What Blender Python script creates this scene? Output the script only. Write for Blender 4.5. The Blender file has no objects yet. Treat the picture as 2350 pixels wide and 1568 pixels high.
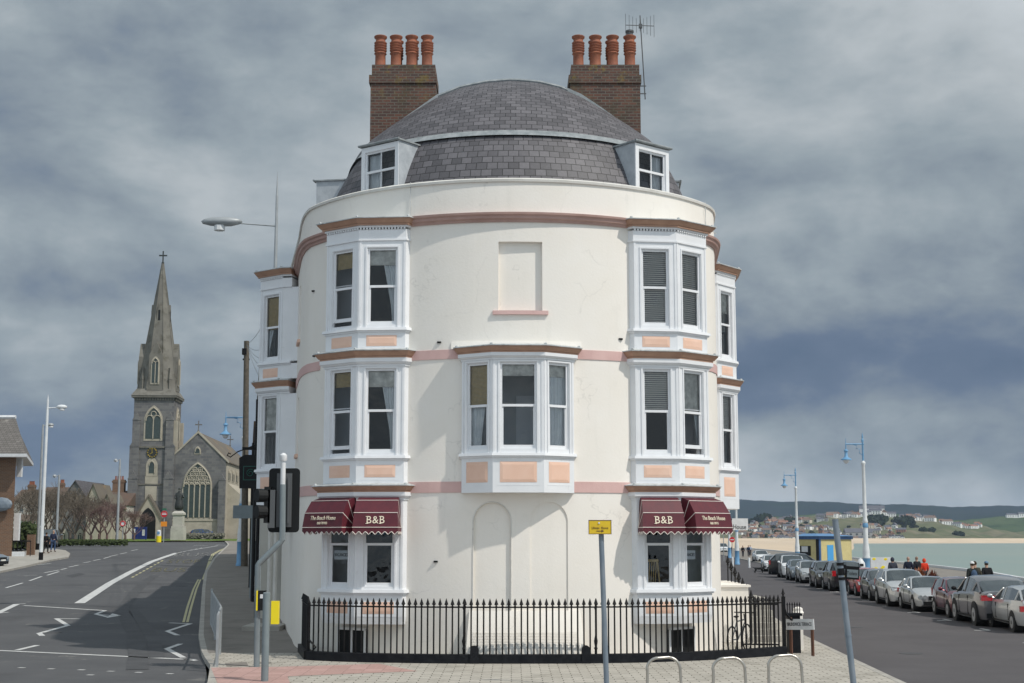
import bpy, bmesh, math, random
from mathutils import Matrix, Vector
R = math.radians
sc = bpy.context.scene
COL = sc.collection
random.seed(7)
# ------------------------------------------------------------------ camera
FPX = 3264.0; TILT = math.atan((1236-784)/FPX); H = 2.85
cam = bpy.data.cameras.new('camera'); camo = bpy.data.objects.new('camera', cam); COL.objects.link(camo)
cam.lens = 50; cam.sensor_width = 36; cam.clip_start = 0.3; cam.clip_end = 20000
camo.location = (0, 0, H); camo.rotation_euler = (math.pi/2+TILT, 0, 0)
sc.camera = camo
sc.render.resolution_x = 1024; sc.render.resolution_y = 683
sc.view_settings.view_transform = 'Standard'; sc.view_settings.look = 'None'
sc.view_settings.exposure = 0; sc.view_settings.gamma = 1
# ------------------------------------------------------------------ sun and sky
SD = Vector((1.0, -0.66, 1.45)).normalized()          # towards the sun
SUN_EL = math.asin(SD.z); SUN_AZ = math.atan2(SD.x, SD.y)
sun = bpy.data.lights.new('sun', 'SUN'); suno = bpy.data.objects.new('sun', sun); COL.objects.link(suno)
sun.energy = 2.9; sun.angle = R(.9); sun.color = (1, .945, .86)
suno.rotation_euler = SD.to_track_quat('Z', 'Y').to_euler(); suno.location = (20, -20, 60)
w = bpy.data.worlds.new('World'); sc.world = w; w.use_nodes = True
nt = w.node_tree; nt.nodes.clear()
def N(t, **k):
    n = nt.nodes.new(t)
    for a, b in k.items():
        if a == 'i':
            for kk, vv in b.items(): n.inputs[kk].default_value = vv
        else: setattr(n, a, b)
    return n
def L(a, b): nt.links.new(a, b)
def MA(op, a, b=None, c=None, clamp=False):
    n = nt.nodes.new('ShaderNodeMath'); n.operation = op; n.use_clamp = clamp
    for i, x in enumerate((a, b, c)):
        if x is None: continue
        if hasattr(x, 'is_linked') or hasattr(x, 'links'): L(x, n.inputs[i])
        else: n.inputs[i].default_value = x
    return n.outputs[0]
def MIXC(f, a, b):
    n = nt.nodes.new('ShaderNodeMix'); n.data_type = 'RGBA'
    for i, x in ((0, f), (6, a), (7, b)):
        if hasattr(x, 'links'): L(x, n.inputs[i])
        else: n.inputs[i].default_value = x
    return n.outputs[2]
def SS(x, a, b):
    n = nt.nodes.new('ShaderNodeMapRange'); n.interpolation_type = 'SMOOTHSTEP'
    L(x, n.inputs[0]); n.inputs[1].default_value = a; n.inputs[2].default_value = b
    return n.outputs[0]
sky = N('ShaderNodeTexSky', sky_type='NISHITA', sun_disc=False, sun_elevation=SUN_EL, sun_rotation=SUN_AZ)
bg1 = N('ShaderNodeBackground'); L(sky.outputs[0], bg1.inputs[0]); bg1.inputs[1].default_value = 0.1
tc = N('ShaderNodeTexCoord'); sep = N('ShaderNodeSeparateXYZ'); L(tc.outputs['Generated'], sep.inputs[0])
dx, dy, dz = sep.outputs
dzc = MA('MAXIMUM', dz, 0.0)
az = MA('ARCTAN2', dx, dy)                      # 0 = straight ahead, + = right
elev = MA('ARCSINE', dz)
el2 = MA('MULTIPLY', MA('MAXIMUM', elev, -.05), 1.9)
cmb = N('ShaderNodeCombineXYZ'); L(az, cmb.inputs[0]); L(el2, cmb.inputs[1])
def noise(vec, scale, detail, rough, dist=0.0, loc=(0, 0, 0), scl=(1, 1, 1)):
    mp = N('ShaderNodeMapping'); L(vec, mp.inputs[0]); mp.inputs[1].default_value = loc; mp.inputs[3].default_value = scl
    n = N('ShaderNodeTexNoise'); L(mp.outputs[0], n.inputs[0])
    n.inputs['Scale'].default_value = scale; n.inputs['Detail'].default_value = detail
    n.inputs['Roughness'].default_value = rough; n.inputs['Distortion'].default_value = dist
    return n.outputs[0]
vec = cmb.outputs[0]
n1 = noise(vec, 2.1, 5, .5, .15, (5.3, 1.9, 0))
n2 = noise(vec, 5.0, 10, .55, .15, (7, 2.6, 0))
n2b = noise(vec, 5.0, 10, .55, .15, (6.97, 2.54, 0))       # the same clouds a step towards the sun: gives lit upper edges
n3 = noise(vec, 24, 7, .6, .3, (1, 9, 0))
relief = MA('MULTIPLY', MA('SUBTRACT', n2, n2b), .45)
f = MA('ADD', MA('ADD', MA('MULTIPLY', MA('SUBTRACT', n1, .5), .20), MA('MULTIPLY', MA('SUBTRACT', n2, .5), .15)), MA('ADD', MA('MULTIPLY', MA('SUBTRACT', n3, .5), .055), MA('ADD', relief, .478)))
def blob(a0, e0, ra, re, k):       # broad lighter or darker region of the cloud deck
    d = MA('SQRT', MA('ADD', MA('POWER', MA('DIVIDE', MA('SUBTRACT', az, a0), ra), 2.0), MA('POWER', MA('DIVIDE', MA('SUBTRACT', elev, e0), re), 2.0)))
    return MA('MULTIPLY', SS(MA('ADD', d, MA('MULTIPLY', MA('SUBTRACT', n2, .5), .8)), 1.0, .0), k)
regs = [blob(.32, .115, .46, .12, -.17), blob(.12, .13, .2, .08, -.05), blob(.36, .40, .28, .2, .12), blob(-.08, .30, .14, .12, .08), blob(-.34, .24, .2, .09, -.04), blob(-.25, .08, .4, .11, -.085), blob(.3, .165, .10, .03, .06), blob(.25, .028, .4, .024, .09), blob(.05, .42, .2, .12, .04)]
f2 = f
for q in regs: f2 = MA('ADD', f2, q)
ramp = N('ShaderNodeValToRGB'); L(f2, ramp.inputs[0])
e = ramp.color_ramp.elements
e[0].position = .2; e[0].color = (.09, .135, .215, 1)
e[1].position = .74; e[1].color = (.60, .645, .68, 1)
for p, c in ((.31, (.135, .185, .27, 1)), (.41, (.24, .29, .34, 1)), (.48, (.315, .37, .41, 1)), (.57, (.45, .495, .525, 1))):
    q = e.new(p); q.color = c
# the unseen cloud deck behind the camera is brightened to lift the ambient light
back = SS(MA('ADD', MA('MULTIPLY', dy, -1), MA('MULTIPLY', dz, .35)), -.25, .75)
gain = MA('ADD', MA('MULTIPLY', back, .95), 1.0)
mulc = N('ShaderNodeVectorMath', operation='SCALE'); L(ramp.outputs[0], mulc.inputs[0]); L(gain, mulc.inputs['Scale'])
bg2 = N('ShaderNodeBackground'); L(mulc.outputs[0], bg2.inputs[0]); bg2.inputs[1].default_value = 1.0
cov = MA('SUBTRACT', 1.0, MA('MULTIPLY', SS(f2, .34, .22), .05))
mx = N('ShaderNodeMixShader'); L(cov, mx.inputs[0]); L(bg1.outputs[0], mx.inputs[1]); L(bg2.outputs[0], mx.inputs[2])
out = N('ShaderNodeOutputWorld'); L(mx.outputs[0], out.inputs[0])
# ------------------------------------------------------------------ photograph -> world helpers (photo width 2350)
def ray(px, py):
    a = px-1175; b = 784-py
    return a, FPX*math.cos(TILT)-b*math.sin(TILT), FPX*math.sin(TILT)+b*math.cos(TILT)
def at(px, py, Y):
    x, y, u = ray(px, py); k = Y/y; return x*k, H+u*k
def smooth(t): t = max(0, min(1, t)); return t*t*(3-2*t)
def lerp(a, b, t): return a+(b-a)*t
def interp(tab, y):
    if y <= tab[0][0]: return tab[0][1]
    for (a, b), (c, d) in zip(tab, tab[1:]):
        if y <= c: return lerp(b, d, (y-a)/(c-a))
    return tab[-1][1]
def T(x, y):                                    # terrain: the left street climbs towards the church
    z = .022*(min(y, 150)-42) if y > 42 else 0
    if y > 150: z += .006*(min(y, 400)-150)
    return z*smooth((3-x)/6)
def GT(px, py, off=0):
    x, y, u = ray(px, py); lo, hi = 5., 3000.
    fn = lambda Y: H+u*Y/y-T(x*Y/y, Y)-off
    lo = 5.; Y = lo
    while Y < 3000 and fn(Y) > 0: lo = Y; Y *= 1.02
    hi = Y
    for _ in range(30):
        m = (lo+hi)/2
        if fn(m) > 0: lo = m
        else: hi = m
    return x*lo/y, lo
# ------------------------------------------------------------------ materials
def mat(name, col, rough=.7, col2=None, ns=3., bump=0., bs=30., metal=0., spec=.5, coat=0., streak=None, dirt=None, trans=None, detail=6):
    m = bpy.data.materials.new(name); m.use_nodes = True
    t = m.node_tree; b = t.nodes['Principled BSDF']
    b.inputs['Base Color'].default_value = (*col, 1); b.inputs['Roughness'].default_value = rough
    b.inputs['Metallic'].default_value = metal; b.inputs['Specular IOR Level'].default_value = spec
    b.inputs['Coat Weight'].default_value = coat
    tcn = t.nodes.new('ShaderNodeTexCoord'); cur = None
    def nz(scale, vecsock, det=detail, r=.6):
        n = t.nodes.new('ShaderNodeTexNoise'); t.links.new(vecsock, n.inputs[0])
        n.inputs['Scale'].default_value = scale; n.inputs['Detail'].default_value = det; n.inputs['Roughness'].default_value = r
        return n.outputs[0]
    if col2:
        mr = t.nodes.new('ShaderNodeMapRange'); t.links.new(nz(ns, tcn.outputs['Object']), mr.inputs[0])
        mr.inputs[1].default_value = .36; mr.inputs[2].default_value = .64
        mi = t.nodes.new('ShaderNodeMix'); mi.data_type = 'RGBA'; t.links.new(mr.outputs[0], mi.inputs[0])
        mi.inputs[6].default_value = (*col, 1); mi.inputs[7].default_value = (*col2, 1)
        cur = mi.outputs[2]
    if streak:
        mp = t.nodes.new('ShaderNodeMapping'); t.links.new(tcn.outputs['Object'], mp.inputs[0]); mp.inputs[3].default_value = (5, 5, .35)
        mr = t.nodes.new('ShaderNodeMapRange'); t.links.new(nz(1., mp.outputs[0]), mr.inputs[0])
        mr.inputs[1].default_value = .56; mr.inputs[2].default_value = .75; mr.inputs[4].default_value = streak[1]
        mi = t.nodes.new('ShaderNodeMix'); mi.data_type = 'RGBA'; t.links.new(mr.outputs[0], mi.inputs[0])
        if cur: t.links.new(cur, mi.inputs[6])
        else: mi.inputs[6].default_value = (*col, 1)
        mi.inputs[7].default_value = (*streak[0], 1); cur = mi.outputs[2]
    if dirt:
        mr = t.nodes.new('ShaderNodeMapRange'); t.links.new(nz(dirt[2], tcn.outputs['Object'], 8, .7), mr.inputs[0])
        mr.inputs[1].default_value = dirt[3] if len(dirt) > 3 else .55; mr.inputs[2].default_value = mr.inputs[1].default_value+.14; mr.inputs[4].default_value = dirt[1]
        mi = t.nodes.new('ShaderNodeMix'); mi.data_type = 'RGBA'; t.links.new(mr.outputs[0], mi.inputs[0])
        if cur: t.links.new(cur, mi.inputs[6])
        else: mi.inputs[6].default_value = (*col, 1)
        mi.inputs[7].default_value = (*dirt[0], 1); cur = mi.outputs[2]
    if cur: t.links.new(cur, b.inputs['Base Color'])
    if bump:
        bn = t.nodes.new('ShaderNodeBump'); bn.inputs['Strength'].default_value = bump; bn.inputs['Distance'].default_value = .02
        t.links.new(nz(bs, tcn.outputs['Object'], 4), bn.inputs['Height']); t.links.new(bn.outputs[0], b.inputs['Normal'])
    return m
def crack(m, fac=.35, scale=.55):
    t = m.node_tree; b = t.nodes['Principled BSDF']; src = b.inputs['Base Color'].links[0].from_socket
    tc_ = t.nodes.new('ShaderNodeTexCoord'); n = t.nodes.new('ShaderNodeTexNoise'); t.links.new(tc_.outputs['Object'], n.inputs[0]); n.inputs['Scale'].default_value = 2.2; n.inputs['Detail'].default_value = 6
    sc_ = t.nodes.new('ShaderNodeVectorMath'); sc_.operation = 'SCALE'; t.links.new(n.outputs['Color'], sc_.inputs[0]); sc_.inputs['Scale'].default_value = .9
    ad = t.nodes.new('ShaderNodeVectorMath'); t.links.new(tc_.outputs['Object'], ad.inputs[0]); t.links.new(sc_.outputs[0], ad.inputs[1])
    v = t.nodes.new('ShaderNodeTexVoronoi'); v.feature = 'DISTANCE_TO_EDGE'; t.links.new(ad.outputs[0], v.inputs[0]); v.inputs['Scale'].default_value = scale
    mr = t.nodes.new('ShaderNodeMapRange'); t.links.new(v.outputs[0], mr.inputs[0]); mr.inputs[1].default_value = .0; mr.inputs[2].default_value = .009; mr.inputs[3].default_value = fac; mr.inputs[4].default_value = 0
    n2 = t.nodes.new('ShaderNodeTexNoise'); t.links.new(tc_.outputs['Object'], n2.inputs[0]); n2.inputs['Scale'].default_value = .8
    m2 = t.nodes.new('ShaderNodeMapRange'); t.links.new(n2.outputs[0], m2.inputs[0]); m2.inputs[1].default_value = .5; m2.inputs[2].default_value = .6
    mu = t.nodes.new('ShaderNodeMath'); mu.operation = 'MULTIPLY'; t.links.new(mr.outputs[0], mu.inputs[0]); t.links.new(m2.outputs[0], mu.inputs[1])
    mi = t.nodes.new('ShaderNodeMix'); mi.data_type = 'RGBA'; t.links.new(mu.outputs[0], mi.inputs[0]); t.links.new(src, mi.inputs[6]); mi.inputs[7].default_value = (.25, .24, .22, 1); t.links.new(mi.outputs[2], b.inputs['Base Color'])
def brickmat(name, c1, c2, mortar, bw, bh, ms=.01, rough=.8, dirt=None, offs=.5, bump=.4, tint=None, uvrot=0, spec=.5):
    m = mat(name, c1, rough, spec=spec); t = m.node_tree; b = t.nodes['Principled BSDF']
    uv = t.nodes.new('ShaderNodeUVMap'); mp = t.nodes.new('ShaderNodeMapping'); t.links.new(uv.outputs[0], mp.inputs[0]); mp.inputs[2].default_value = (0, 0, uvrot)
    wn = t.nodes.new('ShaderNodeTexNoise'); t.links.new(mp.outputs[0], wn.inputs[0]); wn.inputs['Scale'].default_value = 2.5
    wv = t.nodes.new('ShaderNodeVectorMath'); wv.operation = 'SCALE'; t.links.new(wn.outputs['Color'], wv.inputs[0]); wv.inputs['Scale'].default_value = bh*.12
    wa = t.nodes.new('ShaderNodeVectorMath'); t.links.new(mp.outputs[0], wa.inputs[0]); t.links.new(wv.outputs[0], wa.inputs[1])
    br = t.nodes.new('ShaderNodeTexBrick'); t.links.new(wa.outputs[0], br.inputs[0])
    br.offset = offs; br.inputs['Scale'].default_value = 1; br.inputs['Brick Width'].default_value = bw; br.inputs['Row Height'].default_value = bh
    br.inputs['Mortar Size'].default_value = ms; br.inputs['Mortar Smooth'].default_value = .1; br.inputs['Bias'].default_value = 0
    br.inputs['Color1'].default_value = (*c1, 1); br.inputs['Color2'].default_value = (*c2, 1); br.inputs['Mortar'].default_value = (*mortar, 1)
    cur = br.outputs['Color']
    n = t.nodes.new('ShaderNodeTexNoise'); t.links.new(mp.outputs[0], n.inputs[0]); n.inputs['Scale'].default_value = 14; n.inputs['Detail'].default_value = 5
    mr = t.nodes.new('ShaderNodeMapRange'); t.links.new(n.outputs[0], mr.inputs[0]); mr.inputs[3].default_value = .75; mr.inputs[4].default_value = 1.25
    vm = t.nodes.new('ShaderNodeVectorMath'); vm.operation = 'SCALE'; t.links.new(cur, vm.inputs[0]); t.links.new(mr.outputs[0], vm.inputs['Scale']); cur = vm.outputs[0]
    for d in (dirt or []):
        n = t.nodes.new('ShaderNodeTexNoise'); tco = t.nodes.new('ShaderNodeTexCoord'); mpp = t.nodes.new('ShaderNodeMapping'); t.links.new(tco.outputs['Object'], mpp.inputs[0])
        mpp.inputs[1].default_value = (d[1]*7, d[2]*3, 0)
        t.links.new(mpp.outputs[0], n.inputs[0]); n.inputs['Scale'].default_value = d[2]; n.inputs['Detail'].default_value = 8; n.inputs['Roughness'].default_value = .65
        mr = t.nodes.new('ShaderNodeMapRange'); t.links.new(n.outputs[0], mr.inputs[0]); mr.inputs[1].default_value = d[3]; mr.inputs[2].default_value = d[3]+.13; mr.inputs[4].default_value = d[1]
        fac = mr.outputs[0]
        if len(d) > 4:      # height-limited growth (lichen near the top of the stack): real stain, object space z
            sp = t.nodes.new('ShaderNodeSeparateXYZ'); t.links.new(tco.outputs['Object'], sp.inputs[0])
            m2 = t.nodes.new('ShaderNodeMapRange'); t.links.new(sp.outputs[2], m2.inputs[0]); m2.inputs[1].default_value = d[4]; m2.inputs[2].default_value = d[5]
            m3 = t.nodes.new('ShaderNodeMath'); m3.operation = 'MULTIPLY'; t.links.new(fac, m3.inputs[0]); t.links.new(m2.outputs[0], m3.inputs[1]); fac = m3.outputs[0]
        mi = t.nodes.new('ShaderNodeMix'); mi.data_type = 'RGBA'; t.links.new(fac, mi.inputs[0]); t.links.new(cur, mi.inputs[6]); mi.inputs[7].default_value = (*d[0], 1); cur = mi.outputs[2]
    t.links.new(cur, b.inputs['Base Color'])
    bn = t.nodes.new('ShaderNodeBump'); bn.inputs['Strength'].default_value = bump; bn.inputs['Distance'].default_value = .012; bn.invert = True
    t.links.new(br.outputs['Fac'], bn.inputs['Height']); t.links.new(bn.outputs[0], b.inputs['Normal'])
    return m
def glassmat(name, tint=(.86, .90, .93), refl=.09):
    m = bpy.data.materials.new(name); m.use_nodes = True; t = m.node_tree; t.nodes.clear()
    o = t.nodes.new('ShaderNodeOutputMaterial'); mx = t.nodes.new('ShaderNodeMixShader')
    tr = t.nodes.new('ShaderNodeBsdfTransparent'); tr.inputs[0].default_value = (*tint, 1)
    gl = t.nodes.new('ShaderNodeBsdfGlossy'); gl.inputs['Roughness'].default_value = .02
    lw = t.nodes.new('ShaderNodeFresnel'); lw.inputs[0].default_value = 1.45
    ad = t.nodes.new('ShaderNodeMath'); ad.use_clamp = True; t.links.new(lw.outputs[0], ad.inputs[0]); ad.inputs[1].default_value = refl
    wn = t.nodes.new('ShaderNodeTexNoise'); wc_ = t.nodes.new('ShaderNodeTexCoord'); t.links.new(wc_.outputs['Object'], wn.inputs[0]); wn.inputs['Scale'].default_value = 2.5; wb = t.nodes.new('ShaderNodeBump'); wb.inputs['Strength'].default_value = .35; wb.inputs['Distance'].default_value = .03; t.links.new(wn.outputs[0], wb.inputs['Height']); t.links.new(wb.outputs[0], gl.inputs['Normal']); t.links.new(ad.outputs[0], mx.inputs[0]); t.links.new(tr.outputs[0], mx.inputs[1]); t.links.new(gl.outputs[0], mx.inputs[2]); t.links.new(mx.outputs[0], o.inputs[0])
    return m
M = {}
M['render'] = mat('cream_render', (.83, .785, .72), .75, (.85, .81, .755), 1.0, .16, 16, streak=((.68, .655, .60), .25), dirt=((.66, .63, .57), .3, 1.3, .60), spec=.3)
crack(M['render'], .2)
M['white'] = mat('white_gloss_paint', (.80, .81, .83), .42, (.76, .77, .79), 2.5, dirt=((.50, .49, .46), .45, 9, .60))
M['coping'] = mat('parapet_coping', (.72, .70, .66), .7, (.62, .60, .56), 2, .2, 40, dirt=((.30, .29, .26), .6, 5, .6))
M['brown'] = mat('brown_cornice_paint', (.39, .225, .155), .6, (.46, .275, .19), 3)
M['pinkbr'] = mat('pink_brown_cornice_paint', (.40, .25, .215), .65, (.48, .31, .27), 2)
M['pink'] = mat('pink_band_paint', (.62, .40, .375), .7, (.68, .46, .43), 1.5, .2, 40)
M['peach'] = mat('peach_panel_paint', (.78, .51, .385), .6, (.82, .56, .44), 2.5)
M['lead'] = mat('weathered_lead', (.42, .44, .44), .5, (.60, .62, .62), 6, .2, 30, spec=.5, dirt=((.15, .15, .13), .7, 9, .56))
M['flash'] = mat('lead_flashing', (.20, .225, .235), .5, (.33, .35, .36), 5, .2, 20)
M['cheek'] = mat('zinc_cheek', (.36, .39, .42), .45, (.47, .50, .53), 4, .1, 20)
M['slate'] = brickmat('roof_slate', (.074, .070, .077), (.142, .134, .145), (.022, .021, .023), .27, .2, .010, .6, dirt=[((.10, .13, .135), .7, 3.1, .66), ((.30, .29, .28), .5, 22, .70)], bump=.6)
M['brick'] = brickmat('chimney_brick', (.14, .062, .042), (.065, .038, .032), (.13, .115, .095), .225, .085, .012, .85, dirt=[((.06, .055, .03), .5, 1.5, .5), ((.26, .19, .02), .75, 2.2, .52, 15.2, 16.3), ((.26, .18, .02), .45, 3.2, .64)])
M['terra'] = mat('terracotta', (.33, .115, .06), .75, (.24, .085, .05), 6, .15, 40, dirt=((.13, .09, .06), .5, 9, .62))
M['maroon'] = mat('maroon_canvas', (.11, .012, .022), .55, (.085, .01, .02), 5, .15, 60)
M['piping'] = mat('cream_piping', (.80, .74, .68), .6)
M['gold'] = mat('cream_lettering', (.85, .76, .60), .6)
M['iron'] = mat('black_gloss_iron', (.006, .006, .007), .5, (.010, .010, .011), 8, .1, 60, spec=.2)
M['blackp'] = mat('black_painted_plinth', (.007, .008, .011), .7, (.016, .017, .02), 5, .3, 30, spec=.15)
M['glass'] = glassmat('window_glass', refl=.02)
M['dark'] = mat('dark_room_sky_reflection', (.018, .032, .06), .9, (.015, .026, .05), 2)  # navy of the sky reflected in the panes is put into the room colour
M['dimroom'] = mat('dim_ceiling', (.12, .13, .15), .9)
M['darksteel'] = mat('dull_aluminium', (.09, .095, .10), .5)
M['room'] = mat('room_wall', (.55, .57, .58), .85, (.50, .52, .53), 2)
M['blind'] = mat('cream_roller_blind', (.85, .80, .72), .8, (.49, .46, .41), 5)
M['bamboo'] = mat('bamboo_blind', (.58, .41, .18), .8, (.46, .33, .15), 12)
M['slat'] = mat('venetian_slat', (.80, .74, .67), .6)
M['curtain'] = mat('net_curtain', (.9, .9, .89), .85, (.8, .81, .82), 6)
M['asphalt'] = mat('asphalt', (.090, .091, .096), .85, (.108, .109, .113), .35, .5, 70, dirt=((.062, .062, .066), .7, .12, .5), spec=.3)
crack(M['asphalt'], .6, .16)
M['asphalt2'] = mat('seafront_asphalt', (.090, .084, .088), .88, (.104, .098, .102), .4, .5, 60, dirt=((.078, .072, .076), .6, .15, .5), spec=.25)
M['patch'] = mat('fresh_asphalt_patch', (.060, .061, .065), .8, (.072, .073, .077), .5, .5, 70, spec=.3)
M['tyremark'] = mat('tyre_darkened_asphalt', (.070, .071, .075), .8, (.088, .089, .093), 1.2, .4, 60, spec=.3)
M['paint'] = mat('road_paint', (.62, .62, .61), .7, (.50, .50, .49), 4, dirt=((.2, .2, .2), .65, 7, .58))
M['ypaint'] = mat('yellow_road_paint', (.55, .50, .27), .7, (.42, .39, .24), 4, dirt=((.2, .2, .17), .6, 7, .58))
M['wornpaint'] = mat('worn_yellow_paint', (.33, .31, .19), .8, (.14, .14, .13), 3)
M['wornpaint2'] = mat('worn_white_paint', (.42, .42, .41), .8, (.18, .18, .18), 3)
M['footway'] = mat('tarmac_footway', (.225, .205, .185), .9, (.26, .238, .213), .8, .4, 60, dirt=((.16, .147, .135), .6, .5, .52), spec=.2)
M['paver'] = brickmat('concrete_paving', (.40, .372, .325), (.49, .458, .405), (.13, .12, .10), .42, .21, .011, .85, dirt=[((.24, .225, .19), .6, .9, .52), ((.27, .24, .17), .5, 4, .62)], bump=.3, spec=.2)
M['tactile'] = brickmat('red_tactile_paving', (.42, .27, .24), (.49, .32, .29), (.30, .20, .18), .4, .4, .008, .85, dirt=[((.36, .25, .22), .5, 1.5, .52)], offs=0, bump=.3, spec=.2)
M['kerb'] = mat('kerb_stone', (.42, .40, .36), .85, (.32, .30, .27), 2, .3, 30, dirt=((.18, .17, .15), .6, 3, .58))
M['grass'] = mat('grass', (.085, .14, .025), .95, (.13, .18, .04), .8, .4, 20, spec=.2)
M['earth'] = mat('earth', (.10, .09, .07), .95, (.08, .085, .05), .05, spec=.2)
M['sand'] = mat('sand', (.56, .45, .33), .95, (.64, .52, .39), .03, .2, 4, spec=.2)
M['steel'] = mat('brushed_steel', (.50, .48, .44), .36, (.40, .38, .35), 4, metal=.85)
M['greypost'] = mat('grey_painted_post', (.175, .21, .225), .5, (.20, .235, .25), 4, dirt=((.13, .15, .15), .5, 5, .6))
M['galv'] = mat('galvanised_steel', (.40, .42, .43), .5, (.34, .36, .37), 4, metal=.3)
M['bpost'] = mat('blue_grey_post', (.15, .19, .235), .5, (.20, .235, .275), 3, dirt=((.22, .15, .07), .7, 4, .66))
M['lampwhite'] = mat('lamp_post_white', (.72, .74, .75), .5, (.64, .66, .67), 2)
M['lampblue'] = mat('lamp_post_blue', (.13, .30, .50), .45, (.17, .35, .55), 3)
M['black'] = mat('black_plastic', (.010, .011, .012), .6, spec=.25)
M['yellow'] = mat('yellow_sign', (.78, .54, .02), .55, (.70, .47, .02), 3)
M['byellow'] = mat('bright_yellow', (.85, .68, .01), .45)
M['signwhite'] = mat('sign_white', (.72, .73, .74), .5, (.62, .63, .64), 4)
M['signred'] = mat('sign_red', (.55, .02, .03), .5)
M['orange'] = mat('sign_orange', (.80, .28, .02), .5)
M['rust'] = mat('rusty_leg', (.14, .06, .035), .8, (.10, .05, .035), 6)
M['stone'] = brickmat('grey_church_stone', (.13, .13, .137), (.19, .187, .185), (.20, .19, .18), .9, .42, .02, .9, dirt=[((.32, .305, .27), .7, .55, .60), ((.08, .08, .085), .6, .25, .52)], bump=.2, spec=.2)
M['pedst'] = mat('pedestal_stone', (.50, .48, .43), .8, (.42, .40, .36), 1.2, dirt=((.25, .24, .21), .5, 1.5, .58))
M['stone2'] = mat('dressed_limestone', (.44, .40, .33), .85, (.36, .33, .27), .9, .3, 8, dirt=((.20, .18, .14), .6, .8, .58), spec=.2)
M['spire'] = mat('lichened_spire_stone', (.16, .152, .135), .9, (.21, .20, .175), .5, .5, 4, dirt=((.09, .085, .065), .7, .7, .5), spec=.2)
M['croof'] = mat('lichened_tiles', (.17, .15, .12), .9, (.14, .125, .11), .4, .3, 6, dirt=((.33, .19, .07), .8, .35, .56), spec=.2)
M['cglass'] = mat('leaded_glass', (.035, .05, .05), .3, (.05, .07, .065), 3)
M['wood'] = mat('weathered_pole_wood', (.13, .11, .085), .9, (.08, .07, .055), 5, .4, 30)
M['bronze'] = mat('dark_bronze', (.018, .02, .02), .55, (.03, .035, .033), 6)
M['bark'] = mat('bare_bark', (.12, .10, .08), .95, (.17, .145, .115), 3, spec=.1)
M['redtwig'] = mat('reddish_twigs', (.15, .10, .09), .95, (.19, .13, .115), 3, spec=.1)
M['leafd'] = mat('dark_leaf', (.035, .05, .02), .8, (.06, .08, .03), 2, spec=.2)
M['leafdry'] = mat('russet_phormium_leaf', (.36, .12, .035), .7, (.24, .09, .05), 8)
M['tyre'] = mat('tyre_rubber', (.018, .018, .019), .8)
M['rim'] = mat('alloy_rim', (.42, .43, .44), .35, metal=.6)
M['cargl'] = mat('tinted_car_glass', (.03, .04, .045), .05, (.06, .075, .08), 1.5, spec=.9, coat=.5)
M['lamp'] = mat('clear_headlamp', (.30, .33, .35), .1, spec=.8, coat=1)
M['tail'] = mat('red_tail_lamp', (.42, .01, .015), .15, spec=.8, coat=1)
M['plate'] = mat('yellow_number_plate', (.75, .55, .05), .4)
M['platew'] = mat('white_number_plate', (.75, .75, .72), .4)
M['skin'] = mat('skin', (.48, .30, .22), .6)
M['sea'] = mat('sea_water', (.225, .30, .275), .4, (.285, .325, .28), .006, .3, .5, spec=.25)
def paintm(name, c, rough=.3, metal=.35): 
    return mat(name, c, rough, tuple(x*.93 for x in c), .8, metal=metal, coat=1)
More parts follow.
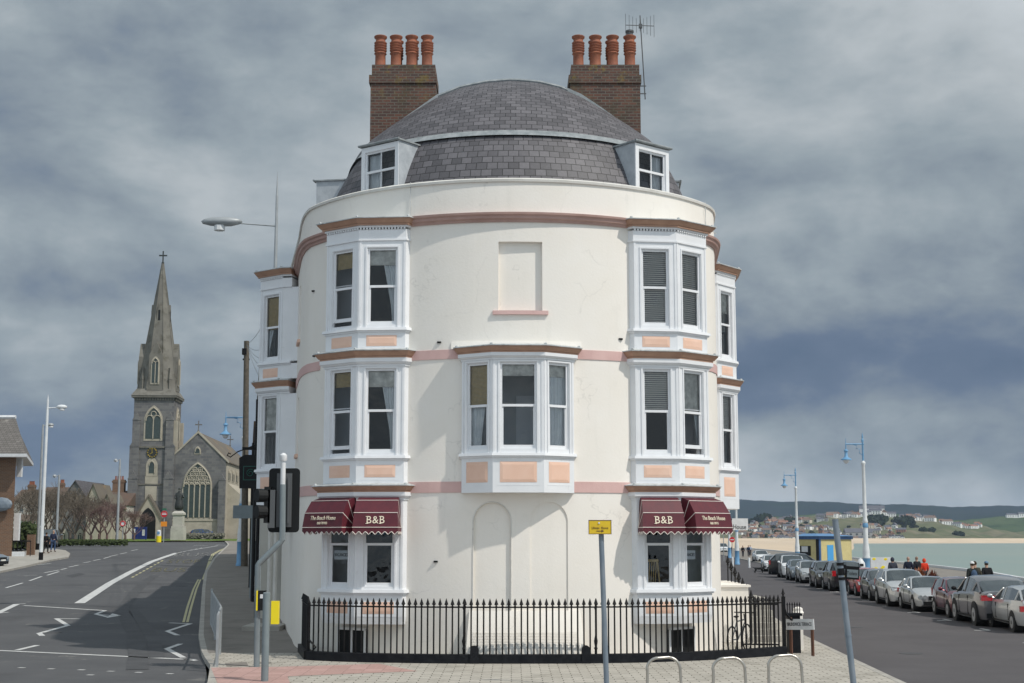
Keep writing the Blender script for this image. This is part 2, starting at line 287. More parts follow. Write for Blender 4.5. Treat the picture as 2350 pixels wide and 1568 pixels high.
# ------------------------------------------------------------------ mesh builder
def rot(phi):    # local x = tangent to the right seen from outside, local y = into the wall, z up; phi = bearing of the outward normal from -Y
    c, s = math.cos(phi), math.sin(phi)
    return Matrix(((c, -s, 0, 0), (s, c, 0, 0), (0, 0, 1, 0), (0, 0, 0, 1)))
def frame(x, y, z, phi): return Matrix.Translation((x, y, z)) @ rot(phi)
class MB:
    def __init__(s, mtx=None): s.v = []; s.f = []; s.mi = []; s.uv = None; s.M = mtx or Matrix.Identity(4); s.m = 0
    def av(s, p): s.v.append(s.M @ Vector(p)); return len(s.v)-1
    def face(s, *pts):
        idx = [s.av(p) for p in pts]; s.f.append(idx); s.mi.append(s.m)
    def idx(s, l): s.f.append(l); s.mi.append(s.m)
    def box(s, x0, x1, y0, y1, z0, z1, L=None):
        o = s.M
        if L is not None: s.M = o @ L
        i = [s.av(p) for p in ((x0,y0,z0),(x1,y0,z0),(x1,y1,z0),(x0,y1,z0),(x0,y0,z1),(x1,y0,z1),(x1,y1,z1),(x0,y1,z1))]
        for q in ((0,3,2,1),(4,5,6,7),(0,1,5,4),(1,2,6,5),(2,3,7,6),(3,0,4,7)): s.idx([i[k] for k in q])
        s.M = o; return s
    def prism(s, poly, z0, z1, top=None):
        n = len(poly); top = top or poly
        a = [s.av((x, y, z0)) for x, y in poly]; b = [s.av((x, y, z1)) for x, y in top]
        s.idx(a[::-1]); s.idx(b)
        for k in range(n): s.idx([a[k], a[(k+1) % n], b[(k+1) % n], b[k]])
        return s
    def extr(s, pts3, d):          # polygon in 3-D extruded by vector d
        d = Vector(d); a = [s.av(p) for p in pts3]; b = [s.av(Vector(p)+d) for p in pts3]; n = len(a)
        s.idx(a[::-1]); s.idx(b)
        for k in range(n): s.idx([a[k], a[(k+1) % n], b[(k+1) % n], b[k]])
        return s
    def tube(s, p0, p1, r0, r1=None, n=8, cap=True):
        r1 = r0 if r1 is None else r1; p0 = Vector(p0); p1 = Vector(p1); d = p1-p0
        if d.length < 1e-6: return s
        q = d.to_track_quat('Z', 'Y').to_matrix(); a = []; b = []
        for k in range(n):
            t = 2*math.pi*k/n; o = q @ Vector((math.cos(t), math.sin(t), 0)); a.append(s.av(p0+o*r0)); b.append(s.av(p1+o*r1))
        for k in range(n): s.idx([a[k], a[(k+1) % n], b[(k+1) % n], b[k]])
        if cap: s.idx(a[::-1]); s.idx(b)
        return s
    def path(s, pts, r, n=6):
        pts = [Vector(p) for p in pts]; prev = None; m = len(pts)
        for i, p in enumerate(pts):
            d = (pts[min(i+1, m-1)]-pts[max(i-1, 0)]).normalized(); q = d.to_track_quat('Z', 'Y').to_matrix()
            rr = r[i] if isinstance(r, (list, tuple)) else r
            ring = [s.av(p+q @ Vector((math.cos(2*math.pi*k/n)*rr, math.sin(2*math.pi*k/n)*rr, 0))) for k in range(n)]
            if prev:
                # align start
                best = min(range(n), key=lambda o: (s.v[prev[0]]-s.v[ring[o]]).length); ring = ring[best:]+ring[:best]
                for k in range(n): s.idx([prev[k], prev[(k+1) % n], ring[(k+1) % n], ring[k]])
            else: s.idx(ring[::-1])
            prev = ring
        s.idx(prev); return s
    def lathe(s, prof, c=(0, 0, 0), n=12, sq=False):
        rings = []
        for r, z in prof: rings.append([s.av((c[0]+r*math.cos(2*math.pi*(k+.5*sq)/n), c[1]+r*math.sin(2*math.pi*(k+.5*sq)/n), c[2]+z)) for k in range(n)])
        for a, b in zip(rings, rings[1:]):
            for k in range(n): s.idx([a[k], a[(k+1) % n], b[(k+1) % n], b[k]])
        s.idx(rings[0][::-1]); s.idx(rings[-1]); return s
    def blob(s, c, r, sub=1, jit=0., seed=0):
        bm = bmesh.new(); bmesh.ops.create_icosphere(bm, subdivisions=sub, radius=1); rd = random.Random(seed)
        r = r if hasattr(r, '__len__') else (r, r, r); base = len(s.v)
        for v in bm.verts:
            k = 1+rd.uniform(-jit, jit); s.av((c[0]+v.co.x*r[0]*k, c[1]+v.co.y*r[1]*k, c[2]+v.co.z*r[2]*k))
        bm.verts.ensure_lookup_table()
        for f in bm.faces: s.idx([base+v.index for v in f.verts])
        bm.free(); return s
    def build(s, name, m, parent=None, smooth=False, keepuv=None, origin=None, ang=40):
        me = bpy.data.meshes.new(name); o_ = Vector(origin) if origin else Vector((0, 0, 0))
        me.from_pydata([tuple(v-o_) for v in s.v], [], s.f)
        for mm in (m if isinstance(m, list) else [m]): me.materials.append(mm)
        if isinstance(m, list):
            for p, k in zip(me.polygons, s.mi): p.material_index = k
        uvl = me.uv_layers.new(name='UVMap')
        if keepuv:
            for p in me.polygons:
                for li, vi in zip(p.loop_indices, p.vertices): uvl.data[li].uv = keepuv[vi]
        else:
            for p in me.polygons:
                nx, ny, nz = (abs(c) for c in p.normal)
                for li, vi in zip(p.loop_indices, p.vertices):
                    c = s.v[vi]
                    uvl.data[li].uv = (c.x, c.y) if nz > .7 else ((c.x, c.z) if ny >= nx else (c.y, c.z))
        if smooth:
            for p in me.polygons: p.use_smooth = True
            me.set_sharp_from_angle(angle=R(ang))
        o = bpy.data.objects.new(name, me); COL.objects.link(o); o.location = o_
        if parent: o.parent = parent
        return o
def tag(o, label, cat, group=None, kind=None):
    if label: o['label'] = label
    if cat: o['category'] = cat
    if group: o['group'] = group
    if kind: o['kind'] = kind
    return o
def thing(name, label, cat, loc=(0, 0, 0), rz=0, group=None):
    o = bpy.data.objects.new(name, None); COL.objects.link(o); o.location = loc; o.rotation_euler = (0, 0, rz); o.empty_display_size = .2
    return tag(o, label, cat, group)
def reparent(o, root):       # o was built in world coordinates; keep it in place under a root that is moved
    o.parent = root; o.matrix_parent_inverse = Matrix.Translation(root.location).inverted(); return o
def struct(o): o['kind'] = 'structure'; return o
def copy_tree(o, parent=None, kids={}):
    c = o.copy(); COL.objects.link(c)
    if parent: c.parent = parent
    for ch in [x for x in o.children]: copy_tree(ch, c)
    return c
def text(s, size, mtx, m, name, parent, ext=.004, align='CENTER', sx=1., space=1., shear=0.):
    cu = bpy.data.curves.new('t', 'FONT'); cu.body = s; cu.size = size; cu.extrude = ext; cu.align_x = align; cu.align_y = 'CENTER'
    cu.space_character = space; cu.shear = shear; cu.resolution_u = 3
    to = bpy.data.objects.new('t', cu); COL.objects.link(to)
    dg = bpy.context.evaluated_depsgraph_get(); me = bpy.data.meshes.new_from_object(to.evaluated_get(dg))
    bpy.data.objects.remove(to); bpy.data.curves.remove(cu)
    me.transform(mtx @ Matrix.Rotation(math.pi/2, 4, 'X') @ Matrix.Scale(sx, 4, (1, 0, 0)))
    me.materials.clear(); me.materials.append(m); me.name = name
    o = bpy.data.objects.new(name, me); COL.objects.link(o)
    if parent: o.parent = parent
    return o
def settle(root):
    inv = (Matrix.Translation(root.location) @ Matrix.Rotation(root.rotation_euler[2], 4, 'Z')).inverted()
    for ch in root.children: ch.matrix_parent_inverse = inv
# ================================================================== the round-fronted guest house
CX, CY, RR = 0.0, 40.6, 6.26
prof = [(-7.85, 49.0), (-6.26, 41.2), (-5.95, 39.5), (-5.8, 38.75), (-5.62, 38.05)]
prof += [(CX+RR*math.sin(R(a)), CY-RR*math.cos(R(a))) for a in [x for x in range(-60, 58, 3)]]
prof += [(5.42, 37.62), (5.53, 38.15), (5.6, 38.8), (5.9, 42.0), (6.5, 49.0)]
S = [0]
for a, b in zip(prof, prof[1:]): S.append(S[-1]+math.dist(a, b))
STOT = S[-1]
def PW(s, z=0, off=0):           # point on the wall line (off > 0 = outwards)
    s = max(0, min(STOT, s))
    for k in range(len(prof)-1):
        if s <= S[k+1]+1e-9: break
    t = (s-S[k])/(S[k+1]-S[k]); a, b = prof[k], prof[k+1]
    def nrm(j):
        j = max(0, min(len(prof)-1, j)); p, q = prof[max(j-1, 0)], prof[min(j+1, len(prof)-1)]
        d = math.hypot(q[0]-p[0], q[1]-p[1]); return ((q[1]-p[1])/d, -(q[0]-p[0])/d)
    n0, n1 = nrm(k), nrm(k+1); nx, ny = lerp(n0[0], n1[0], t), lerp(n0[1], n1[1], t)
    d = math.hypot(nx, ny)
    return (lerp(a[0], b[0], t)+nx/d*off, lerp(a[1], b[1], t)+ny/d*off, z)
def sphi(deg):                   # arc position at bearing deg on the round
    x, y = CX+RR*math.sin(R(deg)), CY-RR*math.cos(R(deg))
    return min(range(0, 1500), key=lambda i: math.dist(PW(i*STOT/1500)[:2], (x, y)))*STOT/1500
def sy(y, left):
    r = range(0, 600) if left else range(600, 1200)
    return min(r, key=lambda i: abs(PW(i*STOT/1200)[1]-y))*STOT/1200
house = thing('guest_house', 'cream rounded corner guest house with slate dome, brick chimneys and maroon awnings', 'guest house', (0, 40, 0))
SC = sphi(0); ZP, ZT = -.15, 11.66
SB = {}
bays = {}   # name: (s centre, mid, cant, ret, angle, phi)
bays['L'] = dict(s=sphi(-38.5), phi=R(-37.5), m=1.12, c=1.18, a=R(33), r=.16, w=.44, cut=-1)
bays['R'] = dict(s=sphi(41.5), phi=R(41.5), m=1.12, c=1.10, a=R(34), r=.16, w=.42, cut=1)
bays['C'] = dict(s=SC+.13, phi=R(1.2), m=1.22, c=.90, a=R(34), r=.15, w=.36, wc=.30)
bays['L2'] = dict(s=sy(42.55, True), phi=R(-101.6), m=1.2, c=1.0, a=R(62), r=.02, w=.36)
bays['R2'] = dict(s=sy(42.3, False), phi=R(85), m=1.12, c=1.05, a=R(34), r=.16, w=.44)
for b in bays.values():
    b['hw'] = b['m']/2+b['c']*math.cos(b['a']); b['D'] = b['r']+b['c']*math.sin(b['a'])
    x, y, _ = PW(b['s'])
    b['sag'] = b['hw']**2/2/RR if abs(b['phi']) < 1 else 0
    b['o'] = (x-math.sin(b['phi'])*b['sag'], y+math.cos(b['phi'])*b['sag'])
openings = []
for k, b in bays.items():
    hh = b['hw']-(.12 if k in 'LRC' else .5); cut = b.get('cut', 0); ha = b['m']/2-.08 if cut < 0 else hh; hb = b['m']/2-.08 if cut > 0 else hh
    for z0, z1 in (((1.5, 3.75), (4.9, 7.05), (8.0, 10.1)) if k != 'C' else ((4.9, 7.05),)):
        if k in ('L2', 'R2') and z0 < 2: continue
        openings.append((b['s']-ha, b['s']+hb, z0, z1))
recess = [(SC-.345, SC+.735, 8.37, 10.09, .13)]           # blank window high on the nose
sw = sy(39.75, True)
recess += [(sw-.38, sw+.38, 5.15, 6.75, .12), (sw-.38, sw+.38, 8.35, 9.95, .12)]
niches = [(SC-.95, SC-.03, 3.72), (SC+.42, SC+1.34, 3.72)]
holes = openings+[r[:4] for r in recess]+[(a, b, .1, z+.02) for a, b, z in niches]
sb = sorted(set([round(i*.22, 4) for i in range(int(STOT/.22)+1)]+[round(STOT, 4)]+[round(v, 4) for h in holes for v in h[:2]]))
sb = [v for i, v in enumerate(sb) if i == 0 or v-sb[i-1] > 1e-3]
zb = sorted(set([ZP, ZT]+[round(i*.5, 3) for i in range(0, 24) if i*.5 < ZT]+[round(v, 3) for h in holes for v in h[2:4]]))
wl = MB()
vid = {}
def wv(s, z, off=0):
    k = (round(s, 4), round(z, 3), off)
    if k not in vid: vid[k] = wl.av(PW(s, z, off))
    return vid[k]
for a, b in zip(sb, sb[1:]):
    for c, d in zip(zb, zb[1:]):
        ms, mz = (a+b)/2, (c+d)/2
        if any(h[0] < ms < h[1] and h[2] < mz < h[3] for h in holes): continue
        wl.idx([wv(a, c), wv(b, c), wv(b, d), wv(a, d)])
for s0, s1, z0, z1, dp in recess:
    ss = [v for v in sb if s0-1e-3 <= v <= s1+1e-3]
    for a, b in zip(ss, ss[1:]):
        wl.idx([wv(a, z0, -dp), wv(b, z0, -dp), wv(b, z1, -dp), wv(a, z1, -dp)])
        wl.idx([wv(a, z1), wv(a, z1, -dp), wv(b, z1, -dp), wv(b, z1)]); wl.idx([wv(a, z0), wv(b, z0), wv(b, z0, -dp), wv(a, z0, -dp)])
    for q in (s0, s1): wl.idx([wv(q, z0), wv(q, z0, -dp), wv(q, z1, -dp), wv(q, z1)])
for s0, s1, zt in niches:
    ss = [lerp(s0, s1, .5-.5*math.cos(math.pi*i/20)) for i in range(21)]; rr = (s1-s0)/2; cs = (s0+s1)/2; dp = .06 if s0 < SC-.5 else .035
    za = [zt-rr+math.sqrt(max(0, rr*rr-(v-cs)**2)) for v in ss]; z0 = .1
    for i in range(20):
        a, b = ss[i], ss[i+1]
        wl.idx([wv(a, za[i]), wv(b, za[i+1]), wv(b, zt+.02), wv(a, zt+.02)])
        wl.idx([wv(a, za[i]), wv(a, za[i], -dp), wv(b, za[i+1], -dp), wv(b, za[i+1])])
        wl.idx([wv(a, z0, -dp), wv(b, z0, -dp), wv(b, za[i+1], -dp), wv(a, za[i], -dp)])
    for q, zz in ((s0, za[0]), (s1, za[-1])): wl.idx([wv(q, z0), wv(q, z0, -dp), wv(q, zz, -dp), wv(q, zz)])
wall = wl.build('wall', M['render'], house, smooth=True, ang=30)
# rims of the two blank arches
rm = MB()
for s0, s1, zt in niches[:1]:
    rr = (s1-s0)/2; cs = (s0+s1)/2
    pts = [PW(s0, .9+i*.3, .0) for i in range(8)]+[PW(cs-rr*math.cos(t), zt-rr+rr*math.sin(t), 0) for t in [math.pi*i/16 for i in range(17)]]+[PW(s1, 3.0-i*.3, 0) for i in range(8)]
    rm.path(pts, .018, 5)
rm.build('arch_moulding', M['coping'], wall, smooth=True)
def sweep(mb, pr, s0, s1, step=.25, closed=True):
    n = max(2, int((s1-s0)/step)); prev = None
    for i in range(n+1):
        s = lerp(s0, s1, i/n); ring = [mb.av(PW(s, z, o)) for o, z in pr]
        if prev:
            for k in range(len(pr) if closed else len(pr)-1):
                k2 = (k+1) % len(pr); mb.idx([prev[k], ring[k], ring[k2], prev[k2]])
        else: mb.idx(ring)
        prev = ring
    mb.idx(prev[::-1])
# parapet coping, back of parapet, cornice and string courses
cp = MB(); sweep(cp, [(-.26, 11.60), (.045, 11.60), (.055, 11.66), (.0, 11.70), (-.26, 11.70)], .02, STOT-.02); cp.build('parapet_coping', M['coping'], wall, smooth=True)
pi_ = MB(); sweep(pi_, [(-.24, 10.9), (-.20, 10.9), (-.20, 11.61), (-.24, 11.61)], .02, STOT-.02); pi_.build('parapet_inner_face', M['coping'], wall)
co = MB(); sweep(co, [(-.02, 10.58), (.04, 10.58), (.055, 10.63), (.11, 10.66), (.12, 10.72), (.165, 10.75), (.175, 10.80), (-.02, 10.83)], .02, STOT-.02)
co.build('cornice', M['pinkbr'], house, smooth=True, ang=25)
bl, br_, bc = bays['L'], bays['R'], bays['C']
def band(z0, z1, segs):
    for a, b in segs:
        m_ = MB(); sweep(m_, [(-.01, z0), (.022, z0), (.022, z1), (-.01, z1)], a, b); m_.build('string_course', M['pink'], house)
e = .12
segsU = [(.05, bays['L2']['s']-bays['L2']['hw']-e), (bays['L2']['s']+bays['L2']['hw']-.05, bl['s']-bl['hw']-.05), (bl['s']+bl['hw']+.05, bc['s']-bc['hw']), (bc['s']+bc['hw'], br_['s']-br_['hw']-.05), (br_['s']+br_['hw']+.05, bays['R2']['s']-bays['R2']['hw'])]
band(7.20, 7.43, segsU); band(3.95, 4.21, segsU)
sl = MB(); sweep(sl, [(-.02, 8.27), (.07, 8.27), (.07, 8.365), (-.1, 8.39)], SC-.48, SC+.87, .3); sl.build('window_sill', M['pink'], house)
for z in (8.27, 5.07):
    sl = MB(); sweep(sl, [(-.02, z), (.08, z), (.08, z+.09), (-.1, z+.1)], sw-.46, sw+.46, .3); sl.build('window_sill', M['peach'], house)
# floors and partition inside
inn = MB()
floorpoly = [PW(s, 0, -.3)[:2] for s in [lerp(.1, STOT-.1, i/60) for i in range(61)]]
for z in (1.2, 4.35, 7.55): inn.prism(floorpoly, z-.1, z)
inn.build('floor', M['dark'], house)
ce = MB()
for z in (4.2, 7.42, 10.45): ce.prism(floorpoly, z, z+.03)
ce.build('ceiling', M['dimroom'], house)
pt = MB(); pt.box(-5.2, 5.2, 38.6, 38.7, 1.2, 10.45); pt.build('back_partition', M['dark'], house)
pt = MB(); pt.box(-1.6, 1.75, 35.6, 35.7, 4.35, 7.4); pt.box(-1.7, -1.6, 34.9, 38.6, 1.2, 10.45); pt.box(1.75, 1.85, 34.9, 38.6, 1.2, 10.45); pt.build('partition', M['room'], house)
dr = MB(); dr.box(.1, .9, 35.56, 35.6, 4.35, 6.4); dr.box(.2, .8, 35.54, 35.56, 5.45, 6.3); dr.box(.2, .8, 35.54, 35.56, 4.5, 5.3); dr.box(-.35, -.25, 35.5, 35.6, 4.35, 6.6); dr.build('inner_door', M['white'], house)
# ---- canted bays
def chain(b, off=0, back=.25):
    hw, m2, D, r = b['hw'], b['m']/2, b['D'], b['r']; a2 = math.tan(b['a']/2)*off; 
    a3 = math.tan((math.pi/2-b['a'])/2)*off
    cut = b.get('cut', 0); back += .25 if cut else 0
    lf = [(-m2-off, back), (-m2-off, -D-off)] if cut < 0 else [(-hw-off, back), (-hw-off, -r-a3), (-m2-a2, -D-off)]
    rt = [(m2+off, -D-off), (m2+off, back)] if cut > 0 else [(m2+a2, -D-off), (hw+off, -r-a3), (hw+off, back)]
    return lf+rt
def facets(b):
    hw, m2, D, r = b['hw'], b['m']/2, b['D'], b['r']
    P = [(-hw, -r), (-m2, -D), (m2, -D), (hw, -r)]; F = []
    B = frame(b['o'][0], b['o'][1], 0, b['phi'])
    for (x0, y0), (x1, y1) in zip(P, P[1:]):
        t = math.atan2(y1-y0, x1-x0); F.append((B @ Matrix.Translation(((x0+x1)/2, (y0+y1)/2, 0)) @ rot(t), math.dist((x0, y0), (x1, y1))))
    return B, F
def curtain(F, w, side, z0, z1, parent, top=.45, bot=.12, y=.17):
    m_ = MB(F); n = 22
    def cx(k, t, zz): 
        width = lerp(bot, top, zz)*w; x = -w/2+t*width if side < 0 else w/2-t*width
        return x
    prev = None
    for j in range(7):
        zz = j/6; z = lerp(z0, z1, zz); q = zz if zz > .28 else .28-(.28-zz)*.25
        ring = [m_.av((cx(k, k/n, q), y+.035*math.sin(k*1.9+j*.25), z)) for k in range(n+1)]
        if prev:
            for k in range(n): m_.idx([prev[k], prev[k+1], ring[k+1], ring[k]])
        prev = ring
    m_.build('curtain', M['curtain'], parent, smooth=True, ang=80)
def dress(F, w, z0, z1, kinds, parent):
    h = z1-z0
    for kd in kinds:
        if kd[0] == 'roll': m_ = MB(F); m_.box(-w/2, w/2, .135, .14, z1-h*kd[1], z1); m_.box(-w/2, w/2, .13, .15, z1-h*kd[1]-.03, z1-h*kd[1]); m_.build('blind', M['blind'], parent)
        if kd[0] == 'bam':
            m_ = MB(F); z = z1
            while z > z1-h*kd[1]: m_.box(-w/2, w/2, .135, .143, z-.028, z); z -= .032
            m_.build('blind', M['bamboo'], parent)
        if kd[0] == 'ven':
            m_ = MB(F); z = z1-.03
            while z > z1-h*kd[1]: m_.box(-w/2, w/2, -.025, .025, -.002, .002, Matrix.Translation((0, .15, z)) @ Matrix.Rotation(R(52), 4, 'X')); z -= .052
            m_.build('blind', M['slat'], parent)
        if kd[0] == 'cur': curtain(F, w+.1, kd[1], z0-.05, z1-h*(kd[2] if len(kd) > 2 else 0), parent, kd[3] if len(kd) > 3 else .45, kd[4] if len(kd) > 4 else .12)
def sash(F, w, z0, z1, parent, opn=0, mid=.5, cross=False, lowdark=False):
    zm = lerp(z0, z1, mid); f = MB(F)
    f.box(-w/2, -w/2+.045, .045, .10, z0+opn, z1); f.box(w/2-.045, w/2, .045, .10, z0+opn, z1); f.box(-w/2+.045, w/2-.045, .045, .10, z1-.05, z1)
    f.box(-w/2+.045, w/2-.045, .042, .10, zm-.03, zm+.03)
    f.box(-w/2+.045, w/2-.045, .06, .12, z0+opn, z0+opn+.09)
    f.box(-w/2+.045, -w/2+.075, .062, .115, z0+opn+.09, zm-.03); f.box(w/2-.075, w/2-.045, .062, .115, z0+opn+.09, zm-.03)
    if cross: f.box(-.013, .013, .055, .095, z0+.09, zm-.03); f.box(-.013, .013, .05, .09, zm+.03, z1-.05)
    if opn: f.box(-w/2+.045, w/2-.045, .075, .10, zm+.06, zm+.09)
    s_ = f.build('window_sash', M['white'], parent)
    for a, b_, y, xi in ((zm+.03, z1-.05, .075, .045), (z0+opn+.09, zm-.03, .09, .075)):
        g = MB(F); g.face((-w/2+xi, y, a), (w/2-xi, y, a), (w/2-xi, y, b_), (-w/2+xi, y, b_)); g.build('window_pane', M['glass'], parent)
def panelpeach(F, w, z0, z1, parent, y=0):
    g = MB(F); yo = y-.004
    o4 = [(-w/2, z0), (w/2, z0), (w/2, z1), (-w/2, z1)]; b_ = .07; i4 = [(-w/2+b_, z0+b_), (w/2-b_, z0+b_), (w/2-b_, z1-b_), (-w/2+b_, z1-b_)]
    for k in range(4):
        a, c = o4[k], o4[(k+1) % 4]; d, e_ = i4[(k+1) % 4], i4[k]
        g.face((a[0], yo, a[1]), (c[0], yo, c[1]), (d[0], yo-.012, d[1]), (e_[0], yo-.012, e_[1]))
    g.face(*[(p[0], yo-.012, p[1]) for p in i4]); g.build('apron_panel', M['peach'], parent)
    # recessed surround line
def storey(b, zb0, pan, sill, win, ctop, cz, dress3, nm, opn=(0, 0, 0), tall=None, skirt=None, label=None, skip=()):
    B, F = facets(b)
    fr = MB(); sillz0, sillz1 = sill; w0, w1 = win; par_z1 = ctop
    cut = b.get('cut', 0); live = [i for i in range(3) if not (cut < 0 and i == 0) and not (cut > 0 and i == 2)]
    for (Fm, Ln) in [F[i] for i in live]:
        fr.M = Fm; w = Ln-(b.get('wc', b['w']) if abs(Ln-b['c']) < .01 else b['w']); t = .09
        fr.box(-Ln/2, Ln/2, 0, t, zb0, sillz0)
        fr.box(-Ln/2, -w/2, 0, t, sillz1, w1); fr.box(w/2, Ln/2, 0, t, sillz1, w1); fr.box(-Ln/2, Ln/2, 0, t, w1, ctop)
        if w0 > sillz1+.005: fr.box(-w/2, w/2, .003, t, sillz1, w0)
        # architrave and corner pilasters
        for x0, x1 in ((-w/2-.055, -w/2-.015), (w/2+.015, w/2+.055)): fr.box(x0, x1, -.02, 0, sillz1, w1+.015)
        fr.box(-w/2-.055, w/2+.055, -.021, 0, w1+.015, w1+.055)
        fr.box(-Ln/2+.008, -Ln/2+.06, -.016, 0, sillz1, ctop); fr.box(Ln/2-.06, Ln/2-.008, -.016, 0, sillz1, ctop)
        fr.box(-Ln/2+.1, Ln/2-.1, -.004, 0, pan[0]-.07, pan[0]-.05)
    fr.M = B; hw, r = b['hw'], b['r']
    for sx in (-1, 1):
        e_ = b['m']/2 if sx == cut else hw; r = b['D'] if sx == cut else b['r']; x0, x1 = sorted((sx*e_, sx*(e_-.09)))
        for za, zc in ((zb0, sillz0), (sillz1, ctop)): fr.box(x0, x1, -r+(.004 if sx == cut else 0), .5 if (cut or b['a'] > 1) else .28, za, zc)
    bay = fr.build('bay_window', M['white'], house)
    if label: bay['label'] = label
    for i in live:
        Fm, Ln = F[i]; w = Ln-(b.get('wc', b['w']) if abs(Ln-b['c']) < .01 else b['w'])
        sash(Fm, w, w0, w1, bay, opn[i]); panelpeach(Fm, w+.02, pan[0], pan[1], bay)
        dress(Fm, w, w0, w1, dress3[i], bay)
    s_ = MB(B); s_.prism(chain(b, .075), sillz0, sillz1, chain(b, .06)); s_.prism(chain(b, .035), sillz0-.04, sillz0-.002); s_.build('sill', M['white'], bay)
    # head mouldings in white, cornice in brown, lead on top
    h = MB(B); z = ctop
    if tall:
        h.prism(chain(b, .035), tall-.045, tall-.002); h.prism(chain(b, .012), tall, cz[0]-.10)
        h.prism(chain(b, .05), cz[0]-.05, cz[0]-.002)
        for (Fm, Ln) in [F[i] for i in live]:
            h.M = Fm; n = int(Ln/.075)
            for k in range(n): x = -Ln/2+Ln*(k+.5)/n; h.box(x-.022, x+.022, -.045, -.0, cz[0]-.098, cz[0]-.055)
    else:
        h.prism(chain(b, .03), ctop+.001, ctop+.05); h.prism(chain(b, .055), ctop+.052, lerp(ctop, cz[0], .5), chain(b, .09)); h.prism(chain(b, .10), lerp(ctop, cz[0], .5)+.002, cz[0]-.002)
    h.build('head_moulding', M['white'], bay)
    c = MB(B); c.prism(chain(b, .10), cz[0], lerp(*cz, .25)); c.prism(chain(b, .12), lerp(*cz, .25)+.002, lerp(*cz, .8), chain(b, .185)); c.prism(chain(b, .19), lerp(*cz, .8)+.002, cz[1]-.002)
    c.build('cornice', M['brown'], bay)
    l_ = MB(B); l_.prism(chain(b, .215), cz[1], cz[1]+.022); l_.prism(chain(b, .20), cz[1]+.023, cz[1]+.075, chain(b, .0, .25))
    for (x, y) in chain(b, .13)[1:-1]: l_.blob((x, y, cz[1]+.05), (.045, .045, .035), 1)
    l_.build('lead_capping', M['lead'], bay, smooth=True)
    if skirt:
        k_ = MB(B); k_.prism(chain(b, -.03), skirt, zb0-.002, chain(b, -.0)); k_.build('bay_base', M['white'], bay)
    so = MB(B); so.prism(chain(b, -.1), zb0+.0, zb0+.02); so.build('soffit', M['white'], bay)
    return bay, F
cyan = [('roll', .2), ('cur', 1, .16, .5, .14)]
storey(bays['L'], 4.19, (4.33, 4.63), (4.79, 4.86), (4.93, 7.0), 7.06, (7.26, 7.43), [[], [('bam', .20)], cyan], 'L', (0, .10, 0), label='first-floor bay on the left with an orange bamboo blind and gathered net curtain')
storey(bays['L'], 7.50, (7.56, 7.83), (7.95, 8.02), (8.10, 10.03), 10.22, (10.60, 10.76), [[], [('bam', .22)], [('roll', .2), ('cur', 1, .16, .5, .14)]], 'L', (0, .12, 0), tall=10.26, label='top-floor bay on the left with a part-lowered blind and its left sash open')
storey(bays['L'], .98, (1.05, 1.33), (1.55, 1.63), (1.70, 3.72), 3.78, (3.97, 4.12), [[], [], []], 'L', skirt=.80, label='ground-floor bay on the left under maroon awnings')
storey(bays['R'], 4.19, (4.33, 4.63), (4.79, 4.86), (4.93, 7.0), 7.06, (7.26, 7.43), [[('ven', .48), ('cur', -1, .5, .2, .05)], [('roll', .5), ('cur', 1, .5, .3)], []], 'R', (0, .14, 0), label='first-floor bay on the right with a venetian blind and a buff roller blind')
storey(bays['R'], 7.50, (7.56, 7.83), (7.95, 8.02), (8.10, 10.03), 10.22, (10.60, 10.76), [[('ven', 1)], [('ven', 1)], []], 'R', tall=10.26, label='top-floor bay on the right with venetian blinds lowered fully')
storey(bays['R'], .98, (1.05, 1.33), (1.55, 1.63), (1.70, 3.72), 3.78, (3.97, 4.12), [[], [], []], 'R', skirt=.80, label='ground-floor bay on the right with a chair behind the glass')
storey(bays['C'], 3.93, (4.17, 4.66), (4.80, 4.87), (4.97, 7.04), 7.10, (7.27, 7.42), [[('bam', .5), ('cur', -1, .5, .7, .5)], [('roll', .14)], [('roll', .14), ('cur', -1, .14, .95, .85)]], 'C', label='oriel bay at the centre of the nose with peach panels below')
storey(bays['L2'], 4.05, (4.30, 4.63), (4.79, 4.86), (4.93, 7.0), 7.06, (7.26, 7.43), [[], [], [('roll', .48)]], 'L2', skirt=3.5)
storey(bays['L2'], 7.50, (7.56, 7.83), (7.95, 8.02), (8.10, 10.03), 10.22, (10.60, 10.76), [[], [], [('bam', .52), ('cur', -1, .5)]], 'L2', tall=10.26)
storey(bays['R2'], 3.70, (4.05, 4.60), (4.79, 4.86), (4.93, 7.0), 7.06, (7.26, 7.43), [[('ven', .5)], [], []], 'R2')
storey(bays['R2'], 7.50, (7.56, 7.83), (7.95, 8.02), (8.10, 10.03), 10.22, (10.60, 10.76), [[('roll', .3), ('cur', -1, .3)], [], []], 'R2', tall=10.26)
# white render patch over the centre bay
m_ = MB(); sweep(m_, [(-.01, 7.44), (.05, 7.44), (.02, 7.62), (-.01, 7.62)], bc['s']-bc['hw']-.28, bc['s']+bc['hw']+.22); m_.build('render_patch', M['render'], house)
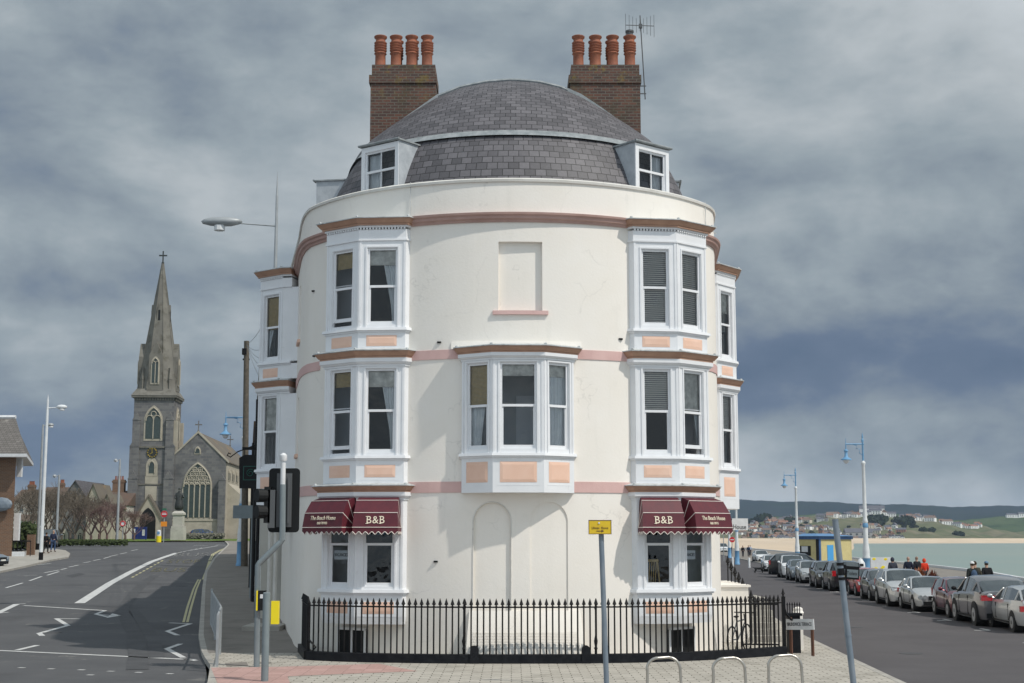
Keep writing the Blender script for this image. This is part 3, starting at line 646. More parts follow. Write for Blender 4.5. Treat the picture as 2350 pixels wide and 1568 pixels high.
# basement windows under the side bays and curved coal-hole block under the nose
for k in ('L', 'R'):
    B, F = facets(bays[k]); sg = bays[k]['sag']; B = B @ Matrix.Translation((0, -sg-.02, 0)); g = MB(B); g.box(-.42, .42, -.06, .2, -.1, .62); g.build('basement_window', M['black'], house)
    g = MB(B); [g.box(x, x+.05, -.09, -.06, -.1, .66) for x in (-.47, -.02, .42)]; g.box(-.47, .47, -.09, -.06, .62, .68); g.build('basement_window_frame', M['white'], house)
cb = MB(); sweep(cb, [(-.02, -.1), (.48, -.1), (.42, .32), (.06, 1.15), (-.02, 1.15)], SC-1.02, SC+1.62); cbo = cb.build('coal_hole_cover', M['render'], house)
cg = MB()
for i in range(9):
    z = .36+i*.035; o_ = .42-(z-.32)*(.36/.83)+.005
    sweep(cg, [(o_-.02, z), (o_+.002, z), (o_+.002, z+.012), (o_-.02, z+.012)], SC-.9, SC+1.5, .3)
cg.build('vent_slat', M['render'], cbo)
# ---- awnings on the ground-floor bays
def awning(F, w, word, xoff=0, deep=.52, label=None):
    bars = [(.06, 3.84), (.30, 3.76), (.50, 3.46), (.56, 3.12)]; zp = 3.10; a = MB(F)
    def rib(k): o, z = bars[k]; return [(-w/2+xoff, -.05, zp), (-w/2+xoff+.02*(3-k), -o, z), (w/2+xoff-.02*(3-k), -o, z), (w/2+xoff, -.05, zp)]
    fan = [( -w/2+xoff+.0, -.03, 3.78)]
    a.face((-w/2+xoff+.06, -.0, 3.86), (w/2+xoff-.06, -.0, 3.86), rib(0)[2], rib(0)[1])
    for k in range(3):
        r0, r1 = rib(k), rib(k+1)
        a.face(r1[1], r1[2], r0[2], r0[1]); a.face(r0[0], r1[1], r0[1]); a.face(r0[3], r0[2], r1[2])
    a.face((-w/2+xoff, 0, zp), rib(0)[1], (-w/2+xoff+.06, 0, 3.86)); a.face((w/2+xoff, 0, zp), (w/2+xoff-.06, 0, 3.86), rib(0)[2])
    r3 = rib(3); loop = [(r3[1][0], 0), (r3[1][0], -.56), (r3[2][0], -.56), (r3[2][0], 0)]
    edge = []
    for (x0, y0), (x1, y1) in zip(loop, loop[1:]):
        ln = math.dist((x0, y0), (x1, y1)); n = max(2, round(ln/.165))
        for s_ in range(n):
            pr_ = []
            for q in range(7):
                t = (s_+q/6)/n; d = .165-.065*(abs(math.cos(math.pi*q/6))**1.6); p = (lerp(x0, x1, t), lerp(y0, y1, t)); pr_.append((p, 3.11-d))
            for (p, zz), (p2, z2) in zip(pr_, pr_[1:]): a.face((p[0], p[1], zz), (p2[0], p2[1], z2), (p2[0], p2[1], 3.12), (p[0], p[1], 3.12))
            edge += [(p[0], p[1], zz) for p, zz in pr_]
    aw = a.build('awning', M['maroon'], house)
    if label: aw['label'] = label
    g = MB(F)
    for k in (1, 2): g.path([(p[0], p[1]-.004, p[2]+.004) for p in rib(k)], .0085, 5)
    g.path([(r3[1][0]-.004, -.02, 3.115), (r3[1][0]-.004, -.565, 3.115), (r3[2][0]+.004, -.565, 3.115), (r3[2][0]+.004, -.02, 3.115)], .0085, 5)
    g.path(edge, .0085, 4); g.build('piping', M['piping'], aw)
    sl_ = math.atan2(.06, .34)
    L_ = F @ Matrix.Translation((xoff, -.538, 3.285)) @ Matrix.Rotation(-sl_, 4, 'X')
    if word == 'B&B':
        text('B&B', .255, L_, M['gold'], 'lettering', aw, .005, space=1.12, sx=.95)
        g = MB(L_)      # serifs
        for x in (-.235, .085):
            for z in (-.089, .084): g.box(x, x+.06, -.009, .003, z, z+.011)
        g.build('letter_serif', M['gold'], aw)
    else:
        text('The Beach House', .145, L_ @ Matrix.Translation((0, 0, .055)), M['gold'], 'lettering', aw, .005, shear=.15 if word == 'i' else 0, sx=.82)
        text('B&B 789183' if word == 'i' else 'B&B 78915', .085, L_ @ Matrix.Translation((0, 0, -.07)), M['gold'], 'lettering', aw, .005, sx=.8)
_, F = facets(bays['L']); awning(F[2][0], 1.10, 'B&B', label='left awning lettered B&B'); awning(F[1][0], 1.34, 'i', -.02, label='left awning lettered The Beach House'); 
_, F = facets(bays['R']); awning(F[0][0], 1.04, 'B&B', label='right awning lettered B&B'); awning(F[1][0], 1.36, 'n', .06, label='right awning lettered The Beach House')
# vacancies cards and things behind the ground-floor glass
_, FL = facets(bays['L']); _, FR = facets(bays['R'])
for F_, x in ((FL[1][0], -.02), (FR[1][0], -.14)):
    g = MB(F_); g.box(x-.25, x+.25, .135, .14, 2.34, 2.56); cd_ = g.build('vacancies_card', M['signwhite'], house)
    text('VACANCIES', .115, F_ @ Matrix.Translation((x, .13, 2.45)), M['black'], 'lettering', cd_, .002, sx=.72)
g = MB(FR[0][0])
for i in range(6): g.tube((-.3+i*.055, .35, 1.7), (-.26+i*.055, .36, 2.3), .012, n=5)
g.box(-.3, .06, .33, .37, 2.28, 2.34); g.tube((.1, .35, 1.68), (.03, .36, 2.35), .02, n=6); g.build('dining_chair_back', M['bamboo'], house)
g = MB(FL[2][0]); g.box(-.12, .1, .3, .31, 2.95, 3.15); g.build('blue_notice', M['lampblue'], house)
# ---- slate roof: lower mansard ring, lead roll, upper dome to the party wall
YP = 39.65
def ring(r, z, s_in):      # follow the wall line inset by s_in
    return [PW(s, z, -s_in) for s in [lerp(sy(46.5, True), sy(46.5, False), i/90) for i in range(91)]]
r0 = ring(0, 11.35, .52); r1 = ring(0, 13.24, 1.40)
rf = MB(); uv = []
# r1 is slightly convex: 4 rows
rows = []
for j in range(5):
    t = j/4; k = math.sin(t*math.pi/2)*.25+t*.75
    rows.append([(lerp(a[0], b[0], t*.82+t*t*.18), lerp(a[1], b[1], t*.82+t*t*.18), lerp(a[2], b[2], k)) for a, b in zip(r0, r1)])
for j, rw in enumerate(rows):
    u = 0
    for i, p in enumerate(rw):
        if i: u += math.dist(rows[2][i][:2], rows[2][i-1][:2])
        rf.av(p); uv.append((u, j*.52))
n = len(r0)
for j in range(4):
    for i in range(n-1): rf.idx([j*n+i, j*n+i+1, (j+1)*n+i+1, (j+1)*n+i])
roof = rf.build('roof', M['slate'], house, smooth=True, keepuv=uv); roof['label'] = 'purple grey slate mansard and dome'
arch = [(-4.75, 13.25), (-4.25, 13.78), (-3.78, 14.22), (-3.2, 14.68), (-2.66, 15.07), (-2.16, 15.44), (-1.5, 15.72), (-.75, 15.88), (0, 15.94), (.75, 15.88), (1.4, 15.72), (2.0, 15.45), (2.55, 15.07), (3.1, 14.66), (3.7, 14.2), (4.15, 13.78), (4.6, 13.25)]
AL = [0]
for a, b in zip(arch, arch[1:]): AL.append(AL[-1]+math.dist(a, b))
def archp(t):
    d = t*AL[-1]
    for k in range(len(arch)-1):
        if d <= AL[k+1]+1e-9: break
    q = (d-AL[k])/(AL[k+1]-AL[k]); return lerp(arch[k][0], arch[k+1][0], q), lerp(arch[k][1], arch[k+1][1], q)
ub = [PW(s, 13.30, -1.38) for s in [lerp(sphi(-60)-1.2, sphi(57)+1.2, i/60) for i in range(61)]]
ub = [p for p in ub if p[1] <= YP+.4]
nu = len(ub); rf = MB(); uv = []; NR = 9; grid = []
for j in range(NR):
    t = j/(NR-1); rw = []
    for i, p in enumerate(ub):
        th = i/(nu-1); ax, az_ = archp(lerp(.02, .98, th)); bulge = .42*math.sin(math.pi*t)*math.sin(math.pi*th)**.5
        rw.append((lerp(p[0], ax, t), lerp(p[1], YP, t)-bulge*.35, lerp(p[2], az_, t**.93)+bulge*.55))
    grid.append(rw)
vv = 0
for j, rw in enumerate(grid):
    if j: vv += math.dist(grid[j][nu//2], grid[j-1][nu//2])
    u = 0
    for i, p in enumerate(rw):
        if i: u += math.dist(grid[3][i], grid[3][i-1])
        rf.av(p); uv.append((u, vv+.05))
for j in range(NR-1):
    for i in range(nu-1): rf.idx([j*nu+i, j*nu+i+1, (j+1)*nu+i+1, (j+1)*nu+i])
rf.build('upper_roof', M['slate'], roof, smooth=True, keepuv=uv)
fl = MB()
pts = [(p[0], p[1], p[2]+.0) for p in r1 if p[1] < 46]
for a_, off_, zz in ((0, 0, 0),):
    ring1 = [PW(s, 13.17, -1.27) for s in [lerp(sy(44, True), sy(44, False), i/90) for i in range(91)]]
    ring2 = [PW(s, 13.33, -1.40) for s in [lerp(sy(44, True), sy(44, False), i/90) for i in range(91)]]
    ring3 = [PW(s, 13.31, -1.55) for s in [lerp(sy(44, True), sy(44, False), i/90) for i in range(91)]]
    ids = [[fl.av(p) for p in rg] for rg in (ring1, ring2, ring3)]
    for a, b in zip(ids, ids[1:]):
        for i in range(90): fl.idx([a[i], a[i+1], b[i+1], b[i]])
fl.build('lead_roll', M['flash'], roof, smooth=True, ang=80)
fl = MB()
top = [archp(lerp(.02, .98, i/50)) for i in range(51)]
fl.path([(x, YP+.04, z+.04) for x, z in top if -2.3 < x < 2.1], .055, 6)
for sgn, xs in ((-1, (-4.1, -2.18)), (1, (1.7, 3.72))):      # stepped flashing against each stack
    cs_ = [(x, z) for x, z in top if xs[0]-.2 < x < xs[1]+.2]
    for (xa, za), (xb, zb_) in zip(cs_, cs_[1:]):
        fl.face((xa, YP-.03, za-.03), (xb, YP-.03, zb_-.03), (xb, YP-.03, zb_+.09), (xa, YP-.03, za+.09))
fl.build('flashing', M['flash'], roof, smooth=True)
bk = MB(); bk.extr([(x, YP+.06, z-.05) for x, z in top]+[(4.5, YP+.06, 13), (-4.5, YP+.06, 13)], (0, .3, 0)); bk.build('party_wall', M['lead'], roof)
bk = MB(); bk.prism([PW(s, 0, -1.42)[:2] for s in [lerp(sy(46.4, True), sy(46.4, False), i/60) for i in range(61)]], 13.1, 13.2); bk.build('flat_roof', M['lead'], roof)
# ---- chimneys
def stack(x0, x1, cowl):
    s_ = MB(); y0 = YP-.02; y1 = YP+.95
    s_.box(x0, x1, y0, y1, 13.0, 15.86); s_.box(x0-.045, x1+.03, y0-.045, y1+.045, 15.862, 16.10); s_.box(x0+.03, x1-.02, y0+.0, y1-.0, 16.102, 16.42)
    st_ = s_.build('chimney', M['brick'], house)
    s_ = MB(); s_.prism([(x0+.05, y0+.03), (x1-.04, y0+.03), (x1-.04, y1-.03), (x0+.05, y1-.03)], 16.42, 16.47, [(x0+.2, y0+.2), (x1-.2, y0+.2), (x1-.2, y1-.2), (x0+.2, y1-.2)]); s_.build('flaunching', M['lead'], st_)
    n_ = 4
    for row in range(2):
      for i in range(n_):
        x = lerp(x0+.25, x1-.27, i/(n_-1)); y = y0+.24+row*.42
        if row and i in (0, 3): continue
        p = MB(); h = .93
        pr_ = [(.165, 0), (.155, .02), (.15, .36), (.185, .40), (.15, .44)]
        for q in range(4): z = .47+q*.075; pr_ += [(.175, z), (.187, z+.025), (.187, z+.035), (.155, z+.05)]
        pr_ += [(.14, .79), (.14, .84), (.185, .88), (.19, .92), (.17, .935), (.12, .935), (.11, .7)]
        p.lathe(pr_, (x, y, 16.42), 18); cp_ = p.build('chimney_pot', M['terra'], st_, smooth=True, ang=50)
        if cowl and i == 3 and not row: p = MB(); p.lathe([(.10, .85), (.10, 1.04), (.125, 1.05), (.125, 1.10), (.08, 1.12)], (x, y, 16.42), 14); p.build('cowl', M['darksteel'], st_, smooth=True)
    return st_
stack(-4.08, -2.2, False); ch2 = stack(1.68, 3.70, True)
# ---- dormers
def dormer(phi, rad, wd, z0, z1, off=None):
    if off: Fm = frame(off[0], off[1], 0, phi)
    else: Fm = frame(CX+rad*math.sin(phi), CY-rad*math.cos(phi), 0, phi)
    d = MB(Fm); t = .12
    d.box(-wd/2, -wd/2+t, 0, .1, z0, z1); d.box(wd/2-t, wd/2, 0, .1, z0, z1); d.box(-wd/2+t, wd/2-t, 0, .1, z1-.14, z1); d.box(-wd/2+t, wd/2-t, -.01, .1, z0, z0+.14)
    o = d.build('dormer', M['white'], house)
    sash(Fm, wd-2*t, z0+.14, z1-.14, o, cross=True); curtain(Fm, wd-2*t, -1 if phi < 0 else 1, z0+.2, z1-.2, o, .4, .4, .2)
    c = MB(Fm); dp = 1.35
    for sx in (-1, 1):
        c = MB(Fm); x = sx*(wd/2+.012); c.extr([(x, .02, z0-.1), (x, .02, z1+.02), (x, dp, z1+.02), (x, .45, z0-.1)], (-sx*.03, 0, 0)); c.build('dormer_cheek', M['cheek'], o)
    c = MB(Fm); c.prism([(-wd/2-.06, -.07), (wd/2+.06, -.07), (wd/2+.06, dp+.25), (-wd/2-.06, dp+.25)], z1+.021, z1+.06); c.tube((-wd/2-.06, -.06, z1+.05), (wd/2+.06, -.06, z1+.05), .03); c.build('dormer_roof', M['flash'], o)
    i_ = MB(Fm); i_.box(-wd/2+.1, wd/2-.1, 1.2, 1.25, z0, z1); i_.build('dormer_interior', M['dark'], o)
dormer(R(-37), 5.72, 1.30, 11.66, 13.02); dormer(R(40), 5.72, 1.24, 11.66, 13.02)
dormer(R(-100), 0, 1.25, 11.66, 12.95, off=(-5.5, 40.35)); dormer(R(86), 0, 1.25, 11.66, 12.95, off=(4.82, 40.4))
# ---- television aerial on the right-hand chimney
a = MB(); ax_, ay = 3.86, YP+.2
a.tube((ax_, ay, 15.45), (ax_-.12, ay, 17.98), .018, n=6)
for z in (15.62, 15.85): a.box(3.66, ax_+.03, ay-.015, ay+.015, z-.012, z+.012)
a.tube((ax_-.56, ay-.2, 17.62), (ax_+.30, ay+.15, 17.72), .013, n=5); 
for k in range(9):
    t = k/8; x, y, z = lerp(ax_-.56, ax_+.30, t), lerp(ay-.2, ay+.15, t), lerp(17.62, 17.72, t); l = .18+.16*abs(t-.5)*2
    a.tube((x, y, z-l), (x, y, z+l), .006, n=4)
a.box(ax_-.16, ax_-.06, ay-.04, ay+.04, 17.6, 17.72)
a.build('television_aerial', M['darksteel'], ch2)
# cables on the parapet and wall
cbm = MB(); sL = sphi(-24)
cbm.path([PW(sL, 11.72, .02), PW(sL, 11.3, .012), PW(sL+.01, 10.9, .02), PW(sL-.02, 10.8, .24), PW(sL-.03, 10.5, .05)], .008, 4)
sR = sphi(55); cbm.path([PW(sR, 11.72, .02), PW(sR-.06, 11.5, .05), PW(sR-.02, 11.1, .03), PW(sR+.12, 10.85, .25)], .012, 4)
cbm.build('cable', M['lead'], house)
for s_, z_ in ((sphi(-57), 9.35), (sphi(-56), 7.6), (sphi(-17), 2.3), (sphi(-16.5), 7.62), (sphi(25.5), 7.75)):
    g = MB(); x, y, z = PW(s_, z_, .01); g.box(x-.05, x+.05, y-.03, y+.03, z-.02, z+.02); g.build('wall_fixing', M['iron'], house)
settle(house)
# ================================================================== ground, roads, pavements
KL = [(15, -5.7), (28.9, -6.05), (33, -6.85), (36.3, -7.75), (43, -9.3), (68, -14.6), (84.4, -18), (106, -22), (143, -28.3), (175, -35)]
def kl(y): return interp(KL, y)
def kr(y): return interp([(15, 7.2), (28.95, 7.84), (44.3, 8.75), (120, 16.2), (200, 24.5)], y)
def kp(y): return interp([(15, 15.6), (47, 17.9), (125, 24.2), (150, 27.6), (330, 44)], y)
def ed(y): return interp([(-20, 28), (60, 30), (95, 34), (125, 40), (190, 47), (330, 60), (500, 75)], y)
def grid(name, m, xa, xb, ys, off, nx=12, fn=T, uvs=1):
    g = MB(); ids = []
    for y in ys:
        a, b = xa(y), xb(y); ids.append([g.av((lerp(a, b, i/nx), y, fn(lerp(a, b, i/nx), y)+off)) for i in range(nx+1)])
    for r0_, r1_ in zip(ids, ids[1:]):
        for i in range(nx): g.idx([r0_[i], r0_[i+1], r1_[i+1], r1_[i]])
    return struct(g.build(name, m, smooth=True))
def fr_(a, b, st): return [a+(b-a)*i/round((b-a)/st) for i in range(round((b-a)/st)+1)]
YS = fr_(-30, 20, 10)+fr_(25, 200, 5)+fr_(220, 520, 20)
grid('ground', M['earth'], lambda y: -420, lambda y: ed(y), YS+[700, 1100, 1800], -.30, 40)
grid('road', M['asphalt'], lambda y: -75, kl, [y for y in YS if y <= 190], -.12, 24)
grid('seafront_road', M['asphalt2'], kr, kp, [y for y in YS if 10 <= y <= 420], -.12, 4)
grid('near_road', M['asphalt'], lambda y: -75, lambda y: 30, [-30, -10, 5, 14.9], -.125, 6)
grid('promenade', M['footway'], lambda y: kp(y)+.15, ed, [y for y in YS if y <= 420], 0, 6)
pv = MB(); ysp = fr_(15, 37.5, 1.5)
fy = lambda y: kl(y)+.15
grid('pavement', M['paver'], lambda y: kl(y)+.15, lambda y: kr(y)-.15, fr_(15, 36.5, 1.25), 0, 10)
grid('side_pavement', M['footway'], lambda y: kl(y)+.15, lambda y: interp([(36.5, -3.0), (40, -3), (60, -8), (200, -36)], y), [36.5, 38, 40, 43]+fr_(45, 175, 5), .002, 3)
grid('area_paving', M['paver'], lambda y: -3.2, lambda y: kr(y)-.15, [36.5, 38, 40, 42, 45, 50, 60, 80, 120], .001, 4)
def strip3(name, m, pts, w, off, h=None):
    """flat strip of width w along ground points"""
    g = MB(); prev = None; n = len(pts)
    for i, (x, y) in enumerate(pts):
        a = pts[max(i-1, 0)]; b = pts[min(i+1, n-1)]; dx_, dy_ = b[0]-a[0], b[1]-a[1]; d = math.hypot(dx_, dy_) or 1
        nx_, ny_ = -dy_/d*w/2, dx_/d*w/2
        if 0 < i < n-1:
            a1 = math.atan2(pts[i][1]-a[1], pts[i][0]-a[0]); a2 = math.atan2(b[1]-pts[i][1], b[0]-pts[i][0]); c_ = max(.35, abs(math.cos((a2-a1)/2))); nx_ /= c_; ny_ /= c_
        l_ = (x+nx_, y+ny_); r_ = (x-nx_, y-ny_)
        cur = [g.av((p[0], p[1], T(*p)+off)) for p in (l_, r_)]
        if prev: g.idx([prev[0], prev[1], cur[1], cur[0]])
        prev = cur
    return g
def kerbline(name, xf, ys, side):
    g = MB(); prev = None
    for y in ys:
        x = xf(y); x0, x1 = (x, x+.15*side)
        cur = [g.av((x0, y, T(x0, y)-.13)), g.av((x0, y, T(x0, y)+.004)), g.av((x1, y, T(x1, y)+.004)), g.av((x1, y, T(x1, y)-.02))]
        if prev:
            for a, b in ((0, 1), (1, 2), (2, 3)): g.idx([prev[a], prev[b], cur[b], cur[a]])
        prev = cur
    return struct(g.build(name, M['kerb']))
kerbline('kerb', kl, fr_(15, 175, 2), 1); kerbline('kerb', kr, fr_(15, 120, 3), -1); kerbline('kerb', kp, fr_(15, 330, 5), 1)
# tactile paving: strip along the crossing and tail back to the railings
def gpoly(name, m, pxs, off):
    g = MB(); g.face(*[(*GT(*p), T(*GT(*p))+off) for p in pxs]); return struct(g.build(name, m))
gpoly('tactile_paving', M['tactile'], [(502, 1575), (484, 1533), (640, 1531), (870, 1524), (958, 1541), (700, 1551), (660, 1553), (668, 1575)], .005)
gpoly('drain_cover', M['footway'], [(520, 1530), (516, 1522), (566, 1520), (570, 1529)], .006)
gpoly('drain_cover', M['footway'], [(594, 1524), (592, 1520), (622, 1520), (624, 1523)], .006)
# asphalt repairs
for pts_ in ([(360, 1470), (402, 1474), (404, 1490), (358, 1487)], [(150, 1322), (182, 1315), (196, 1318), (166, 1326)]):
    g = MB(); q_ = [GT(a, b, -.12) for a, b in pts_]; g.face(*[(x, y, T(x, y)-.116) for x, y in q_]); struct(g.build('road_patch', M['patch']))
for a, b in ((120, 1452), (330, 1360), (418, 1345), (2090, 1500), (1960, 1440)):
    x, y = GT(a, b, -.12); g = MB(); g.tube((x, y, -.125), (x, y, T(x, y)-.113), .3, n=20); struct(g.build('manhole_cover', M['tyremark']))
# ---- road markings
def zc(pts): return [(x/2.2195, 861.7+y/2.2195) for x, y in pts]
def mark(pts, w, m='paint', name='road_marking', dens=True):
    g3 = [GT(x, y, -.12) for x, y in zc(pts)]
    if dens:
        o = []
        for a, b in zip(g3, g3[1:]):
            n = max(1, int(math.dist(a, b)/4)); o += [(lerp(a[0], b[0], i/n), lerp(a[1], b[1], i/n)) for i in range(n)]
        g3 = o+[g3[-1]]
    if not dens:
        g = MB()
        for (xa, ya), (xb, yb) in zip(g3, g3[1:]):
            d = math.dist((xa, ya), (xb, yb)); ux, uy = (xb-xa)/d*w*.45, (yb-ya)/d*w*.45; nx_, ny_ = -uy/.9, ux/.9
            g.face(*[(x, y, T(x, y)-.112+.0003*len(g.f)/4) for x, y in ((xa-ux-nx_, ya-uy-ny_), (xb+ux-nx_, yb+uy-ny_), (xb+ux+nx_, yb+uy+ny_), (xa-ux+nx_, ya-uy+ny_))])
        return struct(g.build(name, M[m]))
    return struct(strip3(name, None, g3, w, -.112).build(name, M[m]))
def gp(name, m, pts, off=-.112):
    g = MB(); q = [GT(x, y, -.12) for x, y in zc(pts)]; g.face(*[(x, y, T(x, y)+off) for x, y in q]); return struct(g.build(name, M[m]))
mark([(405, 1161), (560, 1060), (660, 1005), (770, 950), (840, 925), (900, 905)], .42)
mark([(900, 905), (960, 893), (1040, 880), (1110, 868)], .14)
mark([(-60, 1235), (85, 1166), (130, 1164)], .22); mark([(120, 1173), (330, 1186), (535, 1199)], .17); mark([(535, 1199), (488, 1217), (545, 1231)], .15, dens=False)
gp('road_marking', 'paint', [(540, 1237), (572, 1214), (620, 1224)]); mark([(500, 1219), (590, 1226)], .12)
mark([(-60, 1218), (45, 1207)], .12)
mark([(-80, 1399), (450, 1424), (995, 1450)], .2); mark([(940, 1447), (1000, 1455)], .14)
mark([(700, 1500), (705, 1420), (690, 1320), (640, 1230), (625, 1190), (660, 1140), (700, 1090), (740, 1050), (790, 1020)], .5, 'tyremark', 'tyre_track')
mark([(800, 1440), (780, 1340), (720, 1250), (680, 1200)], .4, 'tyremark', 'tyre_track')
mark([(395, 1241), (288, 1240), (345, 1275), (200, 1315), (256, 1360), (90, 1400)], .17, dens=False)
mark([(870, 1262), (968, 1266), (852, 1304), (970, 1351), (850, 1394), (932, 1438)], .16, dens=False)
for x, y in ((110, 1490), (260, 1496), (415, 1501), (565, 1508), (707, 1514), (865, 1521), (460, 1527)): mark([(x-17, y), (x+17, y+1)], .13)
for o in (0, 19): mark([(935+o, 1258), (955+o, 1180), (985+o*.8, 1090), (1010+o*.6, 1040)], .085, 'ypaint')
mark([(1048, 1040), (1062, 1000), (1076, 947)], .42, 'ypaint')
for o in (0, 9): mark([(1064+o, 943), (1080+o, 912), (1120+o, 890), (1180+o, 868)], .1, 'ypaint')
for a, b in (((30, 1083), (115, 1058)), ((150, 1047), (212, 1025)), ((120, 1020), (190, 1018)), ((225, 1006), (300, 992)), ((240, 1019), (300, 1000)), ((310, 990), (340, 983)), ((350, 977), (400, 967)), ((425, 955), (462, 949)), ((475, 944), (512, 937)), ((527, 933), (562, 924)), ((560, 922), (600, 914)), ((612, 910), (646, 903)), ((668, 894), (702, 887)), ((45, 985), (180, 968)), ((190, 966), (260, 958))): mark([a, b], .13)
for i in range(9): t = i/9; mark([(lerp(672, 838, t), lerp(1030, 938, t)), (lerp(672, 838, t+.06), lerp(1030, 938, t+.06))], .13, 'ypaint')
for i in range(6): t = i/6; mark([(lerp(900, 1040, t), lerp(905, 877, t)), (lerp(900, 1040, t+.09), lerp(905, 877, t+.09))], .12)
mark([(1095, 930), (1180, 930)], .4, 'kerb')
for a, b in (((985, 867), (1060, 867)), ((1100, 864), (1180, 866))): mark([a, b], .3)
# painted words of the bus bay, read from further up the street
def roadword(s, px_, py_, wpx, m, lenm):
    x, y = GT(px_/2.2195, 861.7+py_/2.2195, -.12); z = T(x, y); ww = wpx/2.2195*y/FPX
    cu_ = text(s, 1, Matrix.Identity(4), M[m], 'road_lettering', None, .001); me = cu_.data
    xs = [v.co.x for v in me.vertices]; zs = [v.co.z for v in me.vertices]; sx_ = ww/(max(xs)-min(xs)); sz = lenm/(max(zs)-min(zs))
    for v in me.vertices: lx, ly = v.co.x*sx_, v.co.z*sz; v.co = (x+lx-ly*.2, y+ly, 0); v.co.z = T(v.co.x, v.co.y)-.108
    struct(cu_)
roadword('BUS', 860, 992, 170, 'wornpaint', 5.5); roadword('STOP', 935, 949, 165, 'wornpaint', 6.5); roadword('BUS', 975, 914, 170, 'wornpaint2', 9)
# parking bay ticks on the seafront
for i in range(14):
    y = 36+i*5.6; x = kp(y)-2.35; g = MB(); g.box(x-.5, x+.0, y-.05, y+.05, -.118, -.112); g.box(x-.05, x+.05, y+.05, y+.9, -.118, -.1121); struct(g.build('road_marking', M['paint']))
# left-hand pavement and its kerb, beyond the junction
ip = [(-40, 1326), (0, 1311), (62, 1298), (120, 1284), (157, 1278), (161, 1270), (150, 1263), (120, 1259), (78, 1262), (-40, 1275)]
g = MB(); q = [GT(*p) for p in ip]; lo = [g.av((x, y, T(x, y)-.13)) for x, y in q]; hi = [g.av((x, y, T(x, y))) for x, y in q]; g.idx(hi)
for k in range(len(q)): k2 = (k+1) % len(q); g.idx([lo[k], lo[k2], hi[k2], hi[k]])
struct(g.build('far_pavement', M['kerb']))
# grass in front of the church
g = MB(); n = 30; xs_ = fr_(-78, -32, 2); prev = None
for y in fr_(176, 212, 3):
    cur = [g.av((x+(y-190)*-.2, y, T(x, y)-.02+.10*random.random())) for x in xs_]
    if prev:
        for k in range(len(cur)-1): g.idx([prev[k], prev[k+1], cur[k+1], cur[k]])
    prev = cur
struct(g.build('grass', M['grass'], smooth=True))
# beach, sea, promenade edge wall
def sh(y): return interp([(-20, 48), (100, 56), (200, 62), (353, 82), (800, 190), (1736, 430), (2000, 520)], y)
def bz(x, y):
    a, b = ed(y), sh(y); t = (x-a)/max(1, b-a)
    return -1.3-1.75*smooth(t) if t < 1.0 else -3.05-.5*min(1, (t-1)*3)
g = MB(); prev = None
for y in [-20, 20, 60, 100, 140, 190, 240, 300, 353, 450, 600, 800, 1100, 1400, 1736, 2000]:
    a = ed(y)-.3 if y < 500 else lerp(75, 150, (y-500)/1500); b = sh(y)*1.08+6
    cur = [g.av((lerp(a, b, i/12), y, bz(lerp(a, b, i/12), y) if y < 500 else lerp(.4 if y > 700 else -1.2, -3.3, smooth(i/12)))) for i in range(13)]
    if prev:
        for k in range(12): g.idx([prev[k], prev[k+1], cur[k+1], cur[k]])
    prev = cur
struct(g.build('beach', M['sand'], smooth=True))
g = MB(); g.face((20, -40, -3.0), (5000, -40, -3.0), (5000, 6600, -3.0), (20, 6600, -3.0)); struct(g.build('sea', M['sea']))
w_ = MB()
ys_ = fr_(-20, 420, 20)
for a, b in zip(ys_, ys_[1:]):
    xa, xb = ed(a), ed(b); w_.extr([(xa, a, -1.8), (xb, b, -1.8), (xb, b, .22), (xa, a, .22)], (.35, 0, 0))
tag(w_.build('promenade_wall', M['signwhite']), 'low pale wall along the beach edge of the promenade', 'wall')
# ================================================================== iron railings round the area
rl = thing('iron_railing', 'black spear-topped iron railing curving round the front of the guest house', 'railing', (0, 33.2, 0))
RT = [(-4.85, 34.5), (-3.9, 34.02), (-2, 33.6), (0, 33.48), (2, 33.6), (3.6, 34.0), (5.4, 34.95), (6.75, 35.95)]
def ry(x):
    for k in range(len(RT)-1):
        if x <= RT[k+1][0]: break
    p = [RT[max(k-1, 0)], RT[k], RT[k+1], RT[min(k+2, len(RT)-1)]]; h_ = p[2][0]-p[1][0]; t = (x-p[1][0])/h_
    m0 = (p[2][1]-p[0][1])/(p[2][0]-p[0][0]); m1 = (p[3][1]-p[1][1])/(p[3][0]-p[1][0])
    return (2*t**3-3*t*t+1)*p[1][1]+(t**3-2*t*t+t)*h_*m0+(-2*t**3+3*t*t)*p[2][1]+(t**3-t*t)*h_*m1
XS = [-4.85+i*.02 for i in range(581)]; AR = [0]
for a, b in zip(XS, XS[1:]): AR.append(AR[-1]+math.hypot(b-a, ry(b)-ry(a)))
def rp(u, dr=0):      # u 0..1 along the railing, dr outwards
    d = u*AR[-1]; x = interp(list(zip(AR, XS)), d); e_ = .02; sl_ = (ry(min(6.75, x+e_))-ry(max(-4.85, x-e_)))/(2*e_); n_ = math.hypot(1, sl_)
    return (x+sl_/n_*dr, ry(x)-dr/n_)
pl = MB(); prev = None
for i in range(81):
    d = i/80; a, b = rp(d, .13), rp(d, -.11); hgt = .2
    cur = [pl.av((*a, -.02)), pl.av((*a, hgt)), pl.av((*b, hgt)), pl.av((*b, -.02))]
    if prev:
        for k in range(3): pl.idx([prev[k], prev[k+1], cur[k+1], cur[k]])
    prev = cur
pl.build('plinth', M['blackp'], rl)
tr_ = MB(); tr_.path([(*rp(d/60), 1.27) for d in range(61)], .02, 6); tr_.build('top_rail', M['iron'], rl)
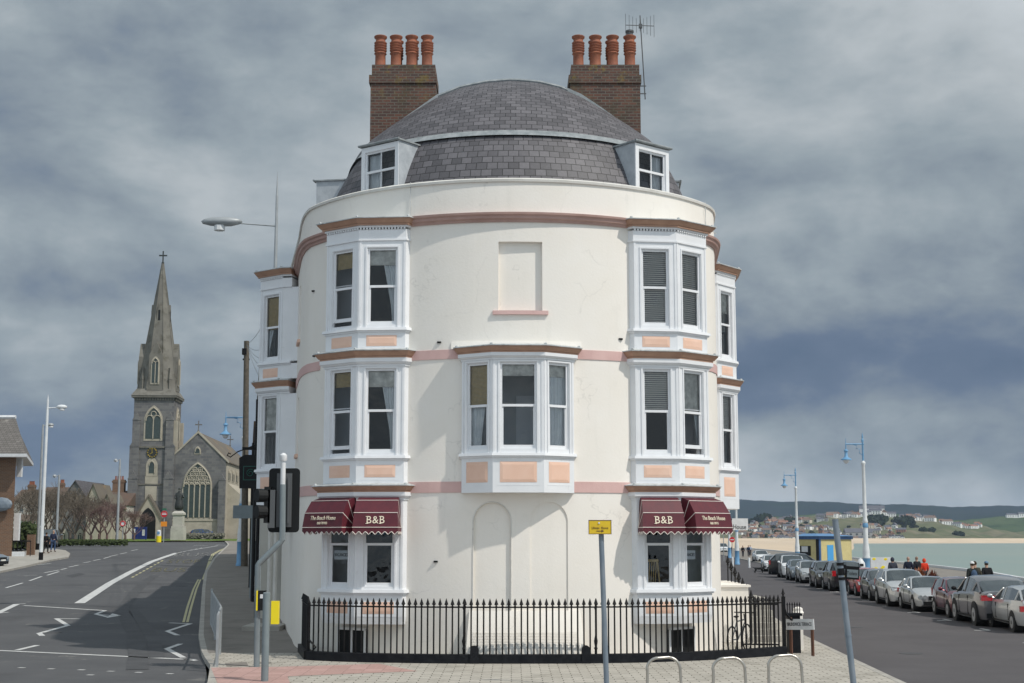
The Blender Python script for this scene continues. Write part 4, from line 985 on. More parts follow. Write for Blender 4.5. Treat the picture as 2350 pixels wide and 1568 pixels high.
def finial(mb, x, y, z, s=1.): mb.lathe([(.012*s, 0), (.026*s, .012*s), (.012*s, .028*s), (.038*s, .05*s), (.030*s, .07*s), (.003*s, .155*s)], (x, y, z), 7)
bar = MB(); bar.tube((0, 0, .17), (0, 0, 1.27), .019, n=6); finial(bar, 0, 0, 1.27, 1.3)
bar0 = bar.build('bar', M['iron'], rl); nb = 84
for i in range(nb):
    x, y = rp(lerp(.012, .985, i/(nb-1))); b = bar0 if i == 0 else bar0.copy()
    if i: COL.objects.link(b); b.parent = rl
    b.location = (x, y, 0)
for d in (.315, .562):
    x, y = rp(d); b = MB(); b.lathe([(.03, .17), (.03, .3), (.045, .33), (.025, .37), (.04, .45), (.045, .5), (.02, .62), (.02, 1.2), (.035, 1.25), (.02, 1.3)], (x, y, 0), 8); finial(b, x, y, 1.3, 1.1); b.build('baluster', M['iron'], rl, smooth=True)
for d in (.335, .543):
    x, y = rp(d); b = MB(frame(x, y, 0, 0)); b.box(-.1, .1, -.16, .1, .0, .3); b.tube((0, -.155, .3), (0, .1, .3), .1, n=14); b.build('stone_block', M['blackp'], rl)
x, y = rp(0); b = MB(); b.tube((x, y, 0), (x, y, 1.34), .045, n=8); b.path([(x+.02, y-.05, .1), (x+.2, y-.12, .3), (x+.05, y-.1, .45), (x+.0, y, .5)], .025, 6); b.build('end_post', M['iron'], rl)
b = MB(); b.tube((x, y, 1.27), (x-.5, y+2.4, 1.27), .022); b.extr([(x-.1, y, -.02), (x+.1, y, -.02), (x+.1, y, .2), (x-.1, y, .2)], (-.5, 2.4, 0)); b.build('return_rail', M['iron'], rl)
for k in range(14):
    t = (k+1)/15; b = MB(); xx, yy = x-.5*t, y+2.4*t; b.tube((xx, yy, .15), (xx, yy, 1.27), .019, n=6); finial(b, xx, yy, 1.27, 1.3); b.build('bar', M['iron'], rl)
x, y = rp(1); b = MB(); b.box(x-.045, x+.045, y-.045, y+.045, 0, 1.42); finial(b, x, y, 1.42, 1.3); b.path([(x, y, 1.25), (x+.06, y, 1.0), (x+.2, y+.1, .85), (x+.3, y+.25, .82)], .028, 6); b.build('gate_post', M['iron'], rl)
b = MB(); 
for k in range(9): xx, yy = x-.95+k*.115, y+.75-k*.02; b.tube((xx, yy, .12), (xx, yy, 1.25), .012, n=5); finial(b, xx, yy, 1.25, .9)
b.box(x-1.0, x+.02, y+.57, y+.62, .82, .86) if 0 else None
b.tube((x-.95, y+.75, 1.2), (x-.03, y+.59, 1.2), .02); b.tube((x-.95, y+.75, .2), (x-.03, y+.59, .2), .02); b.build('gate', M['iron'], rl)
settle(rl)
# entrance steps on the seafront side
st = thing('entrance_steps', 'white side wall and steps to the seafront door of the guest house', 'steps', (6.2, 42, 0))
g = MB(); g.box(5.62, 6.62, 40.4, 44.5, -.1, 1.50); g.box(5.60, 6.68, 40.35, 44.5, 1.502, 1.56); g.build('cheek_wall', M['render'], st)
g = MB(); [g.box(6.64, 7.5, 40.0+k*.32, 44.5, -.1 if k == 0 else k*.16-.16, k*.16) for k in range(1, 8)]; g.build('tread', M['kerb'], st); settle(st)
sr = thing('step_railing', 'black sloping handrail with spear finials beside the entrance steps', 'railing', (6.6, 39.6, 0))
g = MB(); g.tube((6.62, 39.3, .98), (6.58, 43.9, 2.02), .018, n=5); g.build('handrail', M['iron'], sr)
for k in range(8):
    t = k/7; x, y, z = lerp(6.62, 6.58, t), lerp(39.3, 43.9, t), lerp(.98, 2.02, t); g = MB(); g.tube((x, y, 0), (x, y, z+.02), .02, n=5); finial(g, x, y, z+.02, 1.9); g.build('post', M['iron'], sr)
settle(sr)
# piers by the gate
g = MB(); g.box(6.95, 7.25, 36.4, 36.7, 0, .92); g.prism([(6.9, 36.35), (7.3, 36.35), (7.3, 36.75), (6.9, 36.75)], .921, .98)
for k in range(6): xx = 6.93+k*.062; g.tube((xx, 36.38, .98), (xx, 36.38, 1.18), .012, n=4); finial(g, xx, 36.38, 1.16, .7)
tag(g.build('gate_pier', M['blackp']), 'black pier with small spikes beside the street name sign', 'pier')
g = MB(); g.box(7.3, 7.5, 37.3, 37.5, 0, .90); g.lathe([(.13, .90), (.15, .95), (.12, 1.0), (.12, 1.06), (.04, 1.1)], (7.4, 37.4, 0), 12)
tag(g.build('gate_pier', M['render']), 'white rounded pier behind the street name sign', 'pier')
# bicycle leaning inside the railings by the gate
bk = thing('bicycle', 'dark bicycle parked behind the railings near the gate', 'bicycle', (5.75, 36.6, 0), R(60))
for k, x in enumerate((-.52, .52)):
    wh = MB(); pts = [(x+.33*math.cos(t), 0, .34+.33*math.sin(t)) for t in [2*math.pi*i/20 for i in range(21)]]; wh.path(pts, .02, 5)
    for i in range(8): t = math.pi*i/8; wh.tube((x-.32*math.cos(t), 0, .34-.32*math.sin(t)), (x+.32*math.cos(t), 0, .34+.32*math.sin(t)), .003, n=3)
    wh.build('wheel', M['tyre'], bk)
g = MB(); 
for a, b in (((-.52, .34), (-.1, .34)), ((-.1, .34), (-.2, .85)), ((-.52, .34), (-.18, .78)), ((-.18, .78), (.34, .80)), ((-.1, .34), (.36, .72)), ((.52, .34), (.33, .95))): g.tube((a[0], 0, a[1]), (b[0], 0, b[1]), .018, n=6)
g.build('frame', M['darksteel'], bk); g = MB(); g.tube((.33, -.26, .98), (.33, .26, .98), .014); g.build('handlebar', M['iron'], bk); g = MB(); g.blob((-.21, 0, .9), (.13, .07, .035)); g.build('saddle', M['iron'], bk)
# ================================================================== foreground street furniture
def hoop(px_, x1_, ptop, Y, lab):
    xa, z = at(px_, ptop, Y); xb, _ = at(x1_, ptop, Y); r_ = .2; pts = [(xa, Y, 0), (xa+.01, Y, z-r_)]
    for k in range(1, 9): t = math.pi/2*k/8; pts.append((xa+r_-r_*math.cos(t), Y, z-r_+r_*math.sin(t)))
    for k in range(0, 9): t = math.pi/2*k/8; pts.append((xb-r_+r_*math.sin(t), Y+.1, z-r_+r_*math.cos(t)))
    pts += [(xb+.03, Y+.1, 0)]
    g = MB(); g.path(pts, .025, 10); o = g.build('bicycle_stand', M['steel'], smooth=True, origin=((xa+xb)/2, Y, 0)); tag(o, lab, 'bicycle stand', 'steel bicycle hoops at the front of the pavement')
hoop(1484, 1562, 1510, 24.6, 'steel bicycle hoop nearest the yellow sign post, leftmost of three')
hoop(1635, 1711, 1511, 24.6, 'middle steel bicycle hoop of the three')
hoop(1762, 1841, 1505, 25.2, 'steel bicycle hoop nearest the leaning post, rightmost of three')
# yellow diversion sign on its post
sp = thing('sign_post', 'grey post carrying a yellow arrow sign in front of the centre of the house', 'sign', (1.83, 28.3, 0))
g = MB(); g.tube((1.84, 28.3, 0), (1.755, 28.3, 3.05), .052, n=14); g.lathe([(.056, 0), (.05, .03)], (1.755, 28.3, 3.05), 12); g.build('post', M['bpost'], sp, smooth=True)
xs0, z1_ = at(1352, 1195, 28.2); xs1, z0_ = at(1402, 1225, 28.2)
g = MB(); g.box(xs0, xs1, 28.20, 28.22, z0_, z1_); pl_ = g.build('sign_plate', M['yellow'], sp)
g = MB(); e_ = .012
for bx in ((xs0-e_, xs1+e_, z1_, z1_+e_), (xs0-e_, xs1+e_, z0_-e_, z0_), (xs0-e_, xs0, z0_, z1_), (xs1, xs1+e_, z0_, z1_)): g.box(bx[0], bx[1], 28.195, 28.225, bx[2], bx[3])
xm = (xs0+xs1)/2; g.box(xm-.07, xm+.04, 28.194, 28.199, z0_+.045, z0_+.058); g.extr([(xm+.03, 28.194, z0_+.025), (xm+.08, 28.194, z0_+.051), (xm+.03, 28.194, z0_+.078)], (0, .004, 0)); g.build('sign_border', M['rust'], pl_)
text('Ulwen  Rowe', .062, Matrix.Translation((xm, 28.194, (z0_+z1_)/2-.015)), M['rust'], 'lettering', pl_, .002, sx=.95)
g = MB(); g.blob((xm-.02, 28.19, z1_-.05), (.022, .01, .022)); g.build('white_sticker', M['signwhite'], pl_); settle(sp)
# leaning sign post on the right
xb_, zb_ = at(1962, 1600, 26.8); xt, zt_ = at(1917, 1200, 26.8)
lp = thing('sign_post', 'leaning blue-grey post with a small Toilets sign beside the seafront kerb', 'sign', (xb_, 26.8, 0))
dirv = Vector((xt-xb_, 0, zt_-zb_)); P = lambda k: Vector((xb_, 26.8, 0))+dirv*((zb_*-1+lerp(0, zt_, k))/(zt_-zb_))
g = MB(); a_ = P(0); b_ = P(1); g.tube(a_-Vector((0, 0, .02)), b_, .057, n=14); g.tube(b_, b_+dirv.normalized()*.03, .061, n=14); g.tube(P(.33)-dirv.normalized()*.02, P(.33)+dirv.normalized()*.02, .064, n=12); g.build('post', M['bpost'], lp, smooth=True)
c_ = P(.70); g = MB(); g.tube(c_-dirv*.02, c_+dirv*.02, .066, n=12); g.tube(P(.745)-dirv*.008, P(.745)+dirv*.008, .07, n=12); g.tube(P(.66)-dirv*.008, P(.66)+dirv*.008, .07, n=12); g.box(c_.x+.02, c_.x+.10, c_.y-.02, c_.y+.02, c_.z+.05, c_.z+.13); g.build('clamp', M['iron'], lp)
Fs = frame(c_.x+.20, c_.y-.07, c_.z-.02, R(-20)) @ Matrix.Rotation(R(4), 4, 'Y')
g = MB(Fs); g.box(-.14, .12, 0, .012, -.12, .12); pt_ = g.build('sign_plate', M['iron'], lp)
g = MB(Fs); g.box(-.10, .10, -.004, .0, -.085, .06); g.build('sign_face', M['greypost'], pt_)
text('Toilets', .085, Fs @ Matrix.Translation((-.01, -.008, -.01)), M['black'], 'lettering', pt_, .001, sx=.8); settle(lp)
# street name sign
Fs = frame(7.15, 35.9, 0, R(-58))
ns = thing('street_name_sign', 'low white street name plate on rusty legs at the right end of the railings', 'sign', (7.15, 35.9, 0))
g = MB(Fs @ Matrix.Translation((0, 0, .74)) @ Matrix.Rotation(R(-3), 4, 'Y')); g.box(-.5, .5, -.03, -.01, -.13, .13); p_ = g.build('name_plate', M['signwhite'], ns)
text('BRUNSWICK TERRACE', .125, Fs @ Matrix.Translation((0, -.034, .74)) @ Matrix.Rotation(R(-3), 4, 'Y'), M['black'], 'lettering', p_, .002, sx=.68)
for x in (-.36, .40): g = MB(Fs); g.box(x-.04, x+.04, -.005, .03, 0, .9); g.build('leg', M['rust'], ns)
settle(ns)
# guard rail at the kerb, left
gr = thing('guard_rail', 'galvanised pedestrian guard rail along the left kerb', 'guard rail', (-6.75, 32.6, 0))
pts = [(-6.62, 32.6), (-7.25, 36.0), (-8.4, 41), (-9.65, 46.4)]
g = MB(); g.path([(x, y, 1.16) for x, y in pts], .028, 6); g.path([(x, y, .13) for x, y in pts], .02, 6); g.build('top_rail', M['galv'], gr)
for k, (x, y) in enumerate(pts): g = MB(); g.box(x-.03, x+.03, y-.03, y+.03, 0, 1.15+T(x, y)); g.build('post', M['galv'], gr)
b0 = None
for (a, b) in zip(pts, pts[1:]):
    n = int(math.dist(a, b)/.16)
    for k in range(1, n):
        x, y = lerp(a[0], b[0], k/n), lerp(a[1], b[1], k/n)
        if b0 is None: g = MB(); g.tube((0, 0, .13), (0, 0, 1.16), .011, n=5); b0 = g.build('infill_bar', M['galv'], gr); bb = b0
        else: bb = b0.copy(); COL.objects.link(bb); bb.parent = gr
        bb.location = (x, y, 0)
settle(gr)
# traffic signal on a cranked pole
tf = thing('traffic_signal', 'traffic signal seen from behind on a cranked grey pole', 'traffic light', (-5.72, 32.6, 0))
Y = 32.6
def W(px_, py_, Yy=None): x, z = at(px_, py_, Yy or Y); return (x, Yy or Y, z)
g = MB(); a_, b_, c_, d_ = W(589, 1530), W(592, 1297), W(648, 1240), W(649, 1112); a_ = (a_[0], Y, 0); r_ = .068
g.path([a_, b_, (b_[0]+.04, Y, b_[2]+.05), (c_[0]-.04, Y, c_[2]-.04), c_, d_], r_, 14); g.build('pole', M['greypost'], tf, smooth=True)
g = MB(); e_ = W(650, 1062); g.tube(d_, e_, .058, n=12); g.lathe([(.065, 0), (.085, .04), (.085, .14), (.03, .19)], (e_[0], Y, e_[2]+.03), 12); g.build('pole_cap', M['signwhite'], tf, smooth=True)
def rrect(x0, x1, z0, z1, r, y): return [(cx_+r*math.cos(t), y, cz_+r*math.sin(t)) for cx_, cz_, t0 in ((x1-r, z1-r, 0), (x0+r, z1-r, 90), (x0+r, z0+r, 180), (x1-r, z0+r, 270)) for t in [R(t0+15*i) for i in range(7)]]
x0, _, z1_ = W(615, 1074); x1, _, z0_ = W(683, 1222)
g = MB(); g.extr(rrect(x0, x1, z0_, z1_, .09, Y+.18), (0, .03, 0)); g.build('backing_board', M['black'], tf)
g = MB(); xm = (x0+x1)/2; g.box(xm-.16, xm+.18, Y+.10, Y+.18, z0_+.12, z1_-.12); g.box(xm-.34, xm-.18, Y+.02, Y+.16, z0_+.1, z1_-.5); g.box(xm+.1, xm+.14, Y+.06, Y+.10, z0_+.2, z1_-.2); g.build('signal_head', M['darksteel'], tf)
g = MB(); xh = W(604, 1120)[0]
for zz in (3.82, 3.45): 
    g.tube((xh+.05, Y+.1, zz), (xh-.14, Y-.02, zz), .15, .16, n=14)
g.box(xh+.02, xh+.16, Y+.02, Y+.2, 3.2, 4.02); g.build('side_signal_head', M['black'], tf)
g = MB(); bx = W(594, 1378); g.box(bx[0]-.0, bx[0]+.17, Y-.14, Y-.02, bx[2]-.22, bx[2]+.22); q_ = g.build('push_button_box', M['black'], tf)
g = MB(); g.box(bx[0]-.035, bx[0]-.001, Y-.15, Y-.01, bx[2]-.22, bx[2]+.22); g.build('yellow_side', M['byellow'], q_)
g = MB(); g.box(bx[0]+.05, bx[0]+.15, Y-.146, Y-.141, bx[2]+.05, bx[2]+.14); g.build('instruction_plate', M['signwhite'], q_); settle(tf)
cp_ = thing('short_post', 'short grey crossing post with a yellow box on its side', 'post', (-5.0, 29.3, 0)); Y2 = 29.3
xq, zq = at(612, 1362, Y2); g = MB(); g.tube((xq, Y2, 0), (xq, Y2, zq), .075, n=14); g.lathe([(.078, 0), (.06, .02)], (xq, Y2, zq), 14); g.build('post', M['greypost'], cp_, smooth=True)
xa, za = at(622, 1380, Y2); xb, zb__ = at(638, 1433, Y2); g = MB(); g.box(xa, xb, Y2+.02, Y2+.16, zb__, za); g.build('yellow_box', M['byellow'], cp_); settle(cp_)
# hanging pub-style sign on the side of the terrace
hs = thing('hanging_sign', 'black hanging sign with a green square outline on a scrolled iron bracket', 'sign', (-8.2, 46, 4)); Y = 46.5
xa, za = at(549, 1044, Y); xb, zb__ = at(600, 1121, Y); xm = (xa+xb)/2; hz_ = za-.1
g = MB(); g.extr([(xa+.03, Y, zb__), (xb-.03, Y, zb__), (xb, Y, hz_), (xm+.2, Y, za), (xm-.2, Y, za), (xa, Y, hz_)], (0, .06, 0)); bd = g.build('board', M['black'], hs)
g = MB(); gs = mat('green_line_paint', (.01, .10, .075), .5); w2 = .23; zc_ = (hz_+zb__)/2
for q in ((-w2, w2, w2-.02, w2), (-w2, w2, -w2, -w2+.02), (-w2, -w2+.02, -w2+.02, w2-.02), (w2-.02, w2, -w2+.02, w2-.02)): g.box(xm+q[0], xm+q[1], Y-.006, Y-.001, zc_+q[2], zc_+q[3])
g.path([(xm+.14*math.cos(t)*(1-t/14), Y-.004, zc_+.14*math.sin(t)*(1-t/14)) for t in [i*.4 for i in range(26)]], .011, 4); g.build('painted_outline', gs, bd)
g = MB(); g.box(xm-.28, xm+.36, Y-.02, Y+.08, za+.16, za+.25); g.tube((xm-.2, Y, za), (xm-.2, Y, za+.17), .012); g.tube((xm+.2, Y, za), (xm+.2, Y, za+.17), .012)
g.path([(xb+.45, Y+.2, za+.42), (xm+.1, Y, za+.30), (xa-.05, Y, za+.1), (xa-.28, Y-.05, za-.08), (xa-.38, Y-.05, za-.02), (xa-.34, Y-.05, za+.06), (xa-.27, Y-.05, za+.02)], .022, 5)
g.path([(xb+.45, Y+.2, za+.1), (xb+.1, Y+.1, za+.26), (xm, Y, za+.2)], .016, 5); g.path([(xb+.45, Y+.2, za+.6), (xb-.05, Y+.1, za+.34)], .016, 5); g.build('bracket', M['iron'], hs); settle(hs)
# tall silver street lamp behind the bay
def mast(name, base, ztop, zarm, arm, r, lab, grp, m='galv', spike=True, dirx=1, head=1.):
    x, y, z = base; o = thing(name, lab, 'street lamp', base, 0, grp)
    g = MB(); g.tube((0, 0, 0), (0, 0, (zarm-z)*.92), r, r*.72, n=10); g.tube((0, 0, (zarm-z)*.92), (0, 0, zarm-z+.1), r*.72, r*.6, n=10)
    if spike: g.tube((0, 0, zarm-z+.1), (0, 0, lerp(zarm, ztop, .55)-z), r*.55, n=8); g.tube((0, 0, lerp(zarm, ztop, .55)-z), (0, 0, ztop-z), r*.5, r*.05, n=8)
    g.build('pole', M[m], o, smooth=True); za_ = zarm-z
    g = MB(); g.tube((0, 0, za_), (dirx*arm*.55, 0, za_+.04*arm), r*.35, r*.25, n=6); g.build('arm', M[m], o)
    g = MB(); hx = dirx*arm*.74; L_ = arm*.29; g.blob((hx, 0, za_+.06*arm), (L_, .16*head, .11*head), 2); g.build('lamp_head', M[m], o, smooth=True)
    g = MB(); g.tube((hx+dirx*L_*.1, 0, za_-.1*head), (hx+dirx*L_*.1, 0, za_+.02), .12*head, n=10); g.build('lens', M['signwhite'], o)
    g = MB(); g.tube((0, 0, 0), (0, 0, .55), r*1.15, n=10); g.build('base_sleeve', M['iron'], o)
    return o
Yl = 52.; x, zt_ = at(637, 394, Yl); _, za_ = at(560, 519, Yl)
mast('street_lamp', (x, Yl, T(x, Yl)), zt_, za_, 2.75, .09, 'tall silver street lamp with a leaf-shaped head above the left bays', 'street lamps on the left-hand street', dirx=-1, head=1.7)
def lamp_px(px_, pyb, pyt, pya, armpx, lab, d, spike=True, m='galv'):
    x, y = GT(px_, pyb); z = T(x, y); xt_, zt_ = at(px_, pyt, y); _, za_ = at(px_, pya, y); return mast('street_lamp', (x, y, z), zt_, za_, armpx/FPX*y, .14, lab, 'street lamps on the left-hand street', dirx=d, spike=spike, head=1.6, m=m)
lamp_px(93.5, 1285.5, 906, 937, 44, 'tall white street lamp with a spike and leaf head, nearest the brown building', 1, m='lampwhite')
lamp_px(86, 1262, 974, 977, 24, 'slim street lamp just behind the tall white lamp', 1, False)
lamp_px(129, 1250, 1090, 1092, -14, 'grey street lamp among the bare trees', 1, False)
lamp_px(268, 1252, 1055, 1056, -13, 'grey street lamp to the left of the church tower', 1, False)
# seafront lamps with blue heads
def seaproto():
    o = thing('seafront_lamp', 'white seafront lamp', 'street lamp')
    g = MB(); g.lathe([(.30, 0), (.30, .15), (.26, .2), (.24, 1.45), (.27, 1.5)], n=12); g.build('base', M['lampblue'], o, smooth=True)
    g = MB(); g.lathe([(.26, 1.5), (.27, 1.6), (.23, 1.7), (.25, 1.9), (.21, 2.3), (.18, 2.5), (.16, 3.6)], n=12); g.lathe([(.16, 3.9), (.2, 4.0), (.16, 4.15), (.14, 4.3), (.11, 7.9), (.16, 8.0), (.16, 8.08), (.06, 8.2)], n=12); g.build('column', M['lampwhite'], o, smooth=True)
    g = MB(); g.lathe([(.19, 3.6), (.21, 3.75), (.17, 3.9)], n=12); g.lathe([(.065, 8.15), (.06, 9.5), (.10, 9.6), (.07, 9.7), (.04, 9.75), (.07, 9.85), (.01, 10.15)], n=8)
    g.tube((.1, 0, 9.35), (-1.2, 0, 9.35), .05, n=6); g.tube((-1.17, 0, 9.3), (-1.17, 0, 9.75), .03, .01); g.path([(-.05, 0, 8.6), (-.25, 0, 8.75), (-.2, 0, 9.0), (-.45, 0, 9.05), (-.4, 0, 9.25), (-.65, 0, 9.32)], .03, 5); g.build('bracket', M['lampblue'], o, smooth=True)
    g = MB(); g.lathe([(.04, 9.3), (.04, 9.0), (.14, 8.95), (.16, 8.85), (.10, 8.82), (.12, 8.5), (.18, 8.42), (.37, 8.30), (.38, 8.25), (.2, 8.25)], (-1.17, 0, 0), 14); l_ = g.build('lantern', M['lampblue'], o, smooth=True)
    g = MB(); g.lathe([(.2, 8.25), (.2, 8.15), (.12, 8.03), (.02, 8.0)], (-1.17, 0, 0), 12); g.build('globe', M['signwhite'], l_, smooth=True)
    return o
sl0 = seaproto()
G5 = 'white and blue seafront lamps'
def sea_at(o, x, y, lab, s=1.): o.location = (x, y, T(x, y)); o['label'] = lab; o['group'] = G5; o.scale = (s, s, s); return o
x, _ = at(1990, 1330, 99); sea_at(sl0, x, 99, 'white and blue seafront lamp rising above the red car, nearest of the row')
x, _ = at(1831, 1300, 148); sea_at(copy_tree(sl0), x, 148, 'seafront lamp beside the left end of the yellow kiosk')
x, y = GT(1692, 1296, 0); sea_at(copy_tree(sl0), x, y, 'seafront lamp with a blue base just right of the maroon awning')
x, y = GT(1674.5, 1281, 0); sea_at(copy_tree(sl0), x, y, 'farthest seafront lamp, partly behind the guest house')
x, y = GT(541, 1299, 0); sea_at(copy_tree(sl0), x+.3, y, 'blue-bracketed lamp beside the wooden pole on the left-hand pavement', 1.02)
# telegraph pole with wires
x, y = GT(560.5, 1300); z = T(x, y); tp = thing('telegraph_pole', 'weathered wooden telegraph pole on the left-hand pavement', 'pole', (x, y, z)); xt_, zt_ = at(566, 783, y)
g = MB(); g.tube((0, 0, 0), (xt_-x, 0, zt_-z), .22, .17, n=10); g.build('shaft', M['wood'], tp, smooth=True); g = MB(); g.tube((xt_-x-.22, 0, zt_-z-1.2), (xt_-x+.22, 0, zt_-z-1.2), .06); g.box(xt_-x-.25, xt_-x+.05, -.2, .2, zt_-z-.9, zt_-z-.5); g.build('crosspiece', M['iron'], tp)
g = MB()
for k, (tx, ty) in enumerate(((604, 846), (606, 800), (612, 730), (604, 880), (606, 826))):
    xe, ze = at(tx, ty, 52+k); p0 = Vector((xt_-x, 0, zt_-z-.2)); p1 = Vector((xe-x, 52+k-y, ze-z)); g.path([p0.lerp(p1, t)-Vector((0, 0, .8*t*(1-t))) for t in [i/8 for i in range(9)]], .012, 3)
g.build('wire', M['darksteel'], tp)
# back of a road sign on a post
Y = 60; x0, z1_ = at(535, 1160, Y); x1, z0_ = at(580, 1190, Y); xm, zb__ = at(580, 1290, Y); xm = x1-.03
o = thing('road_sign', 'grey back of a rectangular road sign on a post, left of the traffic signal', 'road sign', (xm, Y, T(xm, Y)))
g = MB(); g.box(x0-xm, x1-xm, 0, .03, z0_-T(xm, Y), z1_-T(xm, Y)); g.build('plate', M['greypost'], o); g = MB(); g.tube((0, .07, 0), (0, .07, z1_-T(xm, Y)-.05), .045); g.build('post', M['greypost'], o)
# ================================================================== vehicles
def car(kind, paint, loc, rz, label, group=None, plate=None, cat='car', name='parked_car'):
    """front of the car towards local -y"""
    K = dict(hatch=(3.95, 1.70, 1.48), saloon=(4.35, 1.72, 1.40), suv=(4.45, 1.82, 1.60), coupe=(4.88, 1.98, 1.69), mpv=(4.5, 1.82, 1.72), van=(4.9, 1.9, 1.95), mini=(3.7, 1.65, 1.42), estate=(4.6, 1.76, 1.46))[kind]
    Ln, Wd, Ht = K; W2 = Wd/2; s_ = Ln/4.0
    if kind in ('hatch', 'mini', 'suv', 'mpv', 'estate', 'van'):
        up = {'hatch': 0, 'mini': 0, 'suv': .10, 'mpv': .14, 'estate': 0, 'van': .2}[kind]
        ws = {'hatch': 1.0, 'mini': .98, 'suv': 1.12, 'mpv': .8, 'estate': 1.15, 'van': .75}[kind]; tail = .35
        st_ = [(0, .66+up, 0), (.10, .74+up, 0), (.5*s_, .86+up, 0), (ws*s_, .97+up, 0), ((ws+.72)*s_, .98+up, Ht-.05), ((ws+1.1)*s_, .98+up, Ht-.01), (Ln*.70, 1.0+up, Ht), (Ln-tail-.15, 1.02+up, Ht-.07), (Ln-.08, 1.04+up, 0), (Ln, .85+up, 0)]
        ri = 7; fi = 3
    elif kind == 'saloon':
        st_ = [(0, .62, 0), (.10, .70, 0), (.5, .80, 0), (1.2, .92, 0), (1.95, .93, Ht-.04), (2.3, .93, Ht), (3.0, .95, Ht-.02), (3.3, .96, Ht-.1), (3.85, .98, 0), (Ln-.05, .95, 0), (Ln, .7, 0)]; ri = 7; fi = 3
    else:
        st_ = [(0, .8, 0), (.12, .9, 0), (.6, 1.02, 0), (1.35, 1.10, 0), (2.1, 1.12, Ht-.04), (2.6, 1.13, Ht), (3.3, 1.15, Ht-.04), (3.75, 1.17, Ht-.16), (4.6, 1.16, 0), (Ln-.04, 1.14, 0), (Ln, .9, 0)]; ri = 7; fi = 3
    o = thing(name, label, cat, loc, rz, group)
    rings = []; nS = len(st_)
    for i, (t, zb_, zr) in enumerate(st_):
        y = t-Ln/2; e = abs(t/Ln-.5)*2; wf = 1-.16*max(0, (e-.72)/.28)**2
        if i == 0 or i == nS-1: wf *= .94
        wv_ = W2*wf; low = .24 if 0 < i < nS-1 else .30
        if zr: pts = [(0, low), (wv_*.93, low), (wv_*.99, .42), (wv_, zb_*.72), (wv_*.96, zb_), (wv_*.79, zr-.07), (wv_*.62, zr-.01), (0, zr+.015)]
        else: pts = [(0, low), (wv_*.93, low), (wv_*.99, .42), (wv_, zb_*.72), (wv_*.96, zb_-.03), (wv_*.80, zb_+.02), (wv_*.55, zb_+.035), (0, zb_+.045)]
        rings.append([(x, y, z) for x, z in pts]+[(-x, y, z) for x, z in pts[-2:0:-1]])
    n = len(rings[0]); B = MB(); ids = [[B.av(p) for p in r] for r in rings]
    glass = {'windscreen': [], 'rear_window': [], 'side_window': [], 'side_window2': []}
    for i in range(nS-1):
        a, b = rings[i], rings[i+1]; za, zb_ = st_[i][2], st_[i+1][2]
        for k in range(n):
            k2 = (k+1) % n; q = (a[k], b[k], b[k2], a[k2]); seg = k if k < 7 else 13-k
            if i == fi and seg in (5, 6): glass['windscreen'].append(q); continue
            if i == fi and seg == 4: glass['side_window' if k < 7 else 'side_window2'].append(q); continue
            if i == ri and seg in (5, 6): glass['rear_window'].append(q); continue
            if i == ri and seg == 4: (glass['rear_window'] if kind in ('coupe',) else glass['rear_window']).append(q); continue
            if fi < i < ri and seg == 4: glass['side_window' if k < 7 else 'side_window2'].append(q); continue
            B.idx([ids[i][k], ids[i+1][k], ids[i+1][k2], ids[i][k2]])
    B.idx(ids[0][::-1]); B.idx(ids[-1])
    # pillars
    for sx in (0, 1):
        P = lambda i, k: rings[i][k if not sx else n-k]
        B.tube(P(fi, 4), P(fi+1, 5), .035, n=5); B.tube(P(ri, 5), P(ri+1, 4), .045, n=5)
        mid = (fi+1+ri)//2; B.tube(P(mid, 4), P(mid, 5), .03, n=5); B.tube(P(ri, 4), P(ri, 5), .04, n=5)
    body = B.build('body', paint, o, smooth=True, ang=32)
    for nm, qs in glass.items():
        if not qs: continue
        g = MB(); [g.face(*q) for q in qs]; g.build(nm.replace('2', ''), M['cargl'], o, smooth=True, ang=60)
    wr = {'suv': .35, 'coupe': .38, 'mpv': .33, 'van': .33}.get(kind, .31); fy_, ry_ = -Ln/2+.82*s_, Ln/2-.78*s_
    for y in (fy_, ry_):
        for sx in (-1, 1):
            g = MB(); g.tube((sx*(W2-.22), y, wr), (sx*(W2+.012), y, wr), wr, n=18); wl_ = g.build('wheel', M['tyre'], o, smooth=True)
            g = MB(); g.tube((sx*(W2+.005), y, wr), (sx*(W2+.02), y, wr), wr*.62, n=14); rm_ = g.build('rim', M['rim'], wl_)
            g = MB(); g.tube((sx*(W2+.018), y, wr), (sx*(W2+.03), y, wr), wr*.2, n=8); g.build('hub', M['darksteel'], wl_)
        g = MB(); g.tube((-W2+.02 if 0 else -(W2+.004), y, wr+.02), (W2+.004, y, wr+.02), wr+.055, n=20); g.build('wheel_arch', M['tyre'], o)
    fz = st_[1][1]; yf = -Ln/2
    for sx in (-1, 1):
        g = MB()
        if kind == 'saloon':
            for xx in (.52, .70): g.tube((sx*xx, yf+.10, .60), (sx*xx, yf-.03, .60), .09, n=12)
        else: g.extr([(sx*.42, yf-.03, fz-.17), (sx*(W2*.90), yf+.03, fz-.15), (sx*(W2*.95), yf+.12, fz+.03), (sx*.52, yf+.0, fz+.0)][::sx], (0, .14, 0))
        g.build('headlight', M['lamp'], o)
        g = MB(); zt_ = st_[-2][1]; yb = Ln/2
        if kind in ('suv', 'mpv', 'van', 'hatch', 'mini'): g.box(*sorted((sx*(W2*.70), sx*(W2*.93))), yb-.10, yb+.012, zt_-.32, zt_-.02)
        elif kind == 'coupe': g.box(*sorted((sx*.42, sx*.95)), yb-.18, yb+.012, .88, 1.06)
        else: g.box(*sorted((sx*.5, sx*.84)), yb-.12, yb+.012, .68, .86)
        g.build('tail_light', M['tail'], o)
